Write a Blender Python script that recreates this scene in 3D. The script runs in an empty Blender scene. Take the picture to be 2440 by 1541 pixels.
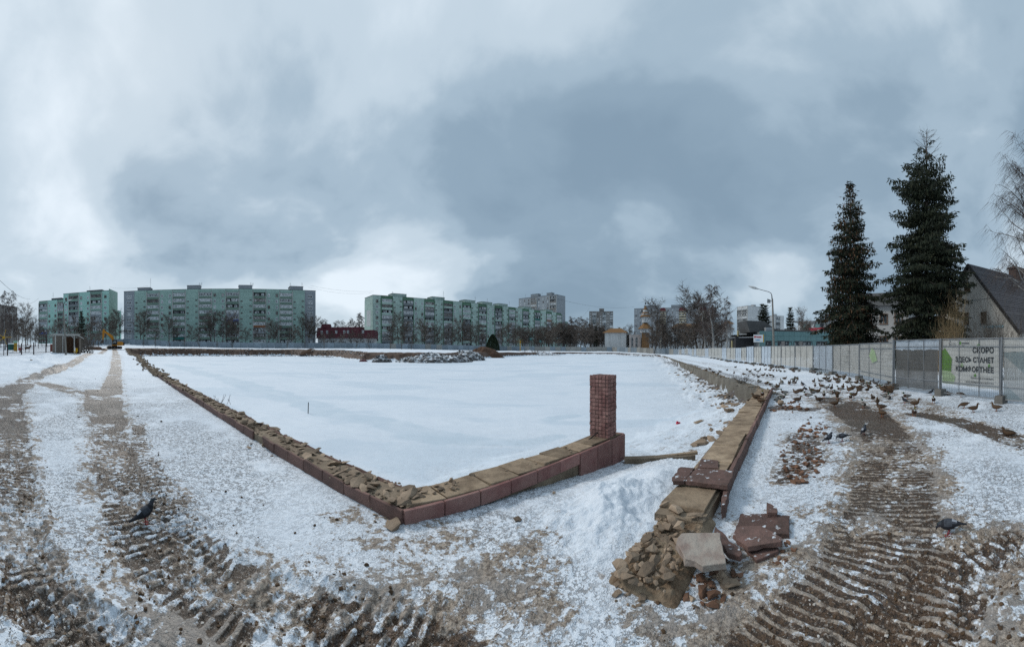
import bpy, bmesh, math, random
import numpy as np
from mathutils import Vector, Matrix
random.seed(7)
R = math.radians
SC = bpy.context.scene
COL = SC.collection

# ------------------------------------------------------------------ camera (stitched cylindrical panorama, level, eye 1.75 m)
FPX, CX, HZ, EYE = 819.0, 1220.0, 827.0, 1.75
cam = bpy.data.cameras.new("camera")
cam.type = 'PANO'
cam.panorama_type = 'CENTRAL_CYLINDRICAL'
cam.central_cylindrical_radius = 1.0
cam.central_cylindrical_range_u_min = -1220 / FPX
cam.central_cylindrical_range_u_max = 1220 / FPX
cam.central_cylindrical_range_v_min = -(1541 - HZ) / FPX
cam.central_cylindrical_range_v_max = HZ / FPX
cam.clip_start = 0.05
cam.clip_end = 6000
co = bpy.data.objects.new("camera", cam)
co.location = (0, 0, EYE)
co.rotation_euler = (R(90), 0, 0)
COL.objects.link(co)
SC.camera = co

# ------------------------------------------------------------------ sky (heavy broken cloud) and sun
SUN_AZ, SUN_EL = R(-62), R(42)          # azimuth measured clockwise from the view axis (+Y)
wd = bpy.data.worlds.new("World"); SC.world = wd; wd.use_nodes = True
nt = wd.node_tree; nt.nodes.clear()
class NG:
    """small helper to write node graphs"""
    def __init__(s, tree): s.t = tree
    def n(s, kind, **kw):
        nd = s.t.nodes.new(kind)
        for k, v in kw.items():
            if k in ('ins',):
                for i, val in v.items():
                    if hasattr(val, 'is_output') or isinstance(val, bpy.types.NodeSocket): s.t.links.new(val, nd.inputs[i])
                    else: nd.inputs[i].default_value = val
            else: setattr(nd, k, v)
        return nd
    def math(s, op, a, b=None, clamp=False):
        nd = s.t.nodes.new('ShaderNodeMath'); nd.operation = op; nd.use_clamp = clamp
        for i, v in enumerate((a, b)):
            if v is None: continue
            if isinstance(v, bpy.types.NodeSocket): s.t.links.new(v, nd.inputs[i])
            else: nd.inputs[i].default_value = v
        return nd.outputs[0]
    def vmath(s, op, a, b=None):
        nd = s.t.nodes.new('ShaderNodeVectorMath'); nd.operation = op
        for i, v in enumerate((a, b)):
            if v is None: continue
            if isinstance(v, bpy.types.NodeSocket): s.t.links.new(v, nd.inputs[i])
            else: nd.inputs[i].default_value = v
        return nd.outputs['Value'] if op in ('DOT_PRODUCT', 'LENGTH', 'DISTANCE') else nd.outputs[0]
    def noise(s, vec, scale, detail=4, rough=.55, dist=0.0, col=False):
        nd = s.t.nodes.new('ShaderNodeTexNoise')
        if vec is not None: s.t.links.new(vec, nd.inputs['Vector'])
        nd.inputs['Scale'].default_value = scale; nd.inputs['Detail'].default_value = detail
        nd.inputs['Roughness'].default_value = rough; nd.inputs['Distortion'].default_value = dist
        return nd.outputs['Color' if col else 'Fac']
    def mapr(s, v, a, b, c=0.0, d=1.0, smooth=False):
        nd = s.t.nodes.new('ShaderNodeMapRange'); nd.clamp = True
        if smooth: nd.interpolation_type = 'SMOOTHSTEP'
        s.t.links.new(v, nd.inputs[0])
        for i, x in enumerate((a, b, c, d)): nd.inputs[1 + i].default_value = x
        return nd.outputs[0]
    def mix(s, f, a, b, blend='MIX'):
        nd = s.t.nodes.new('ShaderNodeMix'); nd.data_type = 'RGBA'; nd.blend_type = blend
        for i, v in ((0, f), (6, a), (7, b)):
            if isinstance(v, bpy.types.NodeSocket): s.t.links.new(v, nd.inputs[i])
            elif i == 0: nd.inputs[0].default_value = v
            else: nd.inputs[i].default_value = (*v, 1) if len(v) == 3 else v
        return nd.outputs[2]
    def comb(s, x, y, z):
        nd = s.t.nodes.new('ShaderNodeCombineXYZ')
        for i, v in enumerate((x, y, z)):
            if isinstance(v, bpy.types.NodeSocket): s.t.links.new(v, nd.inputs[i])
            else: nd.inputs[i].default_value = v
        return nd.outputs[0]
    def sep(s, v):
        nd = s.t.nodes.new('ShaderNodeSeparateXYZ'); s.t.links.new(v, nd.inputs[0]); return nd.outputs
    def attr(s, name, out='Fac'):
        nd = s.t.nodes.new('ShaderNodeAttribute'); nd.attribute_name = name; return nd.outputs[out]

g = NG(nt)
tc = g.n('ShaderNodeTexCoord').outputs['Generated']
dirv = g.vmath('NORMALIZE', tc)
sx, sy, sz = g.sep(dirv)
# clouds as a layer seen in perspective
zc = g.math('MAXIMUM', sz, 0.0)
den = g.math('ADD', zc, 0.5)
cp = g.comb(g.math('DIVIDE', sx, den), g.math('DIVIDE', sy, den), g.math('MULTIPLY', sz, 0.6))
warp = g.noise(cp, 1.0, 3, .5, 0, True)
cpw = g.vmath('ADD', cp, g.vmath('MULTIPLY', g.vmath('SUBTRACT', warp, (0.5, 0.5, 0.5)), (0.45, 0.45, 0.45)))
cpo = g.vmath('ADD', cpw, (3.4, 2.3, 0.4))
n1 = g.noise(cpo, 1.35, 5, .47)
n2 = g.noise(g.vmath('ADD', cpw, (11.2, 4.1, 7.7)), 3.4, 6, .6)
nz = g.math('ADD', g.math('MULTIPLY', n1, .83), g.math('MULTIPLY', n2, .17))
sunv = (math.sin(SUN_AZ) * math.cos(SUN_EL), math.cos(SUN_AZ) * math.cos(SUN_EL), math.sin(SUN_EL))
sd = g.vmath('DOT_PRODUCT', dirv, sunv)
lobe = g.mapr(sd, 0.35, 1.0, 0, 1, True)               # thin cloud round the hidden sun
# gap of lighter cloud low over the flats on the sun's side
az0 = (math.sin(R(-40)), math.cos(R(-40)), 0.10)
low = g.mapr(g.vmath('DOT_PRODUCT', dirv, Vector(az0).normalized()), .80, .99, 0, 1, True)
low = g.math('MULTIPLY', low, g.mapr(sz, .12, .26, 1, 0, True))
v = g.math('ADD', nz, g.math('MULTIPLY', lobe, .115))
v = g.math('SUBTRACT', g.math('ADD', v, g.math('MULTIPLY', low, .19)), .028)
v = g.math('ADD', v, g.math('MULTIPLY', g.mapr(sz, .10, .75, 0, 1, True), .035))
ramp = nt.nodes.new('ShaderNodeValToRGB'); nt.links.new(v, ramp.inputs[0])
cr = ramp.color_ramp; cr.interpolation = 'EASE'
cr.elements[0].position = .40; cr.elements[0].color = (.215, .305, .395, 1)
cr.elements[1].position = .76; cr.elements[1].color = (.72, .805, .88, 1)
for p, c in ((.49, (.255, .352, .445, 1)), (.56, (.345, .450, .545, 1)), (.635, (.50, .60, .685, 1))):
    e = cr.elements.new(p); e.color = c
sky = g.n('ShaderNodeTexSky', sky_type='NISHITA', sun_disc=False, sun_elevation=SUN_EL, sun_rotation=SUN_AZ)
skyc = g.vmath('MULTIPLY', sky.outputs[0], (.07, .07, .07))
colr = g.mix(.94, skyc, ramp.outputs[0])
bg = g.n('ShaderNodeBackground'); nt.links.new(colr, bg.inputs[0]); bg.inputs[1].default_value = 1.0
nt.links.new(bg.outputs[0], g.n('ShaderNodeOutputWorld').inputs[0])

sun = bpy.data.lights.new("sun", 'SUN'); sun.energy = 1.4; sun.angle = R(14); sun.color = (1.0, .96, .90)
so = bpy.data.objects.new("sun", sun)
so.rotation_euler = Vector(sunv).to_track_quat('Z', 'Y').to_euler()
COL.objects.link(so)

SC.view_settings.view_transform = 'Standard'; SC.view_settings.look = 'None'
SC.view_settings.exposure = 0.2; SC.view_settings.gamma = 1.0
SC.render.engine = 'CYCLES'
SC.cycles.use_denoising = False
SC.cycles.max_bounces = 5; SC.cycles.diffuse_bounces = 2; SC.cycles.glossy_bounces = 2
SC.cycles.transparent_max_bounces = 16; SC.cycles.transmission_bounces = 3
SC.cycles.caustics_reflective = False; SC.cycles.caustics_refractive = False

# ------------------------------------------------------------------ helpers
def th(px): return (px - CX) / FPX
def pol(px, r, z=0.0):
    a = th(px); return Vector((r * math.sin(a), r * math.cos(a), z))
def gp(px, py, z=0.0):
    """point of height z that lies on the sight line of photo pixel (px, py)"""
    return pol(px, FPX * (EYE - z) / (py - HZ), z)
def tag(o, label=None, cat=None, group=None, kind=None):
    if label: o['label'] = label
    if cat: o['category'] = cat
    if group: o['group'] = group
    if kind: o['kind'] = kind
    return o
def empty(name, loc=(0, 0, 0), rz=0.0, parent=None):
    o = bpy.data.objects.new(name, None); o.location = loc; o.rotation_euler = (0, 0, rz)
    o.empty_display_size = .1
    COL.objects.link(o)
    if parent: o.parent = parent
    return o
def link(name, me, parent=None, loc=None, rz=None, scale=None):
    o = bpy.data.objects.new(name, me); COL.objects.link(o)
    if parent: o.parent = parent
    if loc is not None: o.location = loc
    if rz is not None: o.rotation_euler = (0, 0, rz) if not hasattr(rz, '__len__') else rz
    if scale is not None: o.scale = (scale,) * 3 if not hasattr(scale, '__len__') else scale
    return o
def copy_tree(o, parent=None):
    c = o.copy(); COL.objects.link(c); c.parent = parent
    for ch in list(o.children): copy_tree(ch, c)
    return c

class MB:
    def __init__(s): s.v = []; s.f = []; s.m = []; s.smooth = False
    def add(s, vs, fs, m=0):
        b = len(s.v); s.v += [tuple(p) for p in vs]
        for f in fs: s.f.append([b + i for i in f]); s.m.append(m)
        return s
    def box(s, c, d, m=0, rz=0.0, M=None, taper=1.0):
        x, y, z = d[0] / 2, d[1] / 2, d[2] / 2
        vs = [Vector(p) for p in ((-x, -y, -z), (x, -y, -z), (x, y, -z), (-x, y, -z), (-x * taper, -y * taper, z), (x * taper, -y * taper, z), (x * taper, y * taper, z), (-x * taper, y * taper, z))]
        if M is not None: vs = [M @ p for p in vs]
        if rz:
            q = Matrix.Rotation(rz, 3, 'Z'); vs = [q @ p for p in vs]
        c = Vector(c); vs = [p + c for p in vs]
        return s.add(vs, [(0, 3, 2, 1), (4, 5, 6, 7), (0, 1, 5, 4), (1, 2, 6, 5), (2, 3, 7, 6), (3, 0, 4, 7)], m)
    def bb(s, a, b, m=0):
        """axis box from corner a to corner b"""
        return s.box([(p + q) / 2 for p, q in zip(a, b)], [abs(q - p) for p, q in zip(a, b)], m)
    def bar(s, a, b, w, h=None, m=0):
        a, b = Vector(a), Vector(b); d = b - a; L = d.length
        if L < 1e-6: return s
        q = d.to_track_quat('Z', 'Y').to_matrix()
        return s.box((a + b) / 2, (w, h or w, L), m, M=q)
    def tube(s, pts, rad, n=6, m=0, cap=True):
        pts = [Vector(p) for p in pts]
        if not hasattr(rad, '__len__'): rad = [rad] * len(pts)
        b = len(s.v); prev = None
        for i, p in enumerate(pts):
            d = (pts[min(i + 1, len(pts) - 1)] - pts[max(i - 1, 0)])
            d = d.normalized() if d.length > 1e-9 else Vector((0, 0, 1))
            if prev is None: u = d.orthogonal().normalized()
            else:
                u = prev - d * prev.dot(d)
                u = u.normalized() if u.length > 1e-6 else d.orthogonal().normalized()
            prev = u; w = d.cross(u)
            for k in range(n):
                a = 2 * math.pi * k / n
                s.v.append(tuple(p + (u * math.cos(a) + w * math.sin(a)) * rad[i]))
        for i in range(len(pts) - 1):
            for k in range(n):
                s.f.append([b + i * n + k, b + i * n + (k + 1) % n, b + (i + 1) * n + (k + 1) % n, b + (i + 1) * n + k]); s.m.append(m)
        if cap and n > 2:
            s.f.append([b + k for k in range(n)][::-1]); s.m.append(m)
            e = b + (len(pts) - 1) * n; s.f.append([e + k for k in range(n)]); s.m.append(m)
        return s
    def mesh(s, name, mats, smooth=False):
        me = bpy.data.meshes.new(name); me.from_pydata(s.v, [], s.f)
        for m in (mats if isinstance(mats, (list, tuple)) else [mats]): me.materials.append(m)
        if any(s.m): me.polygons.foreach_set('material_index', s.m)
        if smooth or s.smooth: me.polygons.foreach_set('use_smooth', [True] * len(s.f))
        me.update(); return me
    def build(s, name, mats, parent=None, loc=None, rz=None, smooth=False):
        return link(name, s.mesh(name, mats, smooth), parent, loc, rz)

def mat(name, col, rough=.8, var=.25, scale=3.0, bump=0.0, bscale=20.0, col2=None, spec=.3, metal=0.0, obj=True, detail=5, streak=False, snow=0.0, rnd=0.0):
    """plain weathered paint / stone / metal: base colour with noise towards col2, bump, optional rain streaks and per-object shade"""
    m = bpy.data.materials.new(name); m.use_nodes = True
    t = m.node_tree; b = t.nodes['Principled BSDF']; g = NG(t)
    tcn = t.nodes.new('ShaderNodeTexCoord'); vec = tcn.outputs['Object' if obj else 'Generated']
    if not obj: vec = t.nodes.new('ShaderNodeNewGeometry').outputs['Position']
    c2 = col2 or tuple(c * .55 for c in col)
    n = g.noise(vec, scale, detail, .62)
    f = g.mapr(n, .5 - .25, .5 + .25, 0, 1)
    c = g.mix(g.math('MULTIPLY', f, min(1.0, var * 2)), col, c2)
    if streak:
        sv = g.vmath('MULTIPLY', vec, (1, 1, .07))
        sn = g.mapr(g.noise(sv, 1.3, 5, .65), .45, .75, 0, .55)
        c = g.mix(sn, c, tuple(x * .45 for x in col))
    if rnd:
        oi = t.nodes.new('ShaderNodeObjectInfo')
        k = g.mapr(oi.outputs['Random'], 0, 1, 1 - rnd, 1 + rnd)
        c = g.vmath('MULTIPLY', c, g.comb(k, k, k))
    if snow:
        nrm = t.nodes.new('ShaderNodeNewGeometry')
        nzz = g.sep(nrm.outputs['Normal'])[2]
        sm = g.math('MULTIPLY', g.mapr(nzz, .55, .85), g.mapr(g.noise(vec, scale * 1.7, 4), .62 - snow * .3, .70 - snow * .3))
        c = g.mix(sm, c, (.72, .76, .80))
    t.links.new(c, b.inputs['Base Color'])
    b.inputs['Roughness'].default_value = rough; b.inputs['Metallic'].default_value = metal
    b.inputs['Specular IOR Level'].default_value = spec
    if bump:
        bn = t.nodes.new('ShaderNodeBump'); bn.inputs['Strength'].default_value = bump; bn.inputs['Distance'].default_value = .02
        t.links.new(g.noise(vec, bscale, 6, .65), bn.inputs['Height']); t.links.new(bn.outputs[0], b.inputs['Normal'])
    return m

# numpy value noise
def _hash(ix, iy, seed):
    h = (ix.astype(np.int64) * 374761393 + iy.astype(np.int64) * 668265263 + seed * 974711) & 0xffffffff
    h = ((h ^ (h >> 13)) * 1274126177) & 0xffffffff
    return ((h ^ (h >> 16)) & 0xffff) / 65535.0
def vnoise(x, y, seed=0):
    ix, iy = np.floor(x), np.floor(y); fx, fy = x - ix, y - iy
    ux, uy = fx * fx * (3 - 2 * fx), fy * fy * (3 - 2 * fy)
    a, b_, c, d = _hash(ix, iy, seed), _hash(ix + 1, iy, seed), _hash(ix, iy + 1, seed), _hash(ix + 1, iy + 1, seed)
    return (a * (1 - ux) + b_ * ux) * (1 - uy) + (c * (1 - ux) + d * ux) * uy
def fbm(x, y, oct=4, seed=0, rough=.5):
    s = 0; a = 1; t = 0
    for o in range(oct):
        s = s + a * vnoise(x * 2 ** o + 17.3 * o, y * 2 ** o - 9.1 * o, seed + o); t += a; a *= rough
    return s / t
def sstep(a, b, x):
    t = np.clip((x - a) / (b - a), 0, 1); return t * t * (3 - 2 * t)
# ------------------------------------------------------------------ terrain
ICE = -1.2
C0 = np.array([-1.05, 3.21])                                   # outer corner of the two near parapets
DL = np.array([math.sin(R(-65.8)), math.cos(R(-65.8))]); NL = np.array([-DL[1] * -1, -DL[0]]) ; NL = np.array([.41, .912])
DN = np.array([math.sin(R(47.5)), math.cos(R(47.5))]); NN = np.array([-DN[1], DN[0]])
LN = 4.20                                                      # near parapet length
PA = np.array([1.06, 2.04]); DP = np.array([math.sin(R(46.7)), math.cos(R(46.7))]); NP_ = np.array([-DP[1], DP[0]]); LP = 10.75
W0 = np.array([8.9, 9.9]); DW = np.array([math.sin(R(22.1)), math.cos(R(22.1))]); NW = np.array([-DW[1], DW[0]]); LW = 88.0
LL = 112.0
_rb = []
def _c(p, z): _rb.append((p[0], p[1], z))
for p, z in (((0, 0), 0), ((0, -25), 0), ((-25, -15), 0), ((25, -15), 0), ((-15, 3), 0), ((-6, 1), 0), ((6, 3), 0), ((-40.6, 5.7), .75), ((-42.7, 12.6), .95),
             ((-30, 16), 0), ((-60, 30), .15), ((-89.7, 39.5), 1.1), ((-123, 58), 2.9), ((-51.8, 125.7), 1.25), ((6, 164), -.05), ((47, 157), -.3),
             ((56, 107), -1.0), ((36.8, 55.5), -.43), ((26, 51.8), -.38), ((14.4, 23), -.17), ((22, 23.4), -.12), ((12, 6), 0), ((10.6, 1.6), 0), ((-1, 3.2), 0), ((2.2, 3.1), 0),
             ((41.8, 90.9), -.65), ((-113, 123), 3), ((-166, 70), 3.6), ((-70, 164), 1.5), ((39, 272), 0), ((100, 250), 0), ((150, 100), -.8),
             ((-260, 50), 4), ((-260, 260), 3), ((0, 400), 0), ((250, 250), -.5), ((150, -80), 0), ((-150, -120), 1), ((30, 20), -.1), ((45, 10), 0), ((70, 60), -.5)):
    _c(p, z)
_c(pol(900, 82), .75); _c(pol(1000, 82), .75); _c(pol(600, 128), 1.25); _c(pol(420, 125), 1.7); _c(pol(330, 120), 1.45); _c(pol(1150, 105), .25); _c(pol(1500, 135), -.6); _c(pol(1350, 148), -.2)
_rb = np.array(_rb)
def _phi(r2): return .5 * r2 * np.log(r2 + 1e-9)
_d2 = ((_rb[:, None, :2] - _rb[None, :, :2]) ** 2).sum(-1)
_N = len(_rb); _A = np.zeros((_N + 3, _N + 3)); _A[:_N, :_N] = _phi(_d2) + np.eye(_N) * 8.0
_A[:_N, _N] = 1; _A[:_N, _N + 1:] = _rb[:, :2]; _A[_N, :_N] = 1; _A[_N + 1:, :_N] = _rb[:, :2].T
_w = np.linalg.solve(_A, np.r_[_rb[:, 2], 0, 0, 0])
def terrain_raw(x, y):
    r = np.hypot(x, y); k = np.minimum(1.0, 320.0 / np.maximum(r, 1e-6)); xs, ys = x * k, y * k
    z = _w[_N] + _w[_N + 1] * xs + _w[_N + 2] * ys
    for i in range(_N):
        z = z + _w[i] * _phi((xs - _rb[i, 0]) ** 2 + (ys - _rb[i, 1]) ** 2)
    return z * sstep(4, 14, r) * 1.0

# pond outline (counter-clockwise from the near corner), with the kind of bank on each side
def _pt(p): return (float(p[0]), float(p[1]))
_far = [(1560, 108), (1500, 126), (1460, 134), (1347, 134), (1250, 116), (1166, 97), (1110, 80), (1070, 72), (870, 75), (802, 104), (695, 117), (530, 118), (400, 118), (335, 116)]
_u = .25
_M = np.linalg.solve(np.array([[DL[0], -DN[0]], [DL[1], -DN[1]]]), (C0 + NN * _u) - (C0 + NL * _u))
_corner = C0 + NL * _u + DL * _M[0]
POND = [_pt(_corner), _pt(C0 + DN * LN + NN * _u), _pt(PA + DP * 2.9 + NP_ * .5), _pt(PA + DP * 10.2 + NP_ * .3), _pt(W0 + NW * -.05), _pt(W0 + DW * LW)]
KIND = ['near', 'gap', 'para', 'para', 'wall', 'far']
POND += [_pt(pol(*q)) for q in _far]; KIND += ['far'] * len(_far)
POND.append(_pt(C0 + DL * LL + NL * _u)); KIND[-1] = 'far'; KIND.append('left')
POND_A = np.array(POND)
def seg_dist(x, y, a, b):
    ax, ay = a; bx, by = b; dx, dy = bx - ax, by - ay; L2 = dx * dx + dy * dy
    t = np.clip(((x - ax) * dx + (y - ay) * dy) / L2, 0, 1)
    return np.hypot(x - ax - t * dx, y - ay - t * dy), t
def pond_field(x, y):
    ins = np.zeros(x.shape, bool); dk = {k: np.full(x.shape, 1e9) for k in ('near', 'gap', 'para', 'wall', 'far', 'left')}
    n = len(POND)
    for i in range(n):
        a, b = POND[i], POND[(i + 1) % n]
        d, _ = seg_dist(x, y, a, b); dk[KIND[i]] = np.minimum(dk[KIND[i]], d)
        c = ((a[1] > y) != (b[1] > y)) & (x < (b[0] - a[0]) * (y - a[1]) / (b[1] - a[1] + 1e-12) + a[0])
        ins ^= c
    return ins, dk
def polyline(x, y, pts):
    """distance, arc length and local half width along a px polyline of (px, py, halfwidth)"""
    P = [(*gp(q[0], q[1])[:2], q[2]) for q in pts]
    best = np.full(x.shape, 1e9); S = np.zeros(x.shape); W = np.full(x.shape, .4); side = np.zeros(x.shape); acc = 0
    for a, b in zip(P[:-1], P[1:]):
        d, t = seg_dist(x, y, a[:2], b[:2]); L = math.hypot(b[0] - a[0], b[1] - a[1]); m = d < best
        best[m] = d[m]; S[m] = (acc + t * L)[m]; W[m] = (a[2] + (b[2] - a[2]) * t)[m]; acc += L
    return best, S, W
TRACKS = [  # (px, py, half width m) ...,  mud, tread depth, dirt
    ([(270, 836.5, .9), (277, 850, .7), (276, 880, .52), (268, 915, .5), (256, 960, .5), (252, 1000, .42), (262, 1060, .40), (285, 1130, .40), (318, 1200, .40), (368, 1290, .42), (452, 1370, .42), (590, 1440, .42), (770, 1515, .45), (980, 1640, .5)], 1.0, .030, .55),
    ([(330, 1010, .16), (335, 1080, .20), (370, 1150, .25), (420, 1230, .22), (500, 1310, .2)], .7, .022, .4),
    ([(262, 838, .8), (232, 850, .65), (190, 866, .55), (150, 880, .7), (100, 897, .7), (55, 915, .7), (0, 945, .8), (-80, 985, .8)], .95, .02, .5),
    ([(230, 930, .55), (240, 975, .55), (262, 1010, .45)], 1.0, .01, .5),
    ([(60, 905, .5), (160, 930, .5), (235, 945, .5)], .75, .01, .5),
    ([(-60, 905, .8), (10, 945, .7), (28, 1000, .40), (30, 1090, .34), (30, 1190, .30), (45, 1290, .28), (90, 1390, .28), (170, 1500, .3), (260, 1620, .3)], .85, .028, .6),
    ([(-60, 1420, .2), (60, 1440, .2), (180, 1470, .2), (300, 1541, .2)], .7, .02, .5),
    ([(1990, 952, .7), (2060, 990, .7), (2110, 1040, .60), (2130, 1110, .60), (2130, 1200, .60), (2120, 1290, .58), (2080, 1380, .55), (2010, 1480, .55), (1930, 1620, .6)], .95, .008, .9),
    ([(2180, 985, .25), (2280, 1002, .30), (2370, 1030, .35), (2460, 1062, .35)], .8, .008, .6),
    ([(2500, 1270, .25), (2400, 1300, .30), (2310, 1350, .36), (2240, 1420, .38), (2180, 1510, .40), (2120, 1640, .4)], .9, .026, .7),
    ([(1860, 940, .7), (1950, 930, .8), (2050, 935, .9), (2150, 955, .6), (2250, 985, .4)], .35, .0, .7),
    ([(1905, 1040, .35), (1930, 1075, .32), (1900, 1110, .28), (1870, 1140, .2)], .55, .0, .6),
    ([(1860, 970, .4), (1930, 975, .4)], .7, .0, .4),
    ([(1585, 850, .5), (1640, 862, .5), (1700, 878, .5), (1770, 898, .45), (1830, 915, .4)], .55, .0, .6),
    ([(1610, 848, .8), (1680, 860, .7), (1780, 882, .7), (1850, 900, .7)], .35, .0, .6),
    ([(1630, 1010, .2), (1660, 1040, .25)], .0, .0, .0),
    ([(700, 1440, .3), (860, 1500, .4), (1050, 1541, .5)], .25, .02, .6),
]
WET = [[(400, 868, 1.2), (500, 893, 1.3), (620, 925, 1.2), (700, 952, 1.0), (800, 985, .9), (900, 1005, .9), (980, 1030, .8), (1060, 1050, .5)], [(1010, 1030, .5), (1120, 1050, .7), (1250, 1055, .5), (1330, 1040, .3)], [(430, 862, .8), (470, 860, .7)], [(1310, 1000, .5), (1370, 990, .4)], [(620, 862, 1.5), (900, 868, 1.2), (1300, 866, 1.2), (1480, 862, 1.0)]]
def ground_fields(x, y):
    r = np.hypot(x, y)
    zt = terrain_raw(x, y)
    zt = zt + (fbm(x * .12, y * .12, 3, 5) - .5) * .25 * sstep(12, 40, r)
    # dip of the way down to the pond beside the brick pillar
    vx, vy = x - C0[0], y - C0[1]
    s = vx * DN[0] + vy * DN[1]; n = vx * NN[0] + vy * NN[1]
    zt = zt - .34 * np.clip(s / LN, 0, 1.4) ** 1.3 * np.exp(-np.maximum(0, np.abs(n) - .15) ** 2 / (2 * .55 ** 2)) * sstep(9, 6.5, r)
    mx, my = gp(1470, 1165, .1)[:2]
    lump = fbm(x * 3.1, y * 3.1, 4, 21)
    zt = zt + (.09 + .34 * (lump - .35)) * np.exp(-((x - mx) ** 2 + (y - my) ** 2) / (2 * .46 ** 2))
    mx, my = gp(1560, 1115, .0)[:2]
    zt = zt + (.02 + .16 * (lump - .35)) * np.exp(-((x - mx) ** 2 + (y - my) ** 2) / (2 * .45 ** 2))
    mx, my = gp(1330, 1230, .0)[:2]
    zt = zt + .05 * np.exp(-((x - mx) ** 2 + (y - my) ** 2) / (2 * .5 ** 2)) * lump
    mx, my = gp(1440, 1270, .0)[:2]
    zt = zt + (.03 + .26 * (lump - .38)) * np.exp(-((x - mx) ** 2 + (y - my) ** 2) / (2 * .38 ** 2))
    # ploughed snow heaps beyond the left track
    hp = np.exp(-(((x + 30) / 9) ** 2 + ((y - 6.2) / 2.6) ** 2)) + .8 * np.exp(-(((x + 38) / 6) ** 2 + ((y - 9.5) / 2.4) ** 2)) + .5 * np.exp(-(((x + 20) / 5) ** 2 + ((y - 3.2) / 1.6) ** 2))
    zt = zt + hp * (.10 + .75 * (fbm(x * .55, y * .9, 4, 33) - .28))
    # low snow bank along the far fence
    ins, dk = pond_field(x, y)
    zt = zt + np.where(~ins, .35 * np.exp(-((dk['far'] - 6) / 4) ** 2) * fbm(x * .2, y * .2, 3, 71), 0)
    nb = fbm(x * .9, y * .9, 4, 11)
    rub = fbm(x * 1.6, y * 1.6, 4, 12)
    # inside the pond
    zi = np.full(x.shape, ICE)
    zi = np.maximum(zi, zt - .25 - dk['near'] * 1.1)
    zi = np.maximum(zi, zt - .22 - dk['left'] * 1.2)
    zi = np.maximum(zi, -.36 - dk['gap'] * .22 + (rub - .5) * .10)
    zi = np.maximum(zi, -.25 - dk['para'] * .24 + (rub - .5) * .22)
    wl = sstep(0, 1.2, dk['wall'])
    zi = np.maximum(zi, -.72 - dk['wall'] * .22 * (1 + .9 * (fbm(x * .35, y * .35, 3, 14) - .5)) + (rub - .5) * .5)
    bank = zt - dk['far'] * (1.0 + .9 * (nb - .5)) + (rub - .5) * .5 * sstep(0, 1, dk['far'])
    zi = np.maximum(zi, bank)
    soft = fbm(x * .05, y * .05, 3, 44); zi = zi + (soft - .5) * .05
    z = np.where(ins, zi, zt)
    # ground kind fields
    mud = np.zeros(x.shape); dirt = np.zeros(x.shape); disp = np.zeros(x.shape)
    brk = fbm(x * 2.3, y * 2.3, 4, 51); fine = fbm(x * 9, y * 9, 3, 52); fb = fbm(x * .8, y * .8, 3, 58)
    for pts, mi, dep, di in TRACKS:
        d, S, W = polyline(x, y, pts)
        k = 1 - sstep(.72, 1.12, d / W + (brk - .5) * .55)
        kd = 1 - sstep(.8, 2.0, d / W + (brk - .5) * .7)
        if dep:
            ph = S / .092 + (vnoise(x * 1.2, y * 1.2, 61) - .5) * 1.2 + (vnoise(x * 7, y * 7, 63) - .5) * .35
            bid = np.floor(ph); fr = ph - bid
            rd = sstep(.0, .30, fr) * sstep(.85, .5, fr)                # pressed-up bar between two cleat marks
            pres = vnoise(bid * 3.7, d * 7 / W + S * .3, 62) * .62 + brk * .5 + (fine - .5) * .5 + (fb - .5) * .5
            rd = rd * sstep(.30, .52, pres)
            near = 1 - sstep(5.5, 9.5, r)
            disp += k * near * dep * .60 * (rd * 1.5 - .7 + (fine - .5) * 1.3)
            disp -= k * .018 * (1 - sstep(10, 16, r))
            disp += .022 * near * np.exp(-((d / W - 1.12) / .16) ** 2) * (brk + .1) * sstep(.35, .6, fine + .1)
            mm = k * mi * (1 - .80 * rd * near) * (.35 + 1.15 * sstep(.30, .62, brk * .5 + fb * .5))
        else: mm = k * mi
        mud = np.maximum(mud, mm); dirt = np.maximum(dirt, kd * di * .85 * (1 - .45 * sstep(8, 16, r))); mud = mud * (1 - .0)
    dirt = np.maximum(dirt, .62 * sstep(4.6, 2.4, r) * sstep(.31, .62, fbm(x * .8, y * .8, 3, 81)) * sstep(R(-85), R(-60), np.arctan2(x, y)))
    dirt = np.maximum(dirt, .62 * sstep(3.4, 2.2, r) * sstep(R(20), R(45), np.arctan2(x, y)))
    tramp = sstep(26, 9, r) * (1 - ins * 1.0) * (.42 + .58 * sstep(.34, .60, fbm(x * .55, y * .55, 3, 86)))                      # trodden, bird-tracked snow
    for q_, s_ in (((1470, 1165), .55), ((1440, 1250), .45), ((1550, 1120), .4)):
        mx, my = gp(*q_)[:2]; kk = np.exp(-((x - mx) ** 2 + (y - my) ** 2) / (2 * s_ ** 2)); tramp = tramp * (1 - .85 * kk); dirt = dirt * (1 - .8 * kk)
    disp += tramp * ((fbm(x * 7, y * 7, 4, 91, .6) - .5) * .035 + (brk - .5) * .03)
    disp += (sstep(2.0, 6.0, dk['wall'])) * 0
    rough_in = ins * np.exp(-np.minimum.reduce([dk['para'], dk['wall'], dk['gap']]) / 3.0)
    disp += rough_in * (fbm(x * 5, y * 5, 4, 92, .6) - .5) * .07
    dirt = np.maximum(dirt, rough_in * .42 * fbm(x * 1.2, y * 1.2, 4, 93))
    zb = np.where(ins, zi - ICE, 0)
    soil = np.where(ins, sstep(.15, .5, zb) * sstep(14, 3, dk['far']) * sstep(8, 30, r), 0)
    soil = soil * sstep(.25, .5, fbm(x * .5, y * .5, 4, 94) + .22)
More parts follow.
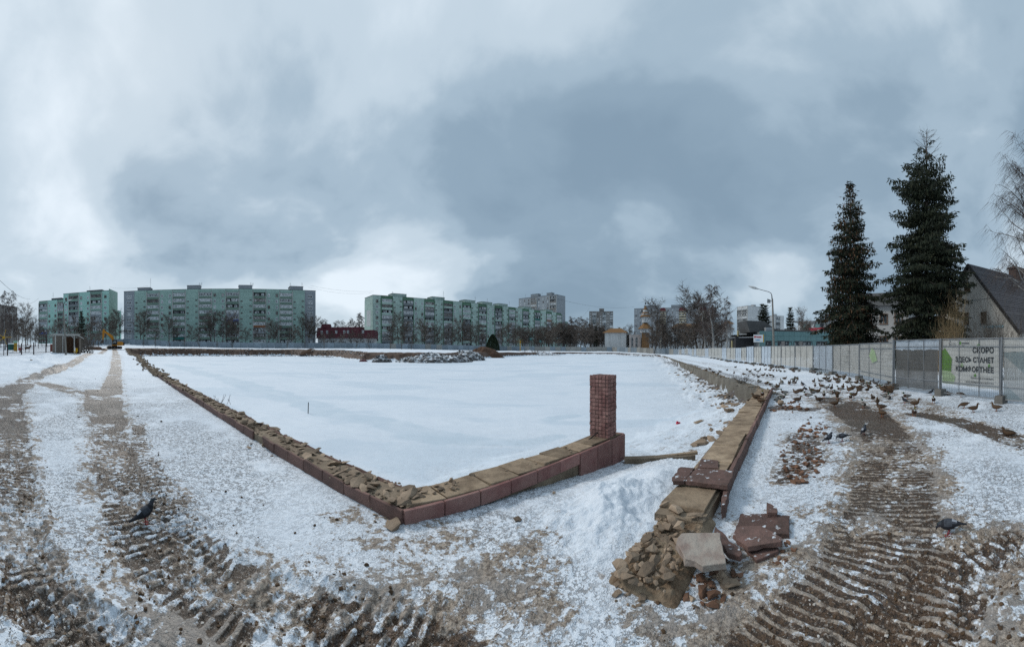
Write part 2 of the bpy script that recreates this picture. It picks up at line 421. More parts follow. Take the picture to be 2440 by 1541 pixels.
    soil = np.maximum(soil, np.where(~ins, sstep(2.2, .2, dk['far'] + (nb - .5) * 3), 0))
    wallrub = np.where(ins, np.exp(-(dk['wall'] / 1.3) ** 2) * sstep(.42, .62, rub), 0)
    mud = np.maximum(mud, wallrub * .8)
    tr = np.where(ins, rough_in * .8, tramp)
    wet = np.zeros(x.shape)
    for pts in WET:
        Q = [(*gp(q[0], q[1], ICE)[:2], q[2]) for q in pts]; best = np.full(x.shape, 9.0)
        for a, b in zip(Q[:-1], Q[1:]):
            d, t = seg_dist(x, y, a[:2], b[:2]); best = np.minimum(best, d / (a[2] + (b[2] - a[2]) * t))
        wet = np.maximum(wet, 1 - sstep(.7, 1.1, best + (fb - .5) * 1.2 + (brk - .5) * .3))
    return z + disp, mud, dirt, soil, tr, ins, wet * ins
def ground_z(x, y):
    return float(ground_fields(np.array([float(x)]), np.array([float(y)]))[0][0])
def ground_zs(pts):
    a = np.array([(p[0], p[1]) for p in pts], float); return ground_fields(a[:, 0], a[:, 1])[0]

_a = np.concatenate([np.linspace(R(-97), R(97), 1180), np.linspace(R(97), R(263), 50)[1:-1]])
_dy = np.concatenate([np.linspace(760, 100, 330), np.linspace(99, 21, 88)])
_r = np.concatenate([[.25, .9, 1.4], FPX * EYE / _dy, np.linspace(69, 175, 112), np.geomspace(178, 3500, 26)])
_RR, _AA = np.meshgrid(_r, _a, indexing='ij')
_X, _Y = (_RR * np.sin(_AA)).ravel(), (_RR * np.cos(_AA)).ravel()
_Z, _mud, _dirt, _soil, _tr, _ins, _wet = ground_fields(_X, _Y)
_nr, _na = len(_r), len(_a)
_i = np.arange(_nr - 1)[:, None] * _na; _j = np.arange(_na)[None, :]; _j2 = (_j + 1) % _na
_Q = np.stack([_i + _j, _i + _j2, _i + _na + _j2, _i + _na + _j], -1).reshape(-1, 4)[:, ::-1]
_qin = _ins[_Q].sum(1) >= 3
def grid_mesh(name, quads, mat_):
    used, inv = np.unique(quads, return_inverse=True); q = inv.reshape(-1, 4)
    me = bpy.data.meshes.new(name); me.vertices.add(len(used)); me.loops.add(q.size); me.polygons.add(len(q))
    me.vertices.foreach_set('co', np.stack([_X[used], _Y[used], _Z[used]], 1).ravel())
    me.loops.foreach_set('vertex_index', q.ravel().astype(np.int32))
    me.polygons.foreach_set('loop_start', np.arange(0, q.size, 4, dtype=np.int32))
    me.polygons.foreach_set('loop_total', np.full(len(q), 4, np.int32))
    me.polygons.foreach_set('use_smooth', np.ones(len(q), bool))
    for nm, ar in (('mud', _mud), ('dirt', _dirt), ('soil', _soil), ('trod', _tr), ('wet', _wet)):
        at = me.attributes.new(nm, 'FLOAT', 'POINT'); at.data.foreach_set('value', np.clip(ar[used], 0, 1).astype(np.float32))
    me.materials.append(mat_); me.update(); me.validate(); return link(name, me)

def ground_material(name, pond):
    m = bpy.data.materials.new(name); m.use_nodes = True; t = m.node_tree; b = t.nodes['Principled BSDF']; g = NG(t)
    P = t.nodes.new('ShaderNodeNewGeometry').outputs['Position']
    mud, dirt, soil, trod = (g.attr(n) for n in ('mud', 'dirt', 'soil', 'trod'))
    big = g.noise(P, .35, 4, .55); mid = g.noise(P, 2.6, 5, .62); fine = g.noise(P, 13, 4, .64); grit = g.noise(P, 55, 3, .65)
    snow = g.mix(g.mapr(big, .35, .7), (.80, .84, .89), (.69, .745, .81))
    snow = g.mix(g.mapr(mid, .40, .65, 0, .30), snow, (.56, .62, .69))
    if pond:
        pat = g.noise(g.vmath('MULTIPLY', P, (1, 2.2, 1)), .10, 5, .55, .5)
        snow = g.mix(.35, snow, (.60, .675, .75))
        snow = g.mix(g.mapr(pat, .53, .58, 0, .42), snow, (.50, .60, .69))        # blown bare, wet ice
        snow = g.mix(g.mapr(g.noise(g.vmath('MULTIPLY', P, (1, 5, 1)), .5, 4), .5, .75, 0, .3), snow, (.56, .65, .74))
    if pond: snow = g.mix(g.math('MULTIPLY', g.attr('wet'), g.mapr(g.noise(P, .8, 4), .3, .6, .25, .65)), snow, (.50, .60, .68))
    c = snow
    # bird prints: little dark hooked strokes at two sizes
    def strokes(scale, width, seedv, lo, hi):
        vor = t.nodes.new('ShaderNodeTexVoronoi'); vor.feature = 'DISTANCE_TO_EDGE'; vor.inputs['Scale'].default_value = scale
        wv = g.vmath('ADD', g.vmath('ADD', P, seedv), g.vmath('MULTIPLY', g.noise(P, scale * .9, 2, .6, 0, True), (2.4 / scale,) * 3)); t.links.new(wv, vor.inputs['Vector'])
        return g.math('MULTIPLY', g.mapr(vor.outputs['Distance'], width * .45, width, 1, 0), g.mapr(g.noise(g.vmath('ADD', P, seedv), scale * .75, 3, .7), lo, hi))
    prints = g.math('MAXIMUM', strokes(13, .10, (0, 0, 0), .47, .53), strokes(24, .13, (5, 3, 0), .50, .56))
    prints = g.math('MULTIPLY', prints, g.math('MULTIPLY', trod, g.mapr(g.noise(P, 1.1, 3), .33, .5)))
    c = g.mix(g.math('MULTIPLY', prints, .75), c, (.17, .155, .145))
    sp = g.math('MULTIPLY', g.mapr(g.math('ADD', g.math('MULTIPLY', fine, .75), g.math('MULTIPLY', grit, .25)), .555, .61), g.math('MULTIPLY', trod, g.mapr(g.noise(P, .9, 4, .6), .42, .58)))
    c = g.mix(g.math('MULTIPLY', sp, .45), c, (.24, .215, .195))
    # slush: mosaic of wet grey ice, brown grit and snow
    hf = g.math('ADD', g.math('MULTIPLY', g.math('SUBTRACT', fine, .5), 2.2), g.math('MULTIPLY', g.math('SUBTRACT', grit, .5), .6))
    ds = g.math('ADD', g.math('MULTIPLY', dirt, .95), g.math('ADD', hf, g.math('MULTIPLY', g.math('SUBTRACT', mid, .5), 2.0)))
    ds = g.math('MULTIPLY', g.mapr(ds, .34, .54), g.mapr(dirt, .02, .2))
    slush = g.mix(g.mapr(g.noise(P, 24, 4, .7), .42, .58), (.130, .088, .056), (.38, .30, .225))
    slush = g.mix(g.mapr(g.noise(P, 1.5, 4), .48, .58, 0, .75), slush, (.265, .235, .21))
    c = g.mix(g.math('MULTIPLY', ds, .93), c, slush)
    # mud
    ms = g.math('ADD', mud, g.math('ADD', g.math('MULTIPLY', hf, .55), g.math('MULTIPLY', g.math('SUBTRACT', mid, .5), 1.1)))
    ms = g.math('MULTIPLY', g.mapr(ms, .42, .60), g.mapr(mud, .03, .2))
    mudc = g.mix(g.mapr(g.noise(P, 28, 4, .7), .38, .62), (.020, .011, .006), (.110, .062, .032))
    mudc = g.mix(g.mapr(big, .47, .56, 0, .55), mudc, (.085, .064, .048))
    c = g.mix(g.math('MULTIPLY', ms, .95), c, mudc)
    crumbs = g.math('MULTIPLY', g.mapr(g.noise(P, 42, 3, .65), .585, .63), g.mapr(g.math('MAXIMUM', mud, dirt), .1, .4))
    c = g.mix(g.math('MULTIPLY', crumbs, .5), c, (.52, .47, .42))
    # bare soil of the cut bank
    so_ = g.mix(g.mapr(mid, .35, .65), (.125, .070, .044), (.050, .032, .024))
    ss = g.math('MULTIPLY', g.mapr(g.math('ADD', soil, g.math('MULTIPLY', g.math('SUBTRACT', mid, .5), 1.0)), .35, .55), g.mapr(soil, .05, .2))
    c = g.mix(ss, c, so_)
    t.links.new(c, b.inputs['Base Color'])
    rg = g.mapr(ms, 0, 1, .75, .40); t.links.new(rg, b.inputs['Roughness']); b.inputs['Specular IOR Level'].default_value = .35
    bn = t.nodes.new('ShaderNodeBump'); bn.inputs['Strength'].default_value = .8; bn.inputs['Distance'].default_value = .035
    hh = g.math('ADD', g.math('MULTIPLY', fine, .7), g.math('MULTIPLY', grit, .4)); hh = g.math('SUBTRACT', hh, g.math('MULTIPLY', prints, .35))
    hh = g.math('MULTIPLY', hh, g.mapr(trod, 0, 1, .10, 1)) if pond else hh
    t.links.new(hh, bn.inputs['Height']); t.links.new(bn.outputs[0], b.inputs['Normal'])
    return m
o = grid_mesh('ground', _Q[~_qin], ground_material('snow_mud', False)); tag(o, kind='structure')
o = grid_mesh('pond_ice', _Q[_qin], ground_material('pond_snow', True)); tag(o, kind='structure')
# ------------------------------------------------------------------ materials of the stonework
M_core = mat('old_concrete', (.33, .255, .18), .9, .6, 3.2, .9, 14, (.115, .085, .060), obj=False)
M_pink = mat('pink_facing', (.205, .083, .076), .8, .5, 3.5, .6, 26, (.33, .20, .17), obj=False, rnd=.22)
M_pinkd = mat('weathered_pink', (.245, .140, .115), .8, .5, 3.0, .6, 25, (.105, .066, .055), obj=False, rnd=.2)
M_cop = mat('worn_coping', (.42, .315, .215), .9, .65, 4.5, 1.0, 14, (.135, .092, .060), obj=False, rnd=.26)
M_stone = mat('broken_stone', (.40, .30, .215), .9, .5, 5.0, .7, 26, (.16, .115, .08), obj=False, rnd=.35, snow=.0)
M_red = mat('red_rubble', (.225, .118, .072), .9, .5, 6.0, .5, 30, (.105, .060, .040), obj=False, rnd=.4)
M_soil = mat('loose_soil', (.140, .085, .046), .95, .5, 6.0, .8, 40, (.058, .037, .024), obj=False)
M_pale = mat('pale_slab', (.46, .43, .37), .8, .6, 5.0, .9, 18, (.23, .15, .125), obj=False)
M_greyc = mat('stained_concrete', (.235, .215, .180), .9, .5, 1.2, .5, 10, (.115, .100, .080), obj=False, streak=True, rnd=.12)
M_slab = mat('slab_stone', (.215, .125, .105), .85, .6, 7.0, .9, 22, (.090, .062, .052), obj=False, rnd=.25, snow=.02)
M_dark = mat('dark_metal', (.025, .022, .02), .6)

def rock_mesh(name, m, seed, flat=1.0, n=14):
    rnd = random.Random(seed); bm = bmesh.new()
    for i in range(n):
        v = Vector((rnd.gauss(0, 1), rnd.gauss(0, 1), rnd.gauss(0, 1))).normalized() * rnd.uniform(.7, 1.0)
        bm.verts.new((v.x * .5, v.y * .5 * rnd.uniform(.7, 1), v.z * .5 * flat))
    r = bmesh.ops.convex_hull(bm, input=bm.verts)
    bmesh.ops.delete(bm, geom=[g_ for g_ in r['geom_interior'] if isinstance(g_, bmesh.types.BMVert)], context='VERTS')
    me = bpy.data.meshes.new(name); bm.to_mesh(me); bm.free(); me.materials.append(m); return me
ROCKS = [rock_mesh('stone', M_stone, i, random.Random(i).uniform(.45, .9)) for i in range(9)]
SHARDS = [rock_mesh('stone_shard', M_stone, 40 + i, .3, 12) for i in range(6)]
REDS = [rock_mesh('red_stone', M_red, 80 + i, random.Random(i).uniform(.45, .8)) for i in range(8)]
rg = random.Random(3)
def rrot(): return (rg.uniform(-.35, .35), rg.uniform(-.35, .35), rg.uniform(0, 6.28))
def W3(p, z=0.0): return Vector((float(p[0]), float(p[1]), z))

def slab_box(along, up, thick, m, jit=.006, seed=0):
    """facing slab, x = along the wall, y = thickness, z = up, slightly chipped corners"""
    rnd = random.Random(seed); bm = bmesh.new(); bmesh.ops.create_cube(bm, size=1)
    for v in bm.verts: v.co = Vector((v.co.x * along, v.co.y * thick, v.co.z * up)) + Vector([rnd.uniform(-jit, jit) for _ in range(3)])
    bmesh.ops.bevel(bm, geom=bm.edges[:], offset=min(.006, thick * .2), segments=1, affect='EDGES')
    me = bpy.data.meshes.new('facing_slab'); bm.to_mesh(me); bm.free(); me.materials.append(m); return me

def strip_core(name, a, d, n, L, width, zfun, m, parent, step=.35, depth=.9, jit=.02, seed=1, n0=0.0):
    """long irregular masonry body: cross sections along a + d*t"""
    rnd = random.Random(seed); K = int(L / step) + 1; b = MB(); prof = 6
    for i in range(K + 1):
        t = min(L, i * step); p = a + d * t; zt = zfun(t)
        offs = [(n0, -depth), (n0, 0), (n0 + width * .3, .0), (n0 + width * .7, .0), (n0 + width, 0), (n0 + width, -depth)]
        for k, (o_, h_) in enumerate(offs):
            q = p + n * (o_ + (rnd.uniform(-jit, jit)))
            b.v.append((q[0], q[1], zt + h_ + (rnd.uniform(-jit, jit) if h_ == 0 else 0)))
    for i in range(K):
        for k in range(prof - 1):
            b.f.append([i * prof + k, i * prof + k + 1, (i + 1) * prof + k + 1, (i + 1) * prof + k]); b.m.append(0)
    b.f.append(list(range(prof))); b.m.append(0); b.f.append([K * prof + k for k in range(prof)][::-1]); b.m.append(0)
    return b.build(name, m, parent)

# ------------------------------------------------------------------ long parapet on the left side of the pond
_tz = np.linspace(0, LL, 200); _tp = C0[None] + DL[None] * _tz[:, None]; _tzv = terrain_raw(_tp[:, 0], _tp[:, 1])
def zl(t): return float(np.interp(t, _tz, _tzv))
lw = empty('low_parapet'); tag(lw, 'long broken parapet strewn with stones on the left side of the frozen pond', 'low wall')
strip_core('wall_core', C0, DL, NL, LL, .42, lambda t: zl(t) + .135 - (.05 if t > 18 else 0), M_core, lw, .4, 1.0, .025, 2, .03)
rzL = math.atan2(DL[1], DL[0])
fs = [slab_box(.455, .175, .035, M_pinkd, .007, i) for i in range(6)]
t = .02
while t < 19.5:
    if not (3.15 < t + .23 < 3.75) and not (t > 13 and rg.random() < .4):
        p = C0 + DL * (t + .23) + NL * (.012 + rg.uniform(-.008, .008))
        o = link('facing_slab', fs[rg.randrange(6)], lw, W3(p, zl(t) + .078 + rg.uniform(-.03, .008)), (rg.uniform(-.14, .05), rg.uniform(-.05, .05), rzL + rg.uniform(-.02, .02)))
    t += .465
for i in range(290):                                             # loose broken stones lying on the top
    t = .05 + 19.5 * rg.random() ** 1.35; w = rg.uniform(.05, .46)
    s = rg.uniform(.07, .23) * (1.0 if t < 9 else 1.25) * (.7 + .5 * rg.random())
    p = C0 + DL * t + NL * w
    link('stone', rg.choice(ROCKS + SHARDS * 2), lw, W3(p, zl(t) + .135 + s * .14), rrot(), (s * rg.uniform(1.2, 1.7), s, s * .9))
for i in range(26):                                              # dark edge slabs tipping towards the ice
    t = .5 + i * .62 + rg.uniform(-.1, .1); p = C0 + DL * t + NL * .46
    o = link('edge_slab', fs[i % 6], lw, W3(p, zl(t) + .10), (rg.uniform(-1.1, -.7), rg.uniform(-.08, .08), rzL + rg.uniform(-.06, .06)), (1.25, 1.2, 1.0))
    o.data = fs[i % 6]
def joined_rocks(name, spots, m, parent=None, protos=ROCKS):
    """many small stones joined into one mass"""
    V, Fc = [], []; base = 0; cache = {}
    for me in protos:
        cache[me.name] = ([v.co.copy() for v in me.vertices], [list(p.vertices) for p in me.polygons])
    names = list(cache)
    for (x, y, z, s) in spots:
        vs, f_ = cache[rg.choice(names)]; q = Matrix.Rotation(rg.uniform(0, 6.28), 3, 'Z') @ Matrix.Rotation(rg.uniform(-.5, .5), 3, 'X')
        for v in vs: V.append(tuple(q @ (v * s) + Vector((x, y, z))))
        Fc += [[i + base for i in f] for f in f_]; base += len(vs)
    me = bpy.data.meshes.new(name); me.from_pydata(V, [], Fc); me.materials.append(m); return link(name, me, parent)
sp = []
for i in range(1300):
    t = 19 * rg.random(); p = C0 + DL * t + NL * rg.uniform(.02, .48); sp.append((p[0], p[1], zl(t) + .138, rg.uniform(.02, .075)))
for i in range(900):
    t = 19 + 90 * rg.random() ** 1.6; w = rg.gauss(.25, .28); p = C0 + DL * t + NL * w
    sp.append((p[0], p[1], zl(t) + .10, rg.uniform(.12, .38)))
o = joined_rocks('stone_scatter', sp, M_stone, lw); tag(o, kind='stuff')

# ------------------------------------------------------------------ short parapet that carries the brick pillar
nw = empty('pillar_parapet'); tag(nw, 'short level parapet faced with dark pink slabs below the brick pillar', 'low wall')
strip_core('wall_core', C0 - DN * .0, DN, NN, LN - .05, .43, lambda t: .118, M_core, nw, .3, 1.0, .012, 4, .04)
rzN = math.atan2(DN[1], DN[0])
for i in range(9):
    s0 = .012 + i * .466; L = .456; deep = i >= 6
    hgt = .165 if not deep else .46
    me = slab_box(L, hgt, .05, M_pink, .004, 20 + i)
    p = C0 + DN * (s0 + L / 2) + NN * (.012 + (0 if not deep else -.01))
    link('facing_slab', me, nw, W3(p, .142 - hgt / 2 + rg.uniform(-.004, .004)), (0, 0, rzN + rg.uniform(-.006, .006)))
me = slab_box(.42, .47, .05, M_pink, .004, 33); p = C0 + DN * (LN + .005) + NN * .225
link('facing_slab', me, nw, W3(p, -.09), (0, 0, rzN + math.pi / 2))
t = .05
while t < LN - .1:                                                # uneven worn top slabs
    L = rg.uniform(.34, .62); L = min(L, LN - .03 - t); bm = bmesh.new(); K = 4
    me = slab_box(L - .012, .05, .40 + rg.uniform(-.03, .03), M_cop, .014, int(t * 100))
    p = C0 + DN * (t + L / 2) + NN * (.245 + rg.uniform(-.02, .02))
    link('coping_slab', me, nw, W3(p, .125 + rg.uniform(-.006, .008)), (rg.uniform(-.02, .02), rg.uniform(-.012, .012), rzN))
    t += L
for i in range(34):
    t = rg.uniform(.05, .8) if i < 24 else rg.uniform(.8, 3); s = rg.uniform(.03, .10); p = C0 + DN * t + NN * rg.uniform(.1, .42)
    link('stone', rg.choice(ROCKS + SHARDS), nw, W3(p, .155 + s * .1), rrot(), (s * 1.4, s, s))

# brick pillar: 16 courses of small rock-faced blocks round a core
pl = C0 + DN * (LN - .36) + NN * .235
pz = .150
bp = empty('brick_pillar', W3(pl, pz), rzN); tag(bp, 'square pillar of small dark red blocks standing on the short parapet', 'pillar')
PW, PD, PH, NC = .30, .385, 1.105, 16
bx = MB(); bx.box((0, 0, PH / 2 - .005), (PW - .014, PD - .014, PH - .01)); bx.build('pillar_core', mat('mortar', (.14, .085, .072), .95, .5, 6, .5, 30, (.075, .048, .04), obj=False), bp)
ch = PH / NC
def block_mesh(l, h, d, sd):
    rnd = random.Random(sd); bm = bmesh.new(); bmesh.ops.create_cube(bm, size=1)
    for v in bm.verts: v.co = Vector((v.co.x * l, v.co.y * d, v.co.z * h))
    bmesh.ops.bevel(bm, geom=bm.edges[:], offset=.004, segments=1, affect='EDGES')
    for v in bm.verts: v.co += Vector([rnd.uniform(-.004, .004) for _ in range(3)])
    me = bpy.data.meshes.new('brick'); bm.to_mesh(me); bm.free(); me.materials.append(M_pink); return me
bmw = [block_mesh(PW / 3 - .009, ch - .009, .05, i) for i in range(4)]
bmd = [block_mesh(PD / 4 - .009, ch - .009, .05, 10 + i) for i in range(4)]
for c in range(NC):
    z = ch * (c + .5)
    for sgn in (-1, 1):
        for k in range(3):
            link('brick', rg.choice(bmw), bp, (-PW / 2 + PW / 3 * (k + .5), sgn * (PD / 2 - .0235 + rg.uniform(-.006, .004)), z + rg.uniform(-.002, .002)), (rg.uniform(-.03, .03), 0, rg.uniform(-.03, .03)))
        for k in range(4):
            if k in (0, 3): pass
            link('brick', rg.choice(bmd), bp, (sgn * (PW / 2 - .0240 + rg.uniform(-.006, .004)), (-PD / 2 + .05) + (PD - .1) / 4 * (k + .5), z), (0, 0, math.pi / 2), ((PD - .1) / PD, 1, 1))
bx = MB(); bx.tube([(-.12, .02, .10), (-.30, .06, .02), (-.36, .06, .012)], .011, 6); bx.build('rebar', M_dark, bp)

# ------------------------------------------------------------------ walkway parapet on the right, broken at its near end
pw = empty('walkway_parapet'); tag(pw, 'straight parapet with worn brown top running from rubble to the concrete wall', 'low wall')
rzP = math.atan2(DP[1], DP[0])
strip_core('wall_core', PA + DP * .9, DP, NP_, LP - .9, .50, lambda t: .135, M_core, pw, .3, 1.1, .012, 8, .05)
t = 1.05
while t < LP - .05:
    L = min(rg.uniform(.5, .95), LP - t); me = slab_box(L - .008, .05, .47 + rg.uniform(-.05, .03), M_cop, .018, int(t * 77))
    p = PA + DP * (t + L / 2) + NP_ * (.295 + rg.uniform(-.02, .02))
    link('coping_slab', me, pw, W3(p, .150 + rg.uniform(-.008, .008)), (rg.uniform(-.025, .025), rg.uniform(-.012, .012), rzP)); t += L
t = 1.62
while t < LP - .1:
    L = .50; me = slab_box(L - .01, .20, .055, M_pinkd, .006, int(t * 31))
    p = PA + DP * (t + L / 2) + NP_ * (.012 + rg.uniform(-.006, .01))
    link('facing_slab', me, pw, W3(p, .090 + rg.uniform(-.012, .008)), (rg.uniform(-.06, .03), rg.uniform(-.015, .015), rzP)); t += L
# crumbled near end: a low lump of earth and mortar
b = MB(); NXe, NYe = 60, 32
for i in range(NXe):
    for j in range(NYe):
        u, v_ = i / (NXe - 1), j / (NYe - 1); t = -.02 + 1.15 * u; w = -.02 + .60 * v_
        e = min(1, min(v_, 1 - v_) / .14) * min(1, u / .06); p = PA + DP * t + NP_ * w
        hz = .085 * (e ** .6) + .02 * u + (float(fbm(np.array([p[0] * 6]), np.array([p[1] * 6]), 5, 3, .62)[0]) - .5) * .13 * e
        b.v.append((p[0], p[1], -.03 + hz + .01))
for i in range(NXe - 1):
    for j in range(NYe - 1): b.f.append([i * NYe + j, i * NYe + j + 1, (i + 1) * NYe + j + 1, (i + 1) * NYe + j][::-1]); b.m.append(0)
b.build('crumbled_end', mat('mortar_earth', (.42, .325, .225), .95, .7, 6.0, 1.0, 30, (.095, .052, .028), obj=False), pw, smooth=False)
for i in range(190):
    t = rg.uniform(-.02, 1.2); s = rg.uniform(.025, .075) if i % 4 else rg.uniform(.07, .15); p = PA + DP * t + NP_ * rg.uniform(.08, .5)
    link('stone', rg.choice(ROCKS), pw, W3(p, .09 + s * .20), rrot(), (s * 1.3, s, s))
for (t, w, s) in ((1.0, .36, .16), (.95, .14, .17), (.72, .24, .15), (.55, .1, .13), (1.08, .5, .12)):
    p = PA + DP * t + NP_ * w; link('stone', ROCKS[int(t * 9) % 9], pw, W3(p, .14 + s * .15), rrot(), (s * 1.4, s, s * .8))

# loose slabs (outline traced in the photograph, laid at its own height, with thickness)
def zsl(x, y): return 1380 + .263 * x, 1060 + .263 * y
def poly_slab(name, pts, z, thick, m, label, cat='slab', tiltdir=None, tilt=0.0, group=None):
    P = [gp(*zsl(*q), z) for q in pts]; c = sum(P, Vector()) / len(P)
    rnd = random.Random(len(label)); n = len(P)
    if tilt: P = [p + Vector((0, 0, tilt * ((p - c).to_2d().dot(Vector(tiltdir))))) for p in P]
    Q = []
    for i_ in range(n):
        a_, b_ = P[i_], P[(i_ + 1) % n]; Q.append(a_); K_ = max(2, int((b_ - a_).length / .06))
        nr = Vector((-(b_ - a_).y, (b_ - a_).x, 0)).normalized()
        for k_ in range(1, K_): Q.append(a_.lerp(b_, k_ / K_) + nr * rnd.gauss(0, .006))
    P = Q
    bm = bmesh.new(); tv = [bm.verts.new(p - c) for p in P]; f = bm.faces.new(tv); f.normal_update()
    if f.normal.z < 0: bmesh.ops.reverse_faces(bm, faces=[f])
    r = bmesh.ops.extrude_face_region(bm, geom=[f])
    for v in [e for e in r['geom'] if isinstance(e, bmesh.types.BMVert)]: v.co.z -= thick * rnd.uniform(.9, 1.1); v.co.x += rnd.gauss(0, .006); v.co.y += rnd.gauss(0, .006)
    bmesh.ops.recalc_face_normals(bm, faces=bm.faces)
    bmesh.ops.bevel(bm, geom=bm.edges[:], offset=.004, segments=1, affect='EDGES')
    me = bpy.data.meshes.new(name); bm.to_mesh(me); bm.free(); me.materials.append(m)
    o = link(name, me, None, c); return tag(o, label, cat, group)
poly_slab('stone_slab', [(880, 890), (930, 815), (1280, 815), (1300, 920), (1330, 1050), (1120, 1072), (960, 1010)], .21, .055, M_pale, 'pale broken slab lying tilted on top of the rubble heap', tiltdir=(.6, .8), tilt=.10)
poly_slab('stone_slab', [(1235, 745), (1300, 790), (1480, 965), (1455, 992), (1340, 972), (1225, 810)], .12, .05, M_slab, 'narrow dark broken slab leaning between pale slab and wide slabs', tiltdir=(.8, -.6), tilt=-.12)
poly_slab('stone_slab', [(1465, 622), (1700, 618), (1910, 640), (1905, 805), (1700, 800), (1420, 765)], .05, .045, M_slab, 'wide rusty brown slab lying flat on snow, rearmost of the broken slabs')
poly_slab('stone_slab', [(1400, 800), (1440, 735), (1650, 730), (1840, 838), (1828, 872), (1530, 918), (1420, 855)], .105, .045, M_slab, 'dark slab with frosted rim resting on the wide rusty slab')
poly_slab('stone_slab', [(1500, 925), (1660, 915), (1812, 930), (1800, 960), (1608, 1042)], .035, .04, M_slab, 'triangular dark slab half under the frosted slab')
poly_slab('stone_slab', [(1700, 515), (1745, 535), (1790, 570), (1796, 612), (1706, 610)], .10, .09, M_slab, 'small pointed slab fragment standing behind the wide rusty slab')
poly_slab('stone_slab', [(838, 292), (920, 197), (1050, 207), (955, 322), (850, 322)], .235, .05, M_slab, 'short pink slab overhanging the pond side of the walkway parapet')
poly_slab('stone_slab', [(962, 322), (1058, 207), (1410, 228), (1345, 368)], .235, .05, M_slab, 'long pink slab with a crack laid across the walkway parapet')
poly_slab('stone_slab', [(1070, 200), (1112, 122), (1262, 140), (1264, 208)], .195, .035, M_slab, 'square thin slab behind the cracked pink slab on the parapet')
poly_slab('stone_slab', [(1290, 470), (1320, 395), (1350, 395), (1330, 530), (1290, 545)], .17, .14, M_slab, 'narrow facing slab fallen away from the walkway parapet side')
# ---- red stone scatter and rubble
def scatter(px0, py0, px1, py1, n, s0, s1, protos, name, label, group, zoff=.0, pw_=2.0, shape=None):
    pts = []
    while len(pts) < n:
        x, y = rg.uniform(-1, 1), rg.uniform(-1, 1)
        if x * x + y * y > 1: continue
        pts.append((*gp((px0 + px1) / 2 + x * (px1 - px0) / 2, (py0 + py1) / 2 + y * (py1 - py0) / 2)[:2],))
    zz = ground_zs(pts)
    for (x, y), z in zip(pts, zz):
        s = s0 + (s1 - s0) * rg.random() ** pw_
        o = link(name, rg.choice(protos), None, (x, y, z + s * .12 + zoff), rrot(), (s * rg.uniform(1, 1.5), s, s * .85)); tag(o, label, 'stone', group)
scatter(1855, 1035, 1960, 1165, 95, .05, .15, REDS, 'red_stone', 'reddish brown stone fragment in the scatter beside the walkway parapet', 'red stones beside the walkway parapet')
scatter(1900, 1000, 1975, 1045, 45, .05, .16, REDS, 'red_stone', 'reddish brown stone fragment in the heap just in front of the three pigeons', 'red stones near the three pigeons')
scatter(1830, 955, 1930, 985, 42, .06, .22, REDS, 'red_stone', 'reddish brown stone chunk in the heap at the far end of walkway parapet', 'red stones at the far parapet end')
scatter(1585, 1310, 1765, 1450, 110, .03, .13, ROCKS + REDS, 'rubble_stone', 'brown rubble stone below the pale broken slab', 'rubble below the pale slab')
scatter(1455, 1385, 1600, 1450, 26, .03, .10, ROCKS, 'rubble_stone', 'brown rubble stone at the near foot of the walkway parapet', 'rubble at the near parapet end')
scatter(1820, 1270, 1900, 1350, 34, .02, .075, REDS, 'rubble_stone', 'small dark stone right of the frosted slab', 'small stones beside the frosted slab')
scatter(585, 1050, 700, 1090, 16, .05, .16, SHARDS + ROCKS, 'fallen_stone', 'flat stone fallen from the gap in the long parapet onto snow', 'stones fallen at the parapet gap')
scatter(880, 1200, 950, 1250, 14, .05, .13, ROCKS, 'fallen_stone', 'brown stone fallen at the outer foot of the parapet corner', 'stones at the parapet corner')
for (px, py, s, label) in ((938, 1258, .21, 'big brown stone leaning against the outer parapet corner'), (1235, 1240, .10, 'lone brown stone on snow in front of the pink slabs'),
                           (1320, 1160, .06, 'small reddish stone under the pink slabs near the pillar'), (1860, 965, .28, 'largest reddish block at the far end of the walkway parapet'),
                           (376, 890, .24, 'dark stone alone on snow left of the long parapet'), (75, 873, .45, 'pale round boulder on the ploughed snow heaps')):
    p = gp(px, py); z = ground_z(p.x, p.y); o = link('boulder', ROCKS[int(px) % 9], None, (p.x, p.y, z + s * .3), (0.2, .1, px), (s * 1.2, s, s * 1.15)); tag(o, label, 'stone')
# clods of frozen mud thrown up by the tracks
pts = []; 
for (px0, px1, py0, py1, n) in ((230, 420, 1000, 1500, 60), (0, 120, 1000, 1540, 40), (420, 900, 1350, 1560, 45), (2050, 2300, 1030, 1500, 60), (2200, 2440, 1300, 1541, 45), (1500, 2000, 1400, 1541, 20), (150, 330, 870, 1000, 30), (300, 1000, 1150, 1500, 50), (1800, 2440, 960, 1100, 60)):
    for i in range(n): pts.append(gp(rg.uniform(px0, px1), rg.uniform(py0, py1))[:2])
zz = ground_zs(pts)
o = joined_rocks('mud_clods', [(p[0], p[1], z + .004, rg.uniform(.012, .055) * (1 if math.hypot(*p) < 8 else 1.8)) for p, z in zip(pts, zz)], M_soil); tag(o, 'dark frozen mud clods thrown about the track ruts', 'mud', kind='stuff')

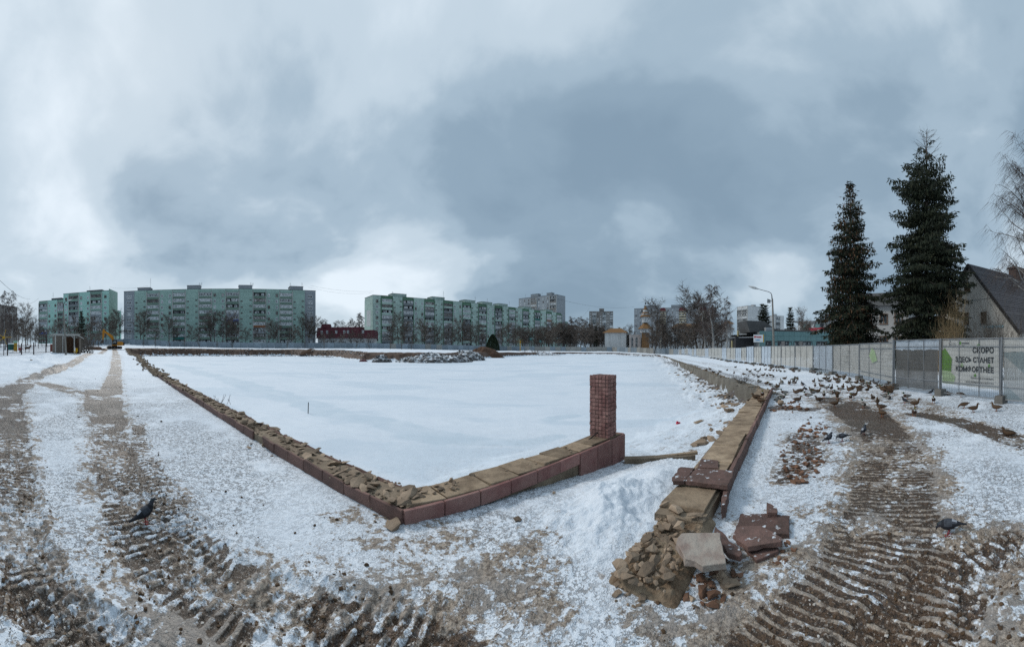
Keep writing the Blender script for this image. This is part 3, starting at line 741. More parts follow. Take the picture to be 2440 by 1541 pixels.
# ------------------------------------------------------------------ concrete retaining wall on the far right bank
rw = empty('retaining_wall'); tag(rw, 'stained grey concrete retaining wall along the right bank of the pond', 'retaining wall')
rzW = math.atan2(DW[1], DW[0])
_tw = np.linspace(0, LW, 120); _twp = W0[None] + DW[None] * _tw[:, None]; _twz = terrain_raw(_twp[:, 0], _twp[:, 1])
def zw(t): return float(np.interp(t, _tw, _twz))
t = -.4; i = 0
while t < LW:
    L = 2.4 if t < 40 else 4.8
    bm = bmesh.new(); bmesh.ops.create_grid(bm, x_segments=10, y_segments=6, size=.5); rnd = random.Random(i)
    for v in bm.verts:
        x, y = v.co.x * (L - .02), v.co.y * 1.6
        v.co = Vector((x, float(fbm(np.array([x * 1.5 + i * 7]), np.array([y * 1.5]), 3, 5)[0] - .5) * -.10, y - .8))
    e = bmesh.ops.extrude_face_region(bm, geom=bm.faces[:])
    for v in [q for q in e['geom'] if isinstance(q, bmesh.types.BMVert)]: v.co.y = -.55 + rnd.uniform(-.03, .03)
    bmesh.ops.recalc_face_normals(bm, faces=bm.faces)
    me = bpy.data.meshes.new('wall_block'); bm.to_mesh(me); bm.free(); me.materials.append(M_greyc)
    p = W0 + DW * (t + L / 2)
    # local y must point to the pond (NW)
    link('wall_block', me, rw, W3(p, zw(t + L / 2) + .03 + rg.uniform(-.03, .03)), (rg.uniform(-.03, .02), -(zw(t + L) - zw(t)) / L, rzW)); t += L; i += 1
sp = []
for i in range(420):
    t = rg.uniform(0, 60); p = W0 + DW * t - NW * rg.uniform(.05, .6); sp.append((p[0], p[1], zw(t) + .04, rg.uniform(.05, .16)))
o = joined_rocks('broken_top', sp, M_cop, rw); tag(o, kind='stuff')
pts = []
for i in range(150):
    t = 26 * rg.random() ** 1.4; d = abs(rg.gauss(.2, .8)); p = W0 + DW * t + NW * (.1 + d); pts.append((p[0], p[1]))
for i in range(26):
    p = PA + DP * rg.uniform(5, 10) + NP_ * rg.uniform(.65, 1.6); pts.append((p[0], p[1]))
for p, z in zip(pts, ground_zs(pts)):
    s = rg.uniform(.1, .42) * (.6 + .4 * rg.random()); o = link('rubble_block', rg.choice(ROCKS + SHARDS), None, (p[0], p[1], z + s * .12), rrot(), (s * 1.4, s, s * .9))
    tag(o, 'broken concrete lump on the snow slope below the retaining wall', 'stone', 'lumps below the retaining wall')
# concrete beam across the way down to the ice
b = MB(); A_ = gp(1488, 1098, -.30); B_ = gp(1655, 1090, -.28)
b.bar(A_, B_, .16, .12); o = b.build('concrete_beam', M_core); tag(o, 'weathered concrete beam lying between the pillar parapet and the walkway', 'beam')
b = MB(); b.bar(gp(1560, 1090, -.27), gp(1662, 1078, -.2), .09, .05); o = b.build('plank', M_cop); tag(o, 'thin weathered board lying on the concrete beam end', 'plank')
for (px, py, L_, label) in ((1665, 1008, .45, 'tan board lying on trampled snow beside the red litter'),):
    p = gp(px, py, -.8); b = MB(); b.box((0, 0, 0), (L_, .14, .03)); o = b.build('plank', M_cop, None, (p.x, p.y, ground_z(p.x, p.y) + .03), .5); tag(o, label, 'plank')
p = gp(1614, 1004, -.85); b = MB(); b.box((0, 0, .05), (.12, .05, .09), 0, .4, taper=.6); b.box((.09, .01, .03), (.07, .05, .05), 0, .9)
o = b.build('litter', mat('red_plastic', (.55, .02, .05), .4, .1), None, (p.x, p.y, ground_z(p.x, p.y))); tag(o, 'small crumpled red litter on the snowy pond slope', 'litter')
p = gp(734, 985, ICE); b = MB(); b.tube([(0, 0, -.1), (.02, 0, .5)], .02, 5); o = b.build('stick', M_dark, None, (p.x, p.y, ICE)); tag(o, 'thin dark stick poking up from the pond ice', 'stick')
# ------------------------------------------------------------------ building kit
M_gB = mat('green_panel_b', (.345, .475, .415), .85, .45, .35, .15, 3, (.25, .355, .31), obj=False, rnd=.06)
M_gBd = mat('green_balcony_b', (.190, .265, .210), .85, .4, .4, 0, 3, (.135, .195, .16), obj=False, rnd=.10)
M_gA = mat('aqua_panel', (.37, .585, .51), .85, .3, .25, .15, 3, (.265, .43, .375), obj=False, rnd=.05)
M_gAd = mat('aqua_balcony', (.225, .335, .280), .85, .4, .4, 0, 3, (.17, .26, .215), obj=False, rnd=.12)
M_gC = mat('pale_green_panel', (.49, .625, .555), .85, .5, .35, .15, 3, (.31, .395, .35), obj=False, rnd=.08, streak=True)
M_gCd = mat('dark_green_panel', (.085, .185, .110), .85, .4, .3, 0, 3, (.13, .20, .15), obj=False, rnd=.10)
M_gry = mat('grey_panel', (.305, .325, .345), .85, .35, .3, .1, 3, (.22, .24, .255), obj=False, rnd=.08)
M_gryd = mat('dark_grey_panel', (.20, .215, .22), .85, .4, .3, .1, 3, (.14, .15, .155), obj=False, rnd=.10)
M_brn = mat('brown_panel', (.235, .215, .200), .85, .4, .3, 0, 3, (.165, .15, .14), obj=False, rnd=.08)
M_wht = mat('white_panel', (.58, .585, .58), .8, .3, .3, 0, 3, (.42, .42, .41), obj=False, streak=True)
M_frame = mat('window_frame', (.80, .82, .83), .6, .1, 2)
M_frameb = mat('brown_frame', (.16, .10, .07), .7, .3, 2)
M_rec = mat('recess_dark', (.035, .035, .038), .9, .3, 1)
M_pil = mat('pilaster', (.46, .455, .43), .8, .35, .4, obj=False)
M_roofd = mat('roof_felt', (.085, .085, .085), .9, .3, .5)
M_blue = mat('blue_sheet', (.02, .075, .30), .5, .2, 2); M_teal = mat('teal_sheet', (.01, .13, .11), .5, .2, 2); M_or = mat('rust_sheet', (.27, .11, .05), .7, .3, 2)
M_cream = mat('cream_panel', (.60, .52, .36), .8, .25, .4)
M_maroon = mat('maroon_roof', (.115, .022, .032), .7, .4, 1.0, 0, 3, (.07, .018, .024), obj=False)
M_brroof = mat('brown_roof', (.235, .125, .048), .8, .4, 1.5, .2, 6, (.15, .08, .035), obj=False)
def glass_mat(name, a, b_):
    m = bpy.data.materials.new(name); m.use_nodes = True; t = m.node_tree; b = t.nodes['Principled BSDF']; g = NG(t)
    oi = t.nodes.new('ShaderNodeObjectInfo').outputs['Random']
    P = t.nodes.new('ShaderNodeNewGeometry').outputs['Position']
    k = g.math('FRACT', g.math('ADD', g.math('MULTIPLY', oi, 7.31), g.math('MULTIPLY', g.noise(P, .9, 1), 3.0)))
    t.links.new(g.mix(g.mapr(k, .55, .62), a, b_), b.inputs['Base Color']); b.inputs['Roughness'].default_value = .12; b.inputs['Specular IOR Level'].default_value = .6
    return m
M_gl = glass_mat('window_glass', (.022, .026, .032), (.20, .205, .20))
M_gl2 = glass_mat('curtained_glass', (.46, .47, .47), (.08, .085, .09))

_mc = {}
def win_mesh(w, h, mull=1, trans=0, fm=M_frame, gm=M_gl, fw=.12):
    key = ('w', w, h, mull, trans, fm.name, gm.name)
    if key in _mc: return _mc[key]
    b = MB(); b.box((0, .03, 0), (w, .06, h), 1)                   # pane sheet, set behind the frame
    b.box((0, -.02, h / 2 - fw / 2), (w, .10, fw), 0); b.box((0, -.03, -h / 2 + fw / 2), (w + .1, .14, fw), 0)
    for x in (-w / 2 + fw / 2, w / 2 - fw / 2): b.box((x, -.018, 0), (fw, .096, h - 2 * fw), 0)
    for i in range(mull): b.box((-w / 2 + w * (i + 1) / (mull + 1), -.016, 0), (fw * .9, .09, h - 2 * fw), 0)
    if trans: b.box((w * .15, -.014, h * .2), (w * .6, .085, fw * .7), 0)
    me = b.mesh('window', [fm, gm]); _mc[key] = me; return me
def bal_mesh(w, fh, kind, pm, seed):
    """balcony of one flat: parapet, glazing or open loggia"""
    key = ('b', w, fh, kind, pm.name, seed)
    if key in _mc: return _mc[key]
    rnd = random.Random(seed); b = MB(); ph = fh * .40; gh = fh * .50
    pmat = 0; fr = 1; gl = 2; dk = 3
    b.box((0, -.35, -fh / 2 + ph / 2 + .04), (w, .10, ph), pmat)                       # parapet panel
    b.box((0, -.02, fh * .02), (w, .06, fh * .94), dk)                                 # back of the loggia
    b.box((0, -.19, -fh / 2 + .06), (w, .34, .10), pmat); b.box((0, -.20, fh / 2 - .08), (w, .36, .12), pmat)
    zb = -fh / 2 + ph + .04
    if kind in (0, 1):
        n = max(4, int(w / .75)); z0 = zb + gh / 2
        b.box((0, -.33, z0), (w * .98, .03, gh), gl)
        for i in range(n + 1): b.box((-w * .49 + w * .98 * i / n, -.36, z0), (.14, .06, gh), fr)
        b.box((0, -.362, zb + .05), (w * .98, .07, .17), fr); b.box((0, -.362, zb + gh - .05), (w * .98, .07, .13), fr)
        if rnd.random() < .5: b.box((0, -.365, zb + gh * .66), (w * .98, .05, .05), fr)
    elif kind == 2:
        b.box((-w * .2, -.05, zb + gh * .42), (w * .35, .06, gh * .8), gl); b.box((w * .27, -.055, zb + gh * .45), (w * .2, .06, gh * .75), fr)
        b.box((w * .27, -.07, zb + gh * .45), (w * .16, .05, gh * .65), gl)
    elif kind == 3:
        b.box((w * .2, -.33, zb + gh / 2), (w * .55, .03, gh), gl)
        for i in range(4): b.box((w * (-.07 + .18 * i), -.36, zb + gh / 2), (.08, .06, gh), fr)
        b.box((-w * .3, -.05, zb + gh * .42), (w * .25, .06, gh * .8), gl)
    fm = M_frame if kind != 1 else M_frameb
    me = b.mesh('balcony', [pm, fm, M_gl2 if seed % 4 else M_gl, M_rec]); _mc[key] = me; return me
def panel_mesh(w, h, m, d=.12):
    key = ('p', round(w, 3), round(h, 3), m.name)
    if key in _mc: return _mc[key]
    b = MB(); b.box((0, d / 2, 0), (w - .03, d, h - .03)); me = b.mesh('wall_panel', m); _mc[key] = me; return me
br = random.Random(11)
def facade(root, bays, floors, fh, z0, P, off=(0, 0), rz=0.0, attic=1.6):
    """bays: list of (type, width); builds panels, windows and balconies as parts of root in a local frame (facade on y = 0 facing -y)"""
    q = Matrix.Rotation(rz, 3, 'Z'); x = 0.0
    def put(name, me, lx, ly, lz, s=1):
        v = q @ Vector((lx, ly, 0)); return link(name, me, root, (off[0] + v.x, off[1] + v.y, lz), rz)
    H = floors * fh
    for bi, (ty, w) in enumerate(bays):
        cx = x + w / 2
        pm = P['panel']; dy = 0
        if ty == 'grey': pm = P.get('end', pm)
        if ty in ('st', 'w2'): dy = -.25
        if ty == 'bal':
            b = MB()
            for sx in (x + .12, x + w - .12): put('pilaster', pil_mesh(H + 1.0, P.get('pil', M_pil)), sx, -.28, z0 + H / 2 + .2)
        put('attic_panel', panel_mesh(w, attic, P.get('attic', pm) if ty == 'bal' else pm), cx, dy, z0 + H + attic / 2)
        for f in range(floors):
            zc = z0 + fh * (f + .5)
            if ty == 'bal':
                k = br.choices((0, 1, 2, 3), P.get('bk', (5, 2, 2, 1)))[0]
                m_ = P['bal']
                u = br.random()
                if u < P.get('odd', .0): m_ = br.choice((M_blue, M_teal, M_or, M_gryd))
                elif u < P.get('odd', 0) + P.get('alt', .15): m_ = P.get('bal2', M_gryd)
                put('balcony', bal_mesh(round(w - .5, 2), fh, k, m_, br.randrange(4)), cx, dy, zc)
                continue
            put('wall_panel', panel_mesh(w, fh, pm), cx, dy, zc)
            if ty == 'grey': put('window', win_mesh(2.3, 1.5, 2, 0, M_frame, br.choice((M_gl, M_gl2))), cx, dy - .02, zc)
            elif ty == 'w2':
                for sx in (-.30, .30): put('window', win_mesh(1.1, 1.5, 1, br.random() < .4, br.choice((M_frame, M_frame, M_frameb)), br.choice((M_gl, M_gl, M_gl2))), cx + sx * w, dy - .02, zc)
            elif ty == 'w1': put('window', win_mesh(1.35, 1.5, 1, br.random() < .4, br.choice((M_frame, M_frameb)), br.choice((M_gl, M_gl, M_gl2))), cx, dy - .02, zc)
            elif ty == 'w1s': put('window', win_mesh(1.15, 1.45, 1, 0, br.choice((M_frame, M_frame, M_frameb)), br.choice((M_gl, M_gl2))), cx, dy - .02, zc)
            elif ty == 'st' and f < floors - (1 if bi % 2 else 0):
                for sx in (-.33, .33): put('window', win_mesh(.95, .62, 0, 0, M_frameb, M_gl, .07), cx + sx * w, dy - .02, zc + (.5 if sx > 0 else -.1))
        x += w
    return x
def pil_mesh(h, m):
    key = ('pil', round(h, 2), m.name)
    if key in _mc: return _mc[key]
    b = MB(); b.box((0, 0, 0), (.34, .55, h)); me = b.mesh('pilaster', m); _mc[key] = me; return me
def antenna(root, x, y, z, h):
    b = MB(); b.tube([(x, y, z), (x, y, z + h)], .045, 5)
    for k in range(3): b.bar((x - .5 + .1 * k, y, z + h * (.6 + .15 * k)), (x + .5 - .1 * k, y, z + h * (.6 + .15 * k)), .04)
    b.build('antenna', M_dark, root)
def roofbox(root, x0, x1, y0, y1, z, h, m):
    b = MB(); b.bb((x0, y0, z), (x1, y1, z + h)); b.bb((x0 - .15, y0 - .15, z + h + .003), (x1 + .15, y1 + .15, z + h + .16), 1); b.build('lift_housing', [m, M_roofd], root)
def body(root, L, D, z0, z1, m, y0=.14, name='wall'):
    b = MB(); b.bb((.02, y0, z0), (L - .02, D, z1)); b.build(name, m, root)
    b = MB(); b.bb((-.1, -.1, z1 + .002), (L + .1, D + .1, z1 + .18)); b.build('roof', M_roofd, root)

# ---- grey-ended long green block behind the left of the pond
LB = 95.7; dB = Vector((.676, .737, 0)); F_ = Vector((-123.1, 112.8, 0)); oB = F_ - dB * 51.7
bB = empty('apartment_block', (oB.x, oB.y, 1.4), math.atan2(dB.y, dB.x)); tag(bB, 'long nine-storey green apartment block with grey end bays, seen square on', 'building')
bays = [('grey', 5.6), ('st', 6.2), ('bal', 6.5), ('w2', 6.4), ('bal', 6.5), ('st', 6.3), ('bal', 6.5), ('w2', 6.5), ('bal', 6.6), ('st', 6.5), ('bal', 6.5), ('w2', 6.5), ('bal', 6.5), ('st', 6.1), ('grey', 5.6)]
k_ = LB / sum(w for _, w in bays); bays = [(a, w * k_) for a, w in bays]
facade(bB, bays, 9, 2.86, 1.3, dict(panel=M_gB, end=M_gry, bal=M_gBd, attic=M_gB, bk=(6, 1, 2, 1), alt=.12, bal2=M_gry, odd=.02))
body(bB, LB, 12.5, -1, 1.3 + 9 * 2.86 + 1.55, M_gB)
zr = 1.3 + 9 * 2.86 + 1.75
for x in (6.8, 32, 57.5, 83): roofbox(bB, x, x + 6.6, 1.5, 7, zr, 1.9 if x > 10 else 1.5, M_gry)
for x, h in ((13, 5), (38, 2.2), (39, 2.2), (63.5, 2.3), (64.6, 2), (83.5, 2.6), (89.6, 2.8)): antenna(bB, x, 4, zr + 1.6, h)

# ---- aqua block at far left, two volumes
oA = Vector((-185, 50.3, 1.8)); cA = Vector((-166, 69.8, 0)); dA = (cA - Vector((oA.x, oA.y, 0))); LA = dA.length; dA.normalize()
bA = empty('apartment_block', oA, math.atan2(dA.y, dA.x)); tag(bA, 'aqua green apartment block with a lower wing, far left behind the playground', 'building')
bays = [('w1', 3.4), ('bal', 6.4), ('w2', 6.8), ('bal', 6.6), ('w1', 4.0)]; k_ = LA / sum(w for _, w in bays); bays = [(a, w * k_) for a, w in bays]
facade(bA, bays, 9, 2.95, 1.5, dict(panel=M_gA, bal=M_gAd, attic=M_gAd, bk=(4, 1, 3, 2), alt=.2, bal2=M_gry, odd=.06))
body(bA, LA, 13, -1, 1.5 + 9 * 2.95 + 1.55, M_gA)
b = MB(); b.box((LA + .06, 6.5, 15.5), (.12, 13.1, 30.2)); b.build('end_wall', M_gB, bA)
for z in (18, 27): link('window', win_mesh(.7, 1.5, 0), bA, (LA + .14, 6.5, z), math.pi / 2)
antenna(bA, 14, 5, 30, 3.6); roofbox(bA, 13, 22, 3, 8, 29.8, 1.0, M_gryd)
# lower wing, continuing to the left and slightly set back
facade(bA, [('bal', 6.0), ('w2', 6.6), ('bal', 4.2)], 8, 2.95, 1.5, dict(panel=M_gA, bal=M_gAd, attic=M_gAd, bk=(4, 1, 3, 2), alt=.2, bal2=M_gry, odd=.08), off=(-16.8, .9))
b = MB(); b.bb((-16.8, 1.06, -1), (-.02, 12, 1.5 + 8 * 2.95 + 1.55)); b.bb((-16.9, .8, 1.5 + 8 * 2.95 + 1.56), (-.03, 12.1, 1.5 + 8 * 2.95 + 1.74), 1); b.build('wing_wall', [M_gA, M_roofd], bA)
antenna(bA, -9, 4, 26.8, 5); roofbox(bA, -9.5, -3, 3, 8, 26.9, 1.1, M_gryd)

# ---- pale green block receding to the right
oC = Vector((-70, 163.6, .3)); eC = Vector((39.2, 272, 0)); dC = (eC - Vector((oC.x, oC.y, 0))); LC = dC.length; dC.normalize()
bC = empty('apartment_block', oC, math.atan2(dC.y, dC.x)); tag(bC, 'very long pale green apartment block running away behind the earth heaps', 'building')
bays = [('w1', 4.2)] + [('bal', 6.4), ('st', 5.4), ('bal', 6.4), ('w2', 6.4)] * 6; bays = bays[:-1]; k_ = LC / sum(w for _, w in bays); bays = [(a, w * k_) for a, w in bays]
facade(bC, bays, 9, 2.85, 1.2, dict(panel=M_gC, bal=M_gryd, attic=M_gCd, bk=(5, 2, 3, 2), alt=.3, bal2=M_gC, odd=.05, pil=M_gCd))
body(bC, LC, 12.4, -1, 1.2 + 9 * 2.85 + 1.55, M_gC)
b = MB()
for f in range(9):
    for j in range(4): b.box((-.06, .1 + 12.3 * (j + .5) / 4, 1.2 + 2.85 * (f + .5)), (.10, 12.3 / 4 - .04, 2.81), 1 if (f in (4, 5, 6) and j in (1, 2)) else 0)
b.build('end_wall', [M_gC, M_wht], bC)
zr = 1.2 + 9 * 2.85 + 1.75
for x in (12, 37, 60, 74, 88, 112, 137): roofbox(bC, x, x + 8.5, 2, 7.5, zr, 1.7, M_gC)
for x, h in ((13, 1.6), (46, 4.5), (70, 3.5), (80, 3), (100, 3)): antenna(bC, x, 4, zr + 1.5, h)

def tower(label, p_left, p_right, zb, floors, fh, bays, P, depth=14, side=None, roofboxes=(), base_name='apartment_tower'):
    d = p_right - p_left; d.z = 0; L = d.length; d.normalize()
    t = empty(base_name, (p_left.x, p_left.y, zb), math.atan2(d.y, d.x)); tag(t, label, 'building')
    k = L / sum(w for _, w in bays); bays = [(a, w * k) for a, w in bays]
    facade(t, bays, floors, fh, .8, P, attic=1.2); body(t, L, depth, -1, .8 + floors * fh + 1.15, P.get('end', P['panel']))
    if side: facade(t, side[1], floors, fh, .8, side[2], off=(L, 0) if side[0] > 0 else (0, depth), rz=math.pi / 2 if side[0] > 0 else -math.pi / 2, attic=1.2)
    for (a, b_, h) in roofboxes: roofbox(t, a * L, b_ * L, 2, 6, .8 + floors * fh + 1.4, h, P['panel'])
    return t, L
PG = dict(panel=M_gry, bal=M_gryd, attic=M_gry, bk=(4, 1, 4, 2), alt=.3, bal2=M_brn, end=M_gry)
tD, LD = tower('grey tower block rising behind the far end of the pale green block', pol(1236, 322), pol(1326, 296), 0, 16, 2.82, [('w1s', 3.6), ('w1s', 3.6), ('w1s', 3.6), ('bal', 5.2), ('w1s', 3.6), ('w1s', 3.6), ('w1s', 3.6), ('bal', 5.2)], PG, roofboxes=((.3, .5, 2.6), (.72, .85, 2.2)))
b = MB(); b.bb((LD * .36, -.9, -1), (LD * .78, -.16 - .5, 49.0)); 
for x in (.1, .3, .55, .8): antenna(tD, LD * x, 5, 47.5, 4)
PE = dict(panel=M_brn, bal=M_gryd, attic=M_brn, bk=(3, 1, 4, 2), alt=.35, bal2=M_wht, end=M_brn)
tE, LE = tower('brown grey tower block standing alone above the bare wood', pol(1404, 372), pol(1461, 372), -.5, 14, 2.78, [('w1s', 3.4), ('bal', 5.2), ('w1s', 3.4), ('w1s', 3.4), ('bal', 5.2), ('w1s', 3.4), ('bal', 4.4)], PE, side=(1, [('w1s', 7), ('w1s', 7)], dict(panel=M_gryd, bal=M_gryd)), roofboxes=((.42, .62, 3.0),))
PF = dict(panel=M_gry, bal=M_cream, attic=M_gry, bk=(1, 0, 3, 5), alt=.0, bal2=M_cream, end=M_gry)
tF, LF = tower('wide pale tower block with dark red bay roofs behind the church tower', pol(1511, 400), pol(1705, 386), -1, 16, 2.85, [('w1s', 4.5), ('w1s', 4.5), ('bal', 5.6), ('w1s', 4.5), ('w1s', 4.5), ('w1s', 4.5), ('bal', 6.4), ('w1s', 4.5), ('w1s', 4.5), ('w1s', 4.5), ('bal', 7.6), ('w1s', 4.5), ('w1s', 4.5), ('w1s', 4.5), ('bal', 7.6), ('w1s', 4.5), ('w1s', 4.5)], PF, roofboxes=((.12, .3, 3), (.46, .62, 3), (.66, .9, 4.5)))
kF = LF / (12 * 4.5 + 5.6 + 6.4 + 7.6 * 2 + 4.5); xF = 0
for i, (cx, w, m_) in enumerate(((.118, 5.8, M_roofd), (.36, 7.4, M_maroon), (.60, 8.4, M_maroon), (.855, 8.4, M_maroon))):
    b = MB(); X = cx * LF; z0 = 44.0 - (0 if i else .8)
    b.add([(X - w / 2, -.9, z0), (X + w / 2, -.9, z0), (X + w / 2, .1, z0), (X - w / 2, .1, z0), (X - w / 3, -.2, z0 + 3.6), (X + w / 3, -.2, z0 + 3.6), (X + w / 3, .1, z0 + 3.6), (X - w / 3, .1, z0 + 3.6)], [(0, 1, 5, 4), (1, 2, 6, 5), (3, 0, 4, 7), (4, 5, 6, 7), (0, 3, 2, 1)]); b.build('bay_roof', m_, tF)
PW2 = dict(panel=M_wht, bal=M_gryd, attic=M_wht, bk=(3, 1, 4, 2), end=M_wht)
tower('tall white tower block behind the two small spruces, left one of two', pol(1782, 330), pol(1822, 345), -1, 14, 2.9, [('blank', 4)] * 4, PW2, depth=16, side=(-1, [('bal', 8), ('bal', 8)], PW2), roofboxes=((.4, .55, 1.5),))
tower('lower white tower block behind the two small spruces, further right', pol(1838, 340), pol(1868, 345), -1, 11, 2.9, [('blank', 4), ('bal', 5), ('blank', 4)], PW2, roofboxes=((.3, .5, 1.5),))
tower('brownish block of flats hidden behind the birches, leftmost building', pol(-40, 215), pol(41, 240), 3, 9, 2.75, [('w1s', 3.5), ('bal', 5), ('w1s', 3.5), ('w1s', 3.5), ('bal', 5), ('w1s', 3.5)], dict(panel=M_brn, bal=M_brn, bk=(2, 1, 3, 2), end=M_brn))
tower('small green block showing past the end of the pale green block', pol(1337, 330), pol(1352, 330), 0, 9, 2.7, [('w1s', 3.2), ('w1s', 3.2)], dict(panel=M_gA, bal=M_gAd, end=M_gA))
tower('aqua block glimpsed in the gap between the two left blocks', pol(279, 260), pol(289, 262), 3, 9, 2.7, [('w1s', 3.2)], dict(panel=M_gA, bal=M_gAd, end=M_gA))
tower('brown block of flats low behind the bare wood, middle distance', pol(1352, 300), pol(1374, 300), 0, 7, 2.7, [('w1s', 3), ('w1s', 3), ('w1s', 3)], dict(panel=M_brn, bal=M_brn, end=M_brn))

# ---- two-storey building with a dark red mansard roof
pL0, pR0 = pol(757, 158), pol(888, 152); d = pR0 - pL0; LR = d.length; d.normalize()
rr = empty('mansard_building', (pL0.x, pL0.y, 1.2), math.atan2(d.y, d.x)); tag(rr, 'low building under a dark red mansard roof between the two green blocks', 'building')
b = MB(); b.bb((0, .2, -1), (LR, 12, 4.6)); b.build('wall', M_wht, rr)
b = MB(); k1 = LR * .77
b.add([(-.5, -.6, 4.6), (k1, -.6, 4.6), (k1, .9, 9.6), (-.5, .9, 9.6), (k1, 12, 9.6), (-.5, 12, 9.6), (k1, 12.5, 4.6), (-.5, 12.5, 4.6)], [(0, 1, 2, 3), (3, 2, 4, 5), (1, 6, 4, 2), (7, 0, 3, 5), (0, 7, 6, 1)])
b.add([(k1, -.5, 4.5), (LR + .6, -.5, 4.5), (LR + .6, .7, 8.2), (k1, .7, 8.2), (LR + .6, 12, 8.2), (k1, 12, 8.2), (LR + .6, 12.4, 4.5), (k1, 12.4, 4.5)], [(0, 1, 2, 3), (3, 2, 4, 5), (1, 6, 4, 2), (0, 7, 6, 1)])
ro = b.build('roof', M_maroon, rr)
b = MB(); b.tube([(3.2, 3, 9.6), (3.2, 3, 11.2)], [2.6, 2.2], 10); b.build('roof_dome', M_maroon, ro)
for x in (2, 4.6, 9, 12.8, 14.6, 21.5): link('window', win_mesh(.9, 1.3, 1), rr, (x * LR / 26, .05 if x < k1 else .2, 7.4), 0)
for i in range(9): link('window', win_mesh(1.4, 1.6, 1), rr, (LR * (i + .5) / 9, .16, 2.6), 0)

# ---- church-like building with brown tent roofs
ch = empty('church_building', pol(1538, 165, -.4)); ch.rotation_euler = (0, 0, -th(1538)); tag(ch, 'white building with brown hipped roofs and a tiered tower with cross', 'building')
S = .2015
def zz_(y): return 1.75 + (827 - y) * S + .4
def lathe(prof, m, name, n=8, x=0.0, y=0.0, rot=.39):
    b = MB(); K = len(prof)
    for (r_, z) in prof:
        for k in range(n): b.v.append((x + r_ * math.cos(rot + 2 * math.pi * k / n), y + r_ * math.sin(rot + 2 * math.pi * k / n), z))
    for i in range(K - 1):
        for k in range(n): b.f.append([i * n + k, i * n + (k + 1) % n, (i + 1) * n + (k + 1) % n, (i + 1) * n + k]); b.m.append(0)
    b.f.append([(K - 1) * n + k for k in range(n)]); b.m.append(0)
    return b.build(name, m, ch)
lathe([(2.6, -1), (2.6, zz_(793))], mat('brown_brick', (.22, .12, .055), .9, .4, 2, obj=False), 'tower_base', 4, rot=math.pi / 4)
lathe([(2.65, zz_(792.8)), (2.65, zz_(783.8))], M_wht, 'tower_drum')
lathe([(3.9, zz_(783.6)), (.5, zz_(767.5))], M_brroof, 'tower_roof')
lathe([(1.75, zz_(769.0)), (1.75, zz_(755.2))], M_wht, 'tower_drum')
lathe([(2.85, zz_(755)), (2.1, zz_(750.5))], M_brroof, 'tower_roof')
lathe([(2.15, zz_(750.4)), (2.1, zz_(747.6))], M_wht, 'tower_ring')
lathe([(1.9, zz_(747.5)), (1.4, zz_(743.6))], M_brroof, 'tower_roof')
lathe([(1.35, zz_(743.5)), (1.25, zz_(738.8))], M_wht, 'tower_ring')
lathe([(1.15, zz_(738.7)), (.08, zz_(727.5))], M_brroof, 'tower_spire')
b = MB(); b.box((0, 0, zz_(723)), (.5, .5, 1.0)); b.bar((0, 0, zz_(721)), (0, 0, zz_(707)), .09); b.bar((-.45, 0, zz_(714)), (.45, 0, zz_(714)), .09); b.build('cross', M_dark, ch)
for k in range(8):
    a = .39 + math.pi / 8 + 2 * math.pi * k / 8; o = link('window', win_mesh(.55, 2.0, 0), ch, (1.68 * math.cos(a), 1.68 * math.sin(a), zz_(762)), a + math.pi / 2)
    link('window', win_mesh(.7, 1.2, 0), ch, (2.5 * math.cos(a), 2.5 * math.sin(a), zz_(788)), a + math.pi / 2)
def hip(x0, x1, y0, y1, ze, zr_, name='hall_roof', inset=2.0):
    ym = (y0 + y1) / 2; b = MB(); b.add([(x0, y0, ze), (x1, y0, ze), (x1, y1, ze), (x0, y1, ze), (x0 + inset, ym, zr_), (x1 - inset, ym, zr_)], [(0, 1, 5, 4), (1, 2, 5), (2, 3, 4, 5), (3, 0, 4), (0, 3, 2, 1)]); b.build(name, M_brroof, ch)
b = MB(); b.bb((9, 2, -1), (43.5, 14, zz_(781.5))); b.build('hall_wall', M_wht, ch); hip(12, 44.5, 1.2, 15, zz_(781.4), zz_(768), inset=4)
b = MB(); b.bb((7.6, .9, -1), (10.2, 3, zz_(774))); b.tube([(8.9, .8, zz_(778)), (8.9, 3, zz_(778))], 1.5, 14); b.build('arch_bay', M_wht, ch)
b = MB(); b.tube([(8.9, .72, zz_(779)), (8.9, .78, zz_(779))], 1.05, 14); b.bb((7.9, .74, 2), (9.9, .78, zz_(779))); b.build('arch_window', M_gl, ch)
for i in range(9): link('window', win_mesh(1.2, 2.2, 1), ch, (12.5 + i * 3.4, 1.95, 5.5), 0)
b = MB(); b.bb((39.5, 1.5, -1), (43, 5, zz_(769))); b.build('turret', M_wht, ch); hip(38.4, 44, .8, 5.8, zz_(768.8), zz_(759.5), 'turret_roof', 2.8)
b = MB(); b.bb((-7.8, .5, -1), (-2.3, 9, zz_(797))); b.build('side_wing', mat('pinkish_wall', (.50, .44, .41), .8, .3, .5), ch)
for x in (-6.4, -4.3): 
    b = MB(); b.tube([(x, .46, zz_(806)), (x, .49, zz_(806))], .5, 10); b.bb((x - .5, .46, 1.5), (x + .5, .488, zz_(806))); b.build('arch_window', M_gl, ch)
b = MB(); b.bb((-20, 3, -1), (-9.5, 12, zz_(792))); b.build('rear_wall', M_wht, ch); hip(-21, -8.6, 2, 13, zz_(791.8), zz_(780), 'rear_roof', 3.5)

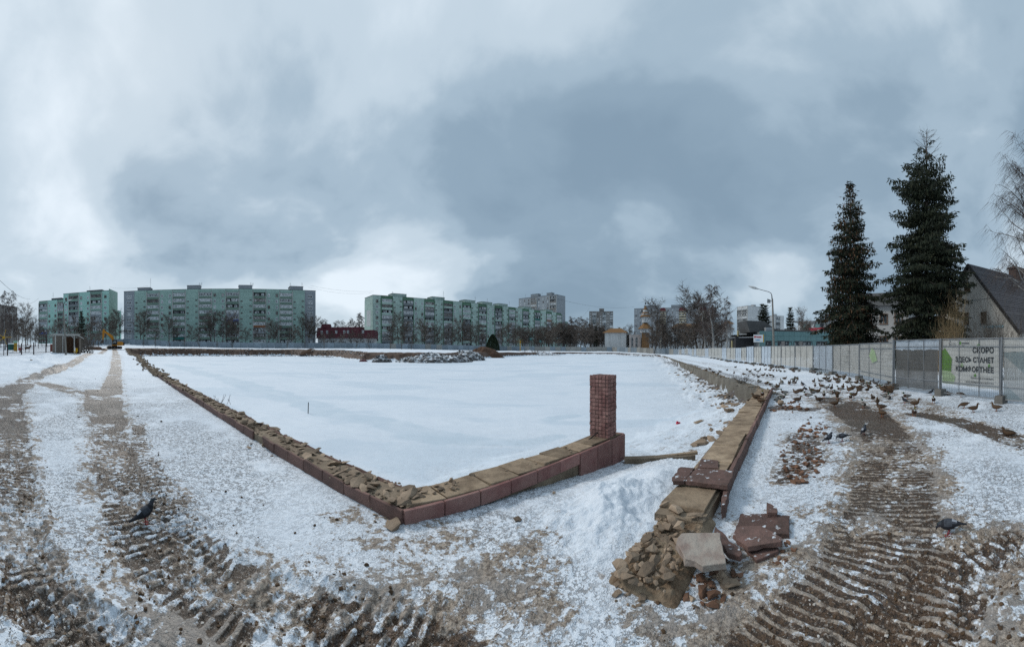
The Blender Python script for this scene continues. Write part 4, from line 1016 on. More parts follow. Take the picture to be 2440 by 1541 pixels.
# ---- teal clad pavilion behind the fence
M_tealp = mat('teal_cladding', (.130, .225, .225), .55, .25, .6, 0, 3, (.10, .18, .185), obj=False, rnd=.06); M_beig = mat('yellow_column', (.42, .36, .20), .8, .3)
p0, p1 = pol(1810, 70), pol(1992, 79); d = p1 - p0; Lh = d.length; d.normalize()
pv = empty('pavilion', (p0.x, p0.y, -.35), math.atan2(d.y, d.x)); tag(pv, 'low teal panelled shop pavilion with dark windows behind the fence', 'building')
b = MB(); b.bb((.1, .2, -.5), (Lh, 12, 5.2)); b.build('wall', M_gryd, pv)
pm = panel_mesh(1.35, 1.0, M_tealp, .14); n = int(Lh / 1.35)
for i in range(n):
    for j in range(2): link('cladding_panel', pm, pv, (.68 + i * 1.35, .03, 3.92 + j * 1.0), 0)
for i in (0, 2, 5, 9, 12):
    for j in range(3): link('cladding_panel', pm, pv, (.68 + i * 1.35, .035, .92 + j * 1.0), 0)
for i, w in ((1, 1.2), (3.5, 3.4), (7, 4.0), (10.6, 2.4)): link('window', win_mesh(w * 1.2, 2.0, 3, 0, M_rec, M_gl), pv, (.68 + i * 1.35, .1, 2.25), 0)
for x in (4.9, 9.2): b = MB(); b.bb((x, .0, -.2), (x + .8, .16, 3.35)); b.build('pier', M_brn, pv)
b = MB(); b.add([(-1.5, 1.5, 5.2), (5.5, 1.5, 5.2), (5.5, 8, 5.2), (-1.5, 8, 5.2), (-2.2, 2, 7.6), (1.8, 2, 7.6), (1.8, 8, 7.6), (-2.2, 8, 7.6)], [(0, 1, 5, 4), (1, 2, 6, 5), (2, 3, 7, 6), (3, 0, 4, 7), (4, 5, 6, 7)]); b.build('roof_light', M_roofd, pv)
for x, w, h in ((1.7, 1.4, 1.0), (15, 1.4, .9)): b = MB(); b.bb((x, .6, 5.2), (x + w, 2, 5.2 + h)); b.build('roof_vent', M_gry, pv)
b = MB(); b.tube([(3.2, 2.5, 5.55), (14, 2.5, 5.5)], .38, 8); b.build('roof_duct', M_roofd, pv)
q0 = pol(1741, 74); dq = Vector((q0.x - p0.x, q0.y - p0.y, 0)); dl = dq.length
lq = Matrix.Rotation(-pv.rotation_euler[2], 3, 'Z') @ dq
b = MB(); K = 7; 
for i in range(K):
    a, e = lq * (i / K), lq * ((i + 1) / K); b.bar(a + Vector((0, 0, 4.15)) + (e - a) * .02, e + Vector((0, 0, 4.15)) - (e - a) * .02, 1.15, .12)
b.build('canopy_fascia', M_gry, pv)
b = MB(); b.add([(0, 0, 4.7), (lq.x, lq.y, 4.7), (lq.x + 2, lq.y + 6, 4.7), (2, 6, 4.7), (0, 0, 4.5), (lq.x, lq.y, 4.5), (lq.x + 2, lq.y + 6, 4.5), (2, 6, 4.5)], [(0, 1, 2, 3), (7, 6, 5, 4)]); b.build('canopy', M_roofd, pv)
b = MB(); b.bb((lq.x * .9, 3.5, -.5), (0.05, 8, 4.4)); b.build('recessed_wall', M_rec, pv)
for f_ in (.93, .72): b = MB(); c = lq * f_; b.tube([(c.x, c.y + .3, -.5), (c.x, c.y + .3, 5.6 if f_ < .8 else 3.5)], .22, 10); b.build('column', M_beig, pv)
sg = empty('shop_sign', (0, 0, 0)); c = p0 + Vector((-1.1, -.9, 0)); sg.location = (c.x, c.y, 3.5); sg.rotation_euler = (0, 0, pv.rotation_euler[2] - .12); tag(sg, 'white shop sign with red and blue writing on the teal pavilion', 'sign')
b = MB(); b.bb((-1.0, -.06, -.75), (.95, .02, .75)); b.build('sign_board', mat('sign_white', (.72, .74, .74), .5, .1), sg)
b = MB(); b.bb((.952, -.06, -.75), (1.12, .02, .8)); b.build('sign_edge', mat('sign_yellow', (.55, .33, .02), .5, .1), sg)
b = MB(); x = -.9
for i, w in enumerate((.16, .16, .16, .06, .20, .14, .14, .15, .14, .15)):
    if i != 3: b.bb((x, -.075, .10), (x + w - .035, -.063, .42 + (.10 if i < 3 else 0)))
    x += w + .008
b.build('red_lettering', mat('sign_red', (.55, .05, .05), .5, .1), sg)
b = MB(); x = -.65
for i, w in enumerate((.12, .06, .14, .14, .14, .14, .14)):
    if i != 1: b.bb((x, -.075, -.45), (x + w - .03, -.063, -.22))
    x += w + .01
b.build('blue_lettering', mat('sign_blue', (.03, .25, .5), .5, .1), sg)
# long low white-blue building further back
p0, p1 = pol(1900, 120), pol(2010, 112); d = p1 - p0; Lq = d.length; d.normalize()
lb = empty('market_hall', (p0.x, p0.y, 0), math.atan2(d.y, d.x)); tag(lb, 'long low hall with pale blue and red panels behind the pavilion roof', 'building')
b = MB(); b.bb((0, .2, -1), (Lq, 10, 10.2)); b.build('wall', M_wht, lb); b = MB(); b.bb((-.5, -.6, 10.21), (Lq + .5, 10, 10.7)); b.build('roof', M_gryd, lb)
for i in range(10):
    b = MB(); b.bb((Lq * i / 10 + .1, .05, 6.5), (Lq * (i + 1) / 10 - .1, .19, 9.6)); b.build('glazing_panel', (M_gl2, M_tealp, M_gl)[i % 3], lb)
b = MB(); b.bb((Lq * .25, -.02, 7.4), (Lq * .6, .04, 8.3)); b.build('red_band', mat('red_band', (.35, .03, .05), .6, .1), lb)

# ---- steep gabled house on the right
uG = Vector((.507, .862, 0)); vG = Vector((.862, -.507, 0)); aG = Vector((31.1, 7.55, 0)); HW = 5.7
gh = empty('gabled_house', aG, math.atan2(-uG.y, -uG.x)); tag(gh, 'grey gabled house with steep slate roof and boarded windows, far right', 'house')
# local x runs along the gable from its left end (+uG) to its right end, y runs back along the ridge
M_gab = mat('grey_render', (.62, .585, .525), .9, .4, .7, .2, 12, (.29, .275, .25), obj=False, streak=True); M_slate = mat('slate', (.070, .066, .072), .8, .4, 4, .3, 20, (.115, .11, .115), obj=False, rnd=.2); M_board = mat('boarding', (.085, .055, .028), .9, .5, 4, .3, 20)
def gl_(x, y, z): return (x, y, z)
ZE, ZA, DG = 3.15, 9.45, 16.0
b = MB(); b.add([gl_(-HW, 0, -1), gl_(HW, 0, -1), gl_(HW, 0, ZE), gl_(0, 0, ZA - .15), gl_(-HW, 0, ZE), gl_(-HW, DG, -1), gl_(HW, DG, -1), gl_(HW, DG, ZE), gl_(0, DG, ZA - .15), gl_(-HW, DG, ZE)], [(0, 1, 2, 3, 4), (9, 8, 7, 6, 5), (1, 6, 7, 2), (5, 0, 4, 9)]); b.build('wall', M_gab, gh)
b = MB(); b.bb((-HW + .1, -.02, 6.05), (HW - 3.2, -.004, 6.1)); b.build('wall_joint', M_gryd, gh)
sl = Vector((HW + .25, 0, ZE - .25 - ZA)); nC = 34
for sgn in (1, -1):
    for i in range(nC):
        f0, f1 = i / nC, (i + 1.25) / nC; A0 = Vector((0, 0, ZA + .03)) + Vector((sgn * sl.x, 0, sl.z)) * f0; A1 = Vector((0, 0, ZA + .05)) + Vector((sgn * sl.x, 0, sl.z)) * f1
        up = Vector((sgn * .74, 0, .67)) * .04
        b = MB(); vs = [A0 + Vector((0, -.35, 0)), A0 + Vector((0, DG + .3, 0)), A1 + Vector((0, DG + .3, 0)) + up, A1 + Vector((0, -.35, 0)) + up]; lo = [v_ - Vector((0, 0, .05)) for v_ in vs]
        b.add(vs + lo, [(0, 1, 2, 3), (7, 6, 5, 4), (2, 1, 5, 6), (3, 2, 6, 7), (0, 3, 7, 4)]); b.build('slate_course', M_slate, gh)
    b = MB(); b.bar((0, -.30, ZA - .08), (sgn * sl.x, -.30, ZA - .08 + sl.z), .10, .26); b.build('barge_board', M_dark, gh)
for y in (6.5, 10.5):
    b = MB(); b.bb((-.5, y, ZA - .6), (.5, y + 1.5, ZA + .75)); b.bb((-.65, y - .15, ZA + .752), (.65, y + 1.65, ZA + .9)); b.build('chimney', mat('chimney_brick', (.13, .085, .07), .9, .5, 4, obj=False), gh)
def gx(px):  # local x on the gable plane of a photo column
    a = th(px); dr = Vector((math.sin(a), math.cos(a), 0)); den = dr.x * vG.x + dr.y * vG.y; k = (aG.x * vG.x + aG.y * vG.y) / den; p = dr * k; return -((p - aG).dot(uG)), k
for (px0, px1, py0, py1) in ((2298, 2312, 676, 697), (2296, 2309, 745, 774), (2337, 2351, 743, 772)):
    (xa, r0), (xb, r1) = gx(px0), gx(px1); rm = (r0 + r1) / 2; z0_, z1_ = EYE + (HZ - py1) * rm / FPX, EYE + (HZ - py0) * rm / FPX
    w = empty('window', ((xa + xb) / 2, 0, (z0_ + z1_) / 2), 0, gh)
    b = MB(); W_, H_ = xb - xa, z1_ - z0_
    for k in range(5): b.box((-W_ / 2 + W_ * (k + .5) / 5, -.012 - .008 * (k % 2), 0), (W_ / 5 - .012, .03, H_))
    b.build('boarding', M_board, w)
    b = MB(); b.box((0, -.02, -H_ / 2 - .03), (W_ + .12, .08, .06)); b.build('sill', M_gryd, w)
def text_mesh(body_, size, m, name, extrude=.012, bold=0.0, align='LEFT', spacing=1.0):
    cu = bpy.data.curves.new(name, 'FONT'); cu.body = body_; cu.size = size; cu.extrude = extrude; cu.offset = bold; cu.align_x = align; cu.space_character = spacing; cu.resolution_u = 3
    tmp = bpy.data.objects.new(name, cu); COL.objects.link(tmp); dg = bpy.context.evaluated_depsgraph_get(); dg.update()
    me = bpy.data.meshes.new_from_object(tmp.evaluated_get(dg)); bpy.data.objects.remove(tmp); me.name = name; me.materials.clear(); me.materials.append(m); return me
(xa, r0), (xb, r1) = gx(2345), gx(2393); rm = (r0 + r1) / 2; zt_ = EYE + (HZ - 780.5) * rm / FPX
me = text_mesh('СТУДИЯ ТАНЦА', .30, mat('pale_letters', (.42, .62, .68), .5, .1), 'sign_lettering', .03, .003); wm = max(v.co.x for v in me.vertices)
o = link('sign_lettering', me, gh, (xa, -.06, zt_), (math.pi / 2, 0, 0), ((xb - xa) / wm, .9, 1))
# ---- pale house behind the spruces
p0, p1 = pol(2048, 46), pol(2165, 44); d = p1 - p0; Lk = d.length; d.normalize()
kh = empty('pale_house', (p0.x, p0.y, 0), math.atan2(d.y, d.x)); tag(kh, 'pale rendered house with pitched roof half hidden behind the two big spruces', 'house')
M_block = mat('pale_block', (.36, .355, .345), .9, .3, .6, .2, 8, obj=False)
b = MB(); b.bb((0, 0, -1), (Lk, 9, 7.2)); b.build('wall', M_block, kh)
b = MB(); b.add([(-.5, -.6, 7.1), (Lk + .5, -.6, 7.1), (Lk + .5, 4.5, 9.6), (-.5, 4.5, 9.6), (Lk + .5, 9.6, 7.1), (-.5, 9.6, 7.1)], [(0, 1, 2, 3), (3, 2, 4, 5), (1, 4, 2), (5, 0, 3), (0, 5, 4, 1)]); b.build('roof', M_roofd, kh)
for x in (1.2, 3.4, 5.4): 
    for z in (2.5, 5.4): link('window', win_mesh(1.1, 1.4, 1, 0, M_frameb), kh, (x, -.02, z), 0)
# ------------------------------------------------------------------ trees
M_bark = mat('dark_bark', (.060, .050, .042), .95, .5, 6, 0, 3, (.10, .085, .072)); M_twig = mat('twigs', (.125, .102, .086), .95, .4, .5, 0, 3, (.19, .155, .13), rnd=.3)
M_birch = mat('birch_bark', (.42, .41, .39), .85, .5, 5, 0, 3, (.10, .095, .09)); M_btwig = mat('birch_twigs', (.135, .108, .098), .95, .4, .5, 0, 3, (.085, .066, .06), rnd=.25)
M_needle = mat('spruce_needles', (.024, .032, .016), .9, .5, 1.2, 0, 3, (.010, .015, .010)); M_needle2 = mat('spruce_needles_brown', (.044, .046, .022), .9, .5, .8, 0, 3, (.014, .019, .012))
M_cone = mat('spruce_cones', (.12, .062, .032), .9, .4, 3); M_thuja = mat('thuja_green', (.038, .055, .026), .9, .5, 1.5, 0, 3, (.015, .024, .013))
M_willow = mat('tan_stems', (.30, .215, .115), .9, .4, 2, 0, 3, (.19, .14, .085)); M_stem = mat('grey_stems', (.115, .098, .082), .9, .4, 2)
def blade(b, a, e, w, rnd, m=0):
    """thin twig as a narrow three-sided sliver"""
    d = (e - a); s = d.orthogonal().normalized(); s.rotate(Matrix.Rotation(rnd.uniform(0, 3.14), 3, d.normalized() if d.length > 0 else Vector((0, 0, 1))))
    k = len(b.v); s2 = d.cross(s).normalized() * w * .6
    b.v += [tuple(a + s * w / 2), tuple(a - s * w / 2), tuple(e), tuple(a + s2)]; b.f += [[k, k + 1, k + 2], [k + 1, k + 3, k + 2]]; b.m += [m, m]
def bare_tree(seed, h, spread, style, detail=1.0, tw=.028):
    """returns trunk builder and crown builder of a leafless tree standing at the origin"""
    rnd = random.Random(seed); T, C = MB(), MB()
    r0 = h * (.012 if style == 'birch' else .014) + .02
    pts = [Vector((0, 0, -.3))]; p = Vector((0, 0, 0)); lean = Vector((rnd.uniform(-.03, .03), rnd.uniform(-.03, .03), 0)); n = 9
    for i in range(n + 1):
        pts.append(p.copy()); p = p + Vector((rnd.gauss(0, .012), rnd.gauss(0, .012), 0)) * h + lean * h / n + Vector((0, 0, h / n * .97))
    rad = [r0 * 1.15] + [max(.012, r0 * (1 - .93 * i / n)) for i in range(n + 1)]
    T.tube(pts, rad, 7)
    def at(f):
        k = f * n; i = min(int(k), n - 1); return pts[1 + i].lerp(pts[2 + i], k - i)
    start = {'birch': .22, 'broad': .22, 'thin': .12}[style]
    nl = int({'birch': 34, 'broad': 26, 'thin': 20}[style] * detail)
    for i in range(nl):
        f = start + (.98 - start) * (i + rnd.random()) / nl; a = at(f); az = rnd.uniform(0, 6.283)
        if style == 'birch': L = spread * (1.05 - .75 * f) * rnd.uniform(.7, 1.2); el = rnd.uniform(.55, 1.05)
        elif style == 'thin': L = spread * (1.1 - .6 * f) * rnd.uniform(.7, 1.2); el = rnd.uniform(.8, 1.2)
        else: L = spread * (1.15 - .75 * abs(f - .4)) * rnd.uniform(.7, 1.15); el = rnd.uniform(.3, .95)
        d = Vector((math.cos(az) * math.cos(el), math.sin(az) * math.cos(el), math.sin(el))); q = a.copy(); path = [q.copy()]; m = 5
        for k in range(m):
            d = (d + Vector((rnd.gauss(0, .16), rnd.gauss(0, .16), rnd.gauss(0.0, .12) + (.02 if style != 'birch' else -.03)))).normalized(); q = q + d * L / m; path.append(q.copy())
        br_ = max(.012, r0 * (1 - .9 * f) * .42)
        (T if br_ > .045 else C).tube(path, [max(.008, br_ * (1 - .85 * k / m)) for k in range(m + 1)], 4, cap=False)
        ns = int((15 if style != 'thin' else 10) * detail * max(.5, L / spread))
        for s_ in range(ns):                                        # side branches, each with twigs
            k = rnd.uniform(.18, 1.0) * m; i0 = min(int(k), m - 1); a2 = path[i0].lerp(path[i0 + 1], k - i0)
            dd = (d + Vector((rnd.gauss(0, .75), rnd.gauss(0, .75), rnd.gauss(.15, .5)))).normalized(); l2 = L * rnd.uniform(.16, .36)
            e2 = a2 + dd * l2 + Vector((0, 0, (-.12 * l2 if style == 'birch' else .05 * l2))); blade(C, a2, e2, tw * 1.5, rnd)
            for t_ in range(4 if style != 'thin' else 3):
                f2 = rnd.uniform(.25, 1); a3 = a2.lerp(e2, f2); d3 = (dd + Vector((rnd.gauss(0, .6), rnd.gauss(0, .6), rnd.gauss(0, .45)))).normalized()
                if style == 'birch': d3 = (d3 * .6 + Vector((0, 0, -.75))).normalized()
                blade(C, a3, a3 + d3 * rnd.uniform(.35, .95) * (.55 + .06 * h), tw, rnd)
    return T, C
def shrub(seed, h, n, spread, tw=.02):
    rnd = random.Random(seed); T, C = MB(), MB()
    for i in range(n):
        az = rnd.uniform(0, 6.28); a = Vector((rnd.gauss(0, .12), rnd.gauss(0, .12), -.1)); d = Vector((math.cos(az) * spread, math.sin(az) * spread, 1)).normalized(); L = h * rnd.uniform(.6, 1.05); path = [a]
        for k in range(5): d = (d + Vector((rnd.gauss(0, .10), rnd.gauss(0, .10), .08))).normalized(); path.append(path[-1] + d * L / 5)
        T.tube(path, [tw * (1.3 - .2 * k) for k in range(6)], 4, cap=False)
        for s_ in range(9):
            k = rnd.uniform(1.2, 5); i0 = min(int(k), 4); a2 = path[i0].lerp(path[i0 + 1], k - i0); dd = (d + Vector((rnd.gauss(0, .5), rnd.gauss(0, .5), .2))).normalized(); e2 = a2 + dd * h * rnd.uniform(.12, .3); blade(C, a2, e2, tw * .9, rnd)
            for q in range(2): a3 = a2.lerp(e2, rnd.random()); blade(C, a3, a3 + (dd + Vector((rnd.gauss(0, .6), rnd.gauss(0, .6), .2))).normalized() * h * .12, tw * .7, rnd)
    return T, C
def proto(TC, name, tm, cm):
    T, C = TC; return (T.mesh('trunk', tm, True), C.mesh('crown', cm))
BIRCH = [proto(bare_tree(100 + i, 14, 3.2, 'birch', 1.0, .042), 'b', M_birch, M_btwig) for i in range(3)]
BROAD = [proto(bare_tree(200 + i, 10, 3.6, 'broad', 1.1, .046), 'd', M_bark, M_twig) for i in range(4)]
THIN = [proto(bare_tree(300 + i, 8, 1.5, 'thin', .9, .03), 't', M_bark, M_twig) for i in range(3)]
SHRUB = [proto(shrub(400 + i, 3.2, 12, .35), 's', M_stem, M_twig) for i in range(3)]
tr = random.Random(5)
def plant(p, kind, px, r, h, label, group=None, cat='tree', name=None, wide=1.0, z=None):
    base = {'birch': (BIRCH, 14), 'broad': (BROAD, 10), 'thin': (THIN, 8), 'shrub': (SHRUB, 3.2)}[kind]
    tm, cm = tr.choice(base[0]); s = h / base[1]; pos = pol(px, r)
    zz = terr1(pos.x, pos.y) if z is None else z
    e = empty(name or {'birch': 'birch_tree', 'broad': 'bare_tree', 'thin': 'sapling', 'shrub': 'bare_shrub'}[kind], (pos.x, pos.y, zz - .05), tr.uniform(0, 6.28)); e.scale = (s * wide, s * wide, s)
    link('trunk', tm, e); link('crown', cm, e); return tag(e, label, cat, group)
def terr1(x, y): return float(terrain_raw(np.array([x]), np.array([y]))[0])
# far left, beyond the playground
plant(0, 'birch', 12, 74, 13.2, 'pale birch at the far left edge beside the yellow windmill flower', cat='tree', wide=1.1)
plant(0, 'birch', 30, 80, 13.5, 'pale birch between the yellow windmill flower and the dark broad tree'); plant(0, 'broad', 62, 84, 10.2, 'dark broad bare tree left of the aqua block')
for px, r, h in ((2, 100, 8), (16, 105, 9), (45, 95, 7.5), (52, 110, 8), (74, 100, 7), (84, 112, 7), (92, 96, 6), (100, 118, 6.5), (112, 110, 5.5), (35, 120, 10), (66, 125, 9), (22, 130, 11)):
    plant(0, 'broad', px, r, h, 'dark bare tree in the thicket behind the playground', 'trees behind the playground')
for px, r, h in ((132, 125, 8.5), (146, 128, 9.5), (160, 120, 8), (175, 130, 10), (208, 116, 9), (222, 128, 10), (235, 118, 8), (252, 132, 9.5), (264, 138, 10), (276, 150, 12), (284, 175, 16)):
    plant(0, 'broad', px, r, h, 'bare tree in front of the aqua block', 'trees in front of the aqua block')
for px, r, h in ((196, 60, 4.5), (203, 64, 5), (210, 58, 3.8), (190, 52, 2.6), (216, 70, 4)): plant(0, 'shrub', px, r, h, 'brown bushy shrub right of the wooden shelter', 'shrubs by the shelter', 'shrub', wide=1.5)
# in front of the long green block
for px, r, h in ((334, 148, 13), (344, 150, 13.5), (371, 152, 7), (402, 148, 12), (414, 150, 10), (456, 146, 8), (470, 150, 7), (502, 145, 13), (512, 148, 13.5), (530, 144, 13), (540, 150, 12), (551, 146, 13), (563, 144, 9), (585, 150, 7.5), (612, 147, 7), (640, 146, 10), (652, 148, 11), (662, 144, 9.5), (690, 150, 8), (704, 147, 8), (722, 150, 12), (738, 152, 13.5), (748, 148, 12)):
    plant(0, 'broad', px, r, h, 'bare tree behind the sheet fence in front of the long green block', 'trees in front of the long green block')
for px in (342, 371, 405, 439, 475, 517, 554, 684, 727, 772, 848, 880, 930, 957, 980): plant(0, 'thin', px, 126, tr.uniform(3.6, 5.2), 'leafless sapling on the snow bank before the sheet fence', 'saplings before the sheet fence', wide=1.3)
for px, r, h in ((765, 225, 18), (782, 240, 19), (798, 250, 19), (812, 230, 18), (826, 240, 17), (838, 250, 20), (848, 235, 20), (856, 228, 23), (866, 240, 24), (774, 260, 16), (805, 262, 20)):
    plant(0, 'birch', px, r, h, 'tall bare tree behind the dark red mansard roof', 'trees behind the mansard roof', wide=1.4)
for px, r, h in ((770, 146, 6), (790, 147, 6.5), (815, 145, 6), (838, 147, 7), (858, 146, 6.5), (880, 148, 6)): plant(0, 'broad', px, r, h, 'small bare tree before the mansard building', 'trees before the mansard building')
for px, r, h in ((938, 152, 12), (950, 150, 14.5), (962, 154, 11), (1005, 158, 12), (1012, 160, 13), (1036, 158, 11), (1042, 162, 10), (1075, 165, 11.5), (1090, 168, 14), (1102, 170, 13), (1122, 170, 12), (1135, 172, 12.5), (1146, 172, 11), (1196, 178, 12), (1208, 180, 13), (1222, 182, 13), (985, 156, 9), (1060, 164, 9)):
    plant(0, 'broad', px, r, h, 'bare tree in front of the pale green block', 'trees in front of the pale green block')
# bare wood between the pale green block and the church
for i in range(40):
    px = 1232 + i * 6.6 + tr.uniform(-3, 3); r = tr.uniform(178, 215); h = tr.uniform(10, 15) if px < 1345 else tr.uniform(10, 14)
    plant(0, 'broad', px, r, h, 'bare tree in the dark wood behind the far sheet fence', 'trees of the wood behind the far fence', wide=1.25)
for px, r, h in ((1352, 205, 19), (1362, 208, 21), (1374, 206, 20), (1384, 210, 21), (1394, 205, 20), (1402, 212, 18), (1338, 212, 16), (1436, 205, 15), (1446, 208, 14), (1408, 200, 15)):
    plant(0, 'birch', px, r, h, 'tall slender birch standing out of the wood left of the brown tower', 'tall birches left of the brown tower', wide=1.3)
for px, r, h in ((1478, 180, 10), (1490, 175, 9), (1505, 178, 9), (1502, 190, 13), (1472, 190, 10)): plant(0, 'broad', px, r, h, 'bare tree before the hipped wing of the church building', 'trees before the church wing')
for i, (px, r, h) in enumerate(((1552, 138, 17), (1562, 135, 19), (1572, 140, 12), (1583, 136, 10), (1592, 138, 10.5), (1604, 140, 10), (1615, 134, 10), (1628, 138, 10.5), (1640, 132, 10), (1652, 128, 12), (1662, 126, 22), (1674, 122, 20), (1686, 124, 17), (1696, 128, 14), (1708, 118, 14), (1720, 120, 12), (1560, 128, 10), (1578, 130, 10), (1598, 130, 10), (1622, 128, 10), (1645, 124, 10), (1668, 120, 10), (1690, 118, 9), (1712, 112, 8), (1740, 115, 9), (1610, 142, 13), (1635, 142, 13))):
    plant(0, 'broad' if i % 3 else 'thin', px, r, h, 'bare tree in the grove before the brown roofed hall', 'trees before the brown roofed hall', wide=1.2)
plant(0, 'birch', 1702, 108, 23.0, 'tallest birch rising high above the brown roofed hall', wide=1.35); plant(0, 'birch', 1678, 112, 20, 'second tallest birch just left of the tallest one', wide=1.1)
plant(0, 'birch', 1731, 100, 17.5, 'slim white trunked birch left of the pavilion canopy', wide=1.0)
plant(0, 'broad', 1908, 84, 10.5, 'leaning bare tree beside the right small spruce', wide=.9); plant(0, 'broad', 1925, 80, 7.5, 'low spreading bare tree over the pavilion roof', wide=1.2)
for px in (1760, 1771): plant(0, 'thin', px, 96, 7.5, 'thin bare tree beside the pavilion canopy', 'thin trees beside the canopy')
# wide birch at the right edge, close
T, C = bare_tree(777, 18.5, 5.2, 'birch', 2.1, .016)
p = pol(2466, 25); e = empty('birch_tree', (p.x, p.y, -.2)); link('trunk', T.mesh('trunk', M_birch, True), e); link('crown', C.mesh('crown', M_btwig), e); tag(e, 'large weeping birch cut by the right edge above the gabled house', 'tree')
# shrubs before the gabled house
for i, (px, r, h, w) in enumerate(((2250, 24, 3.6, .9), (2262, 23, 4.4, .8), (2274, 23.5, 5.6, .6), (2284, 23, 5.6, .5), (2240, 22, 2.8, .9))):
    T, C = shrub(900 + i, h, 22, .26, .014); p = pol(px, r); e = empty('willow_shrub', (p.x, p.y, -.1)); e.scale = (w, w, 1)
    link('stems', T.mesh('stems', M_willow), e); link('crown', C.mesh('crown', M_willow), e); tag(e, 'tall tan stemmed willow shrub between spruce and gabled house', 'shrub', 'tan willow shrubs')
for i, (px, r, h) in enumerate(((2312, 19, 3.0), (2326, 19, 3.6), (2340, 18.5, 4.2), (2355, 18, 4.0), (2370, 18.5, 4.6), (2384, 18, 4.8), (2400, 18.5, 4.2), (2416, 18, 3.6), (2430, 18.5, 3.4))):
    T, C = shrub(950 + i, h, 13, .30, .011); p = pol(px, r); e = empty('bare_shrub', (p.x, p.y, -.1))
    link('stems', T.mesh('stems', M_stem), e); link('crown', C.mesh('crown', M_stem), e); tag(e, 'thin grey leafless shrub against the gabled house wall', 'shrub', 'grey shrubs before the gabled house')
p = gp(1765, 912); T, C = shrub(990, .75, 16, .8, .007); e = empty('dry_shrub', (p.x, p.y, ground_z(p.x, p.y))); e.scale = (1.6, 1.6, 1); link('stems', T.mesh('stems', M_stem), e); link('crown', C.mesh('crown', M_stem), e); tag(e, 'small reddish dry shrub on top of the retaining wall', 'shrub')
p = gp(533, 952, .1); T, C = shrub(991, .35, 8, .8, .005); e = empty('dry_shrub', (p.x, p.y, .05)); link('stems', T.mesh('stems', M_stem), e); link('crown', C.mesh('crown', M_stem), e); tag(e, 'tiny dry shrub sticking out behind the long parapet', 'shrub')

def spruce(seed, h, rad, whorls, per, z0=.4, bare_top=0.0, mats=None, cone=0.0, density=1.0, prof=None, spray=.34):
    rnd = random.Random(seed); T, N = MB(), MB()
    T.tube([(0, 0, -.3), (0, 0, h * .3), (.02, 0, h * .7), (0, 0, h)], [h * .014 + .05, h * .011, h * .006, .012], 8)
    for w in range(whorls):
        f = (w + rnd.random() * .9) / whorls; z = z0 + (h - z0) * f
        rr = rad * (prof(f) if prof else (1 - f) ** .8) + .08
        dead = bare_top and f > 1 - bare_top
        n = per if f < .85 else max(3, per - 2)
        a0 = rnd.uniform(0, 6.28)
        for k in range(n):
            az = a0 + 6.283 * k / n + rnd.gauss(0, .25); L = rr * (rnd.uniform(.72, 1.15) if rnd.random() > .22 else rnd.uniform(.3, .6)) * (1.15 if rnd.random() < .12 else 1)
            if dead: L *= rnd.uniform(.7, 1.3)
            up = (.55 * f + .04) if not dead else .8; droop = .42 * (1 - f) + .12
            path = []; m = 7; dirv = Vector((math.cos(az), math.sin(az), 0))
            for i in range(m + 1):
                t = i / m; path.append(Vector((0, 0, z)) + dirv * L * t + Vector((0, 0, L * (up * t - droop * 1.7 * t * t * (1 - .45 * t * t)) if not dead else L * up * t)))
            T.tube(path, [max(.006, .012 * L * (1 - .8 * i / m) + .006) for i in range(m + 1)], 3, cap=False)
            if dead:
                for s_ in range(7): a = path[rnd.randrange(2, m + 1)]; blade(T, a, a + (dirv + Vector((rnd.gauss(0, .6), rnd.gauss(0, .6), .4))) * .3, .012, rnd)
                if rnd.random() < .88: continue
            side = dirv.cross(Vector((0, 0, 1)))
            nb = max(3, int(L * 8.5 * density))
            for i in range(nb):
                t = .10 + .90 * (i + rnd.random()) / nb; j = min(int(t * m), m - 1); c = path[j].lerp(path[j + 1], t * m - j)
                for sg in (-1, 1):
                    ll = (L * .38 * (1 - t) ** .7 + .16) * rnd.uniform(.6, 1.15); tip = c + side * sg * ll + dirv * ll * .55 + Vector((0, 0, -ll * rnd.uniform(.05, .4)))
                    ks = max(2, int(ll / .15 * density))
                    for s_ in range(ks):
                        u = (s_ + .3 + .7 * rnd.random()) / ks; q = c.lerp(tip, u); sz = spray * rnd.uniform(.6, 1.2)
                        dn = Vector((rnd.gauss(0, .3), rnd.gauss(0, .3), -1)).normalized() if rnd.random() < .74 else (side * sg * .6 + dirv * .7 + Vector((0, 0, rnd.uniform(-.5, .15)))).normalized()
                        s2 = dn.cross(Vector((rnd.gauss(0, 1), rnd.gauss(0, 1), rnd.gauss(0, 1)))).normalized() * sz * .17
                        kk = len(N.v); e_ = q + dn * sz; mid = q.lerp(e_, .45)
                        N.v += [tuple(q), tuple(mid + s2), tuple(e_), tuple(mid - s2 * .8)]; N.f += [[kk, kk + 1, kk + 2, kk + 3]]
                        N.m += [2 if (cone and rnd.random() < cone * (.25 + f)) else (1 if rnd.random() < .25 else 0)]
    return T, N
def put_spruce(TN, name, pos, label, mats, s=1.0, rz=0.0, meshes=None):
    e = empty(name, pos, rz); e.scale = (s,) * 3
    if meshes is None: meshes = (TN[0].mesh('trunk', M_bark), TN[1].mesh('crown', mats))
    link('trunk', meshes[0], e); link('crown', meshes[1], e); tag(e, label, 'spruce'); return meshes
SM = [M_needle, M_needle2, M_cone]
p = pol(2026, 30); put_spruce(spruce(1, 16.4, 4.0, 44, 7, .5, 0, SM, .2, 1.1, lambda f: (1 - f) ** .84 * (.95 + .06 * math.sin(f * 23 + 1)), .32), 'spruce_tree', (p.x, p.y, -.1), 'left big spruce with brown cones behind the fence, shorter of the pair', SM)
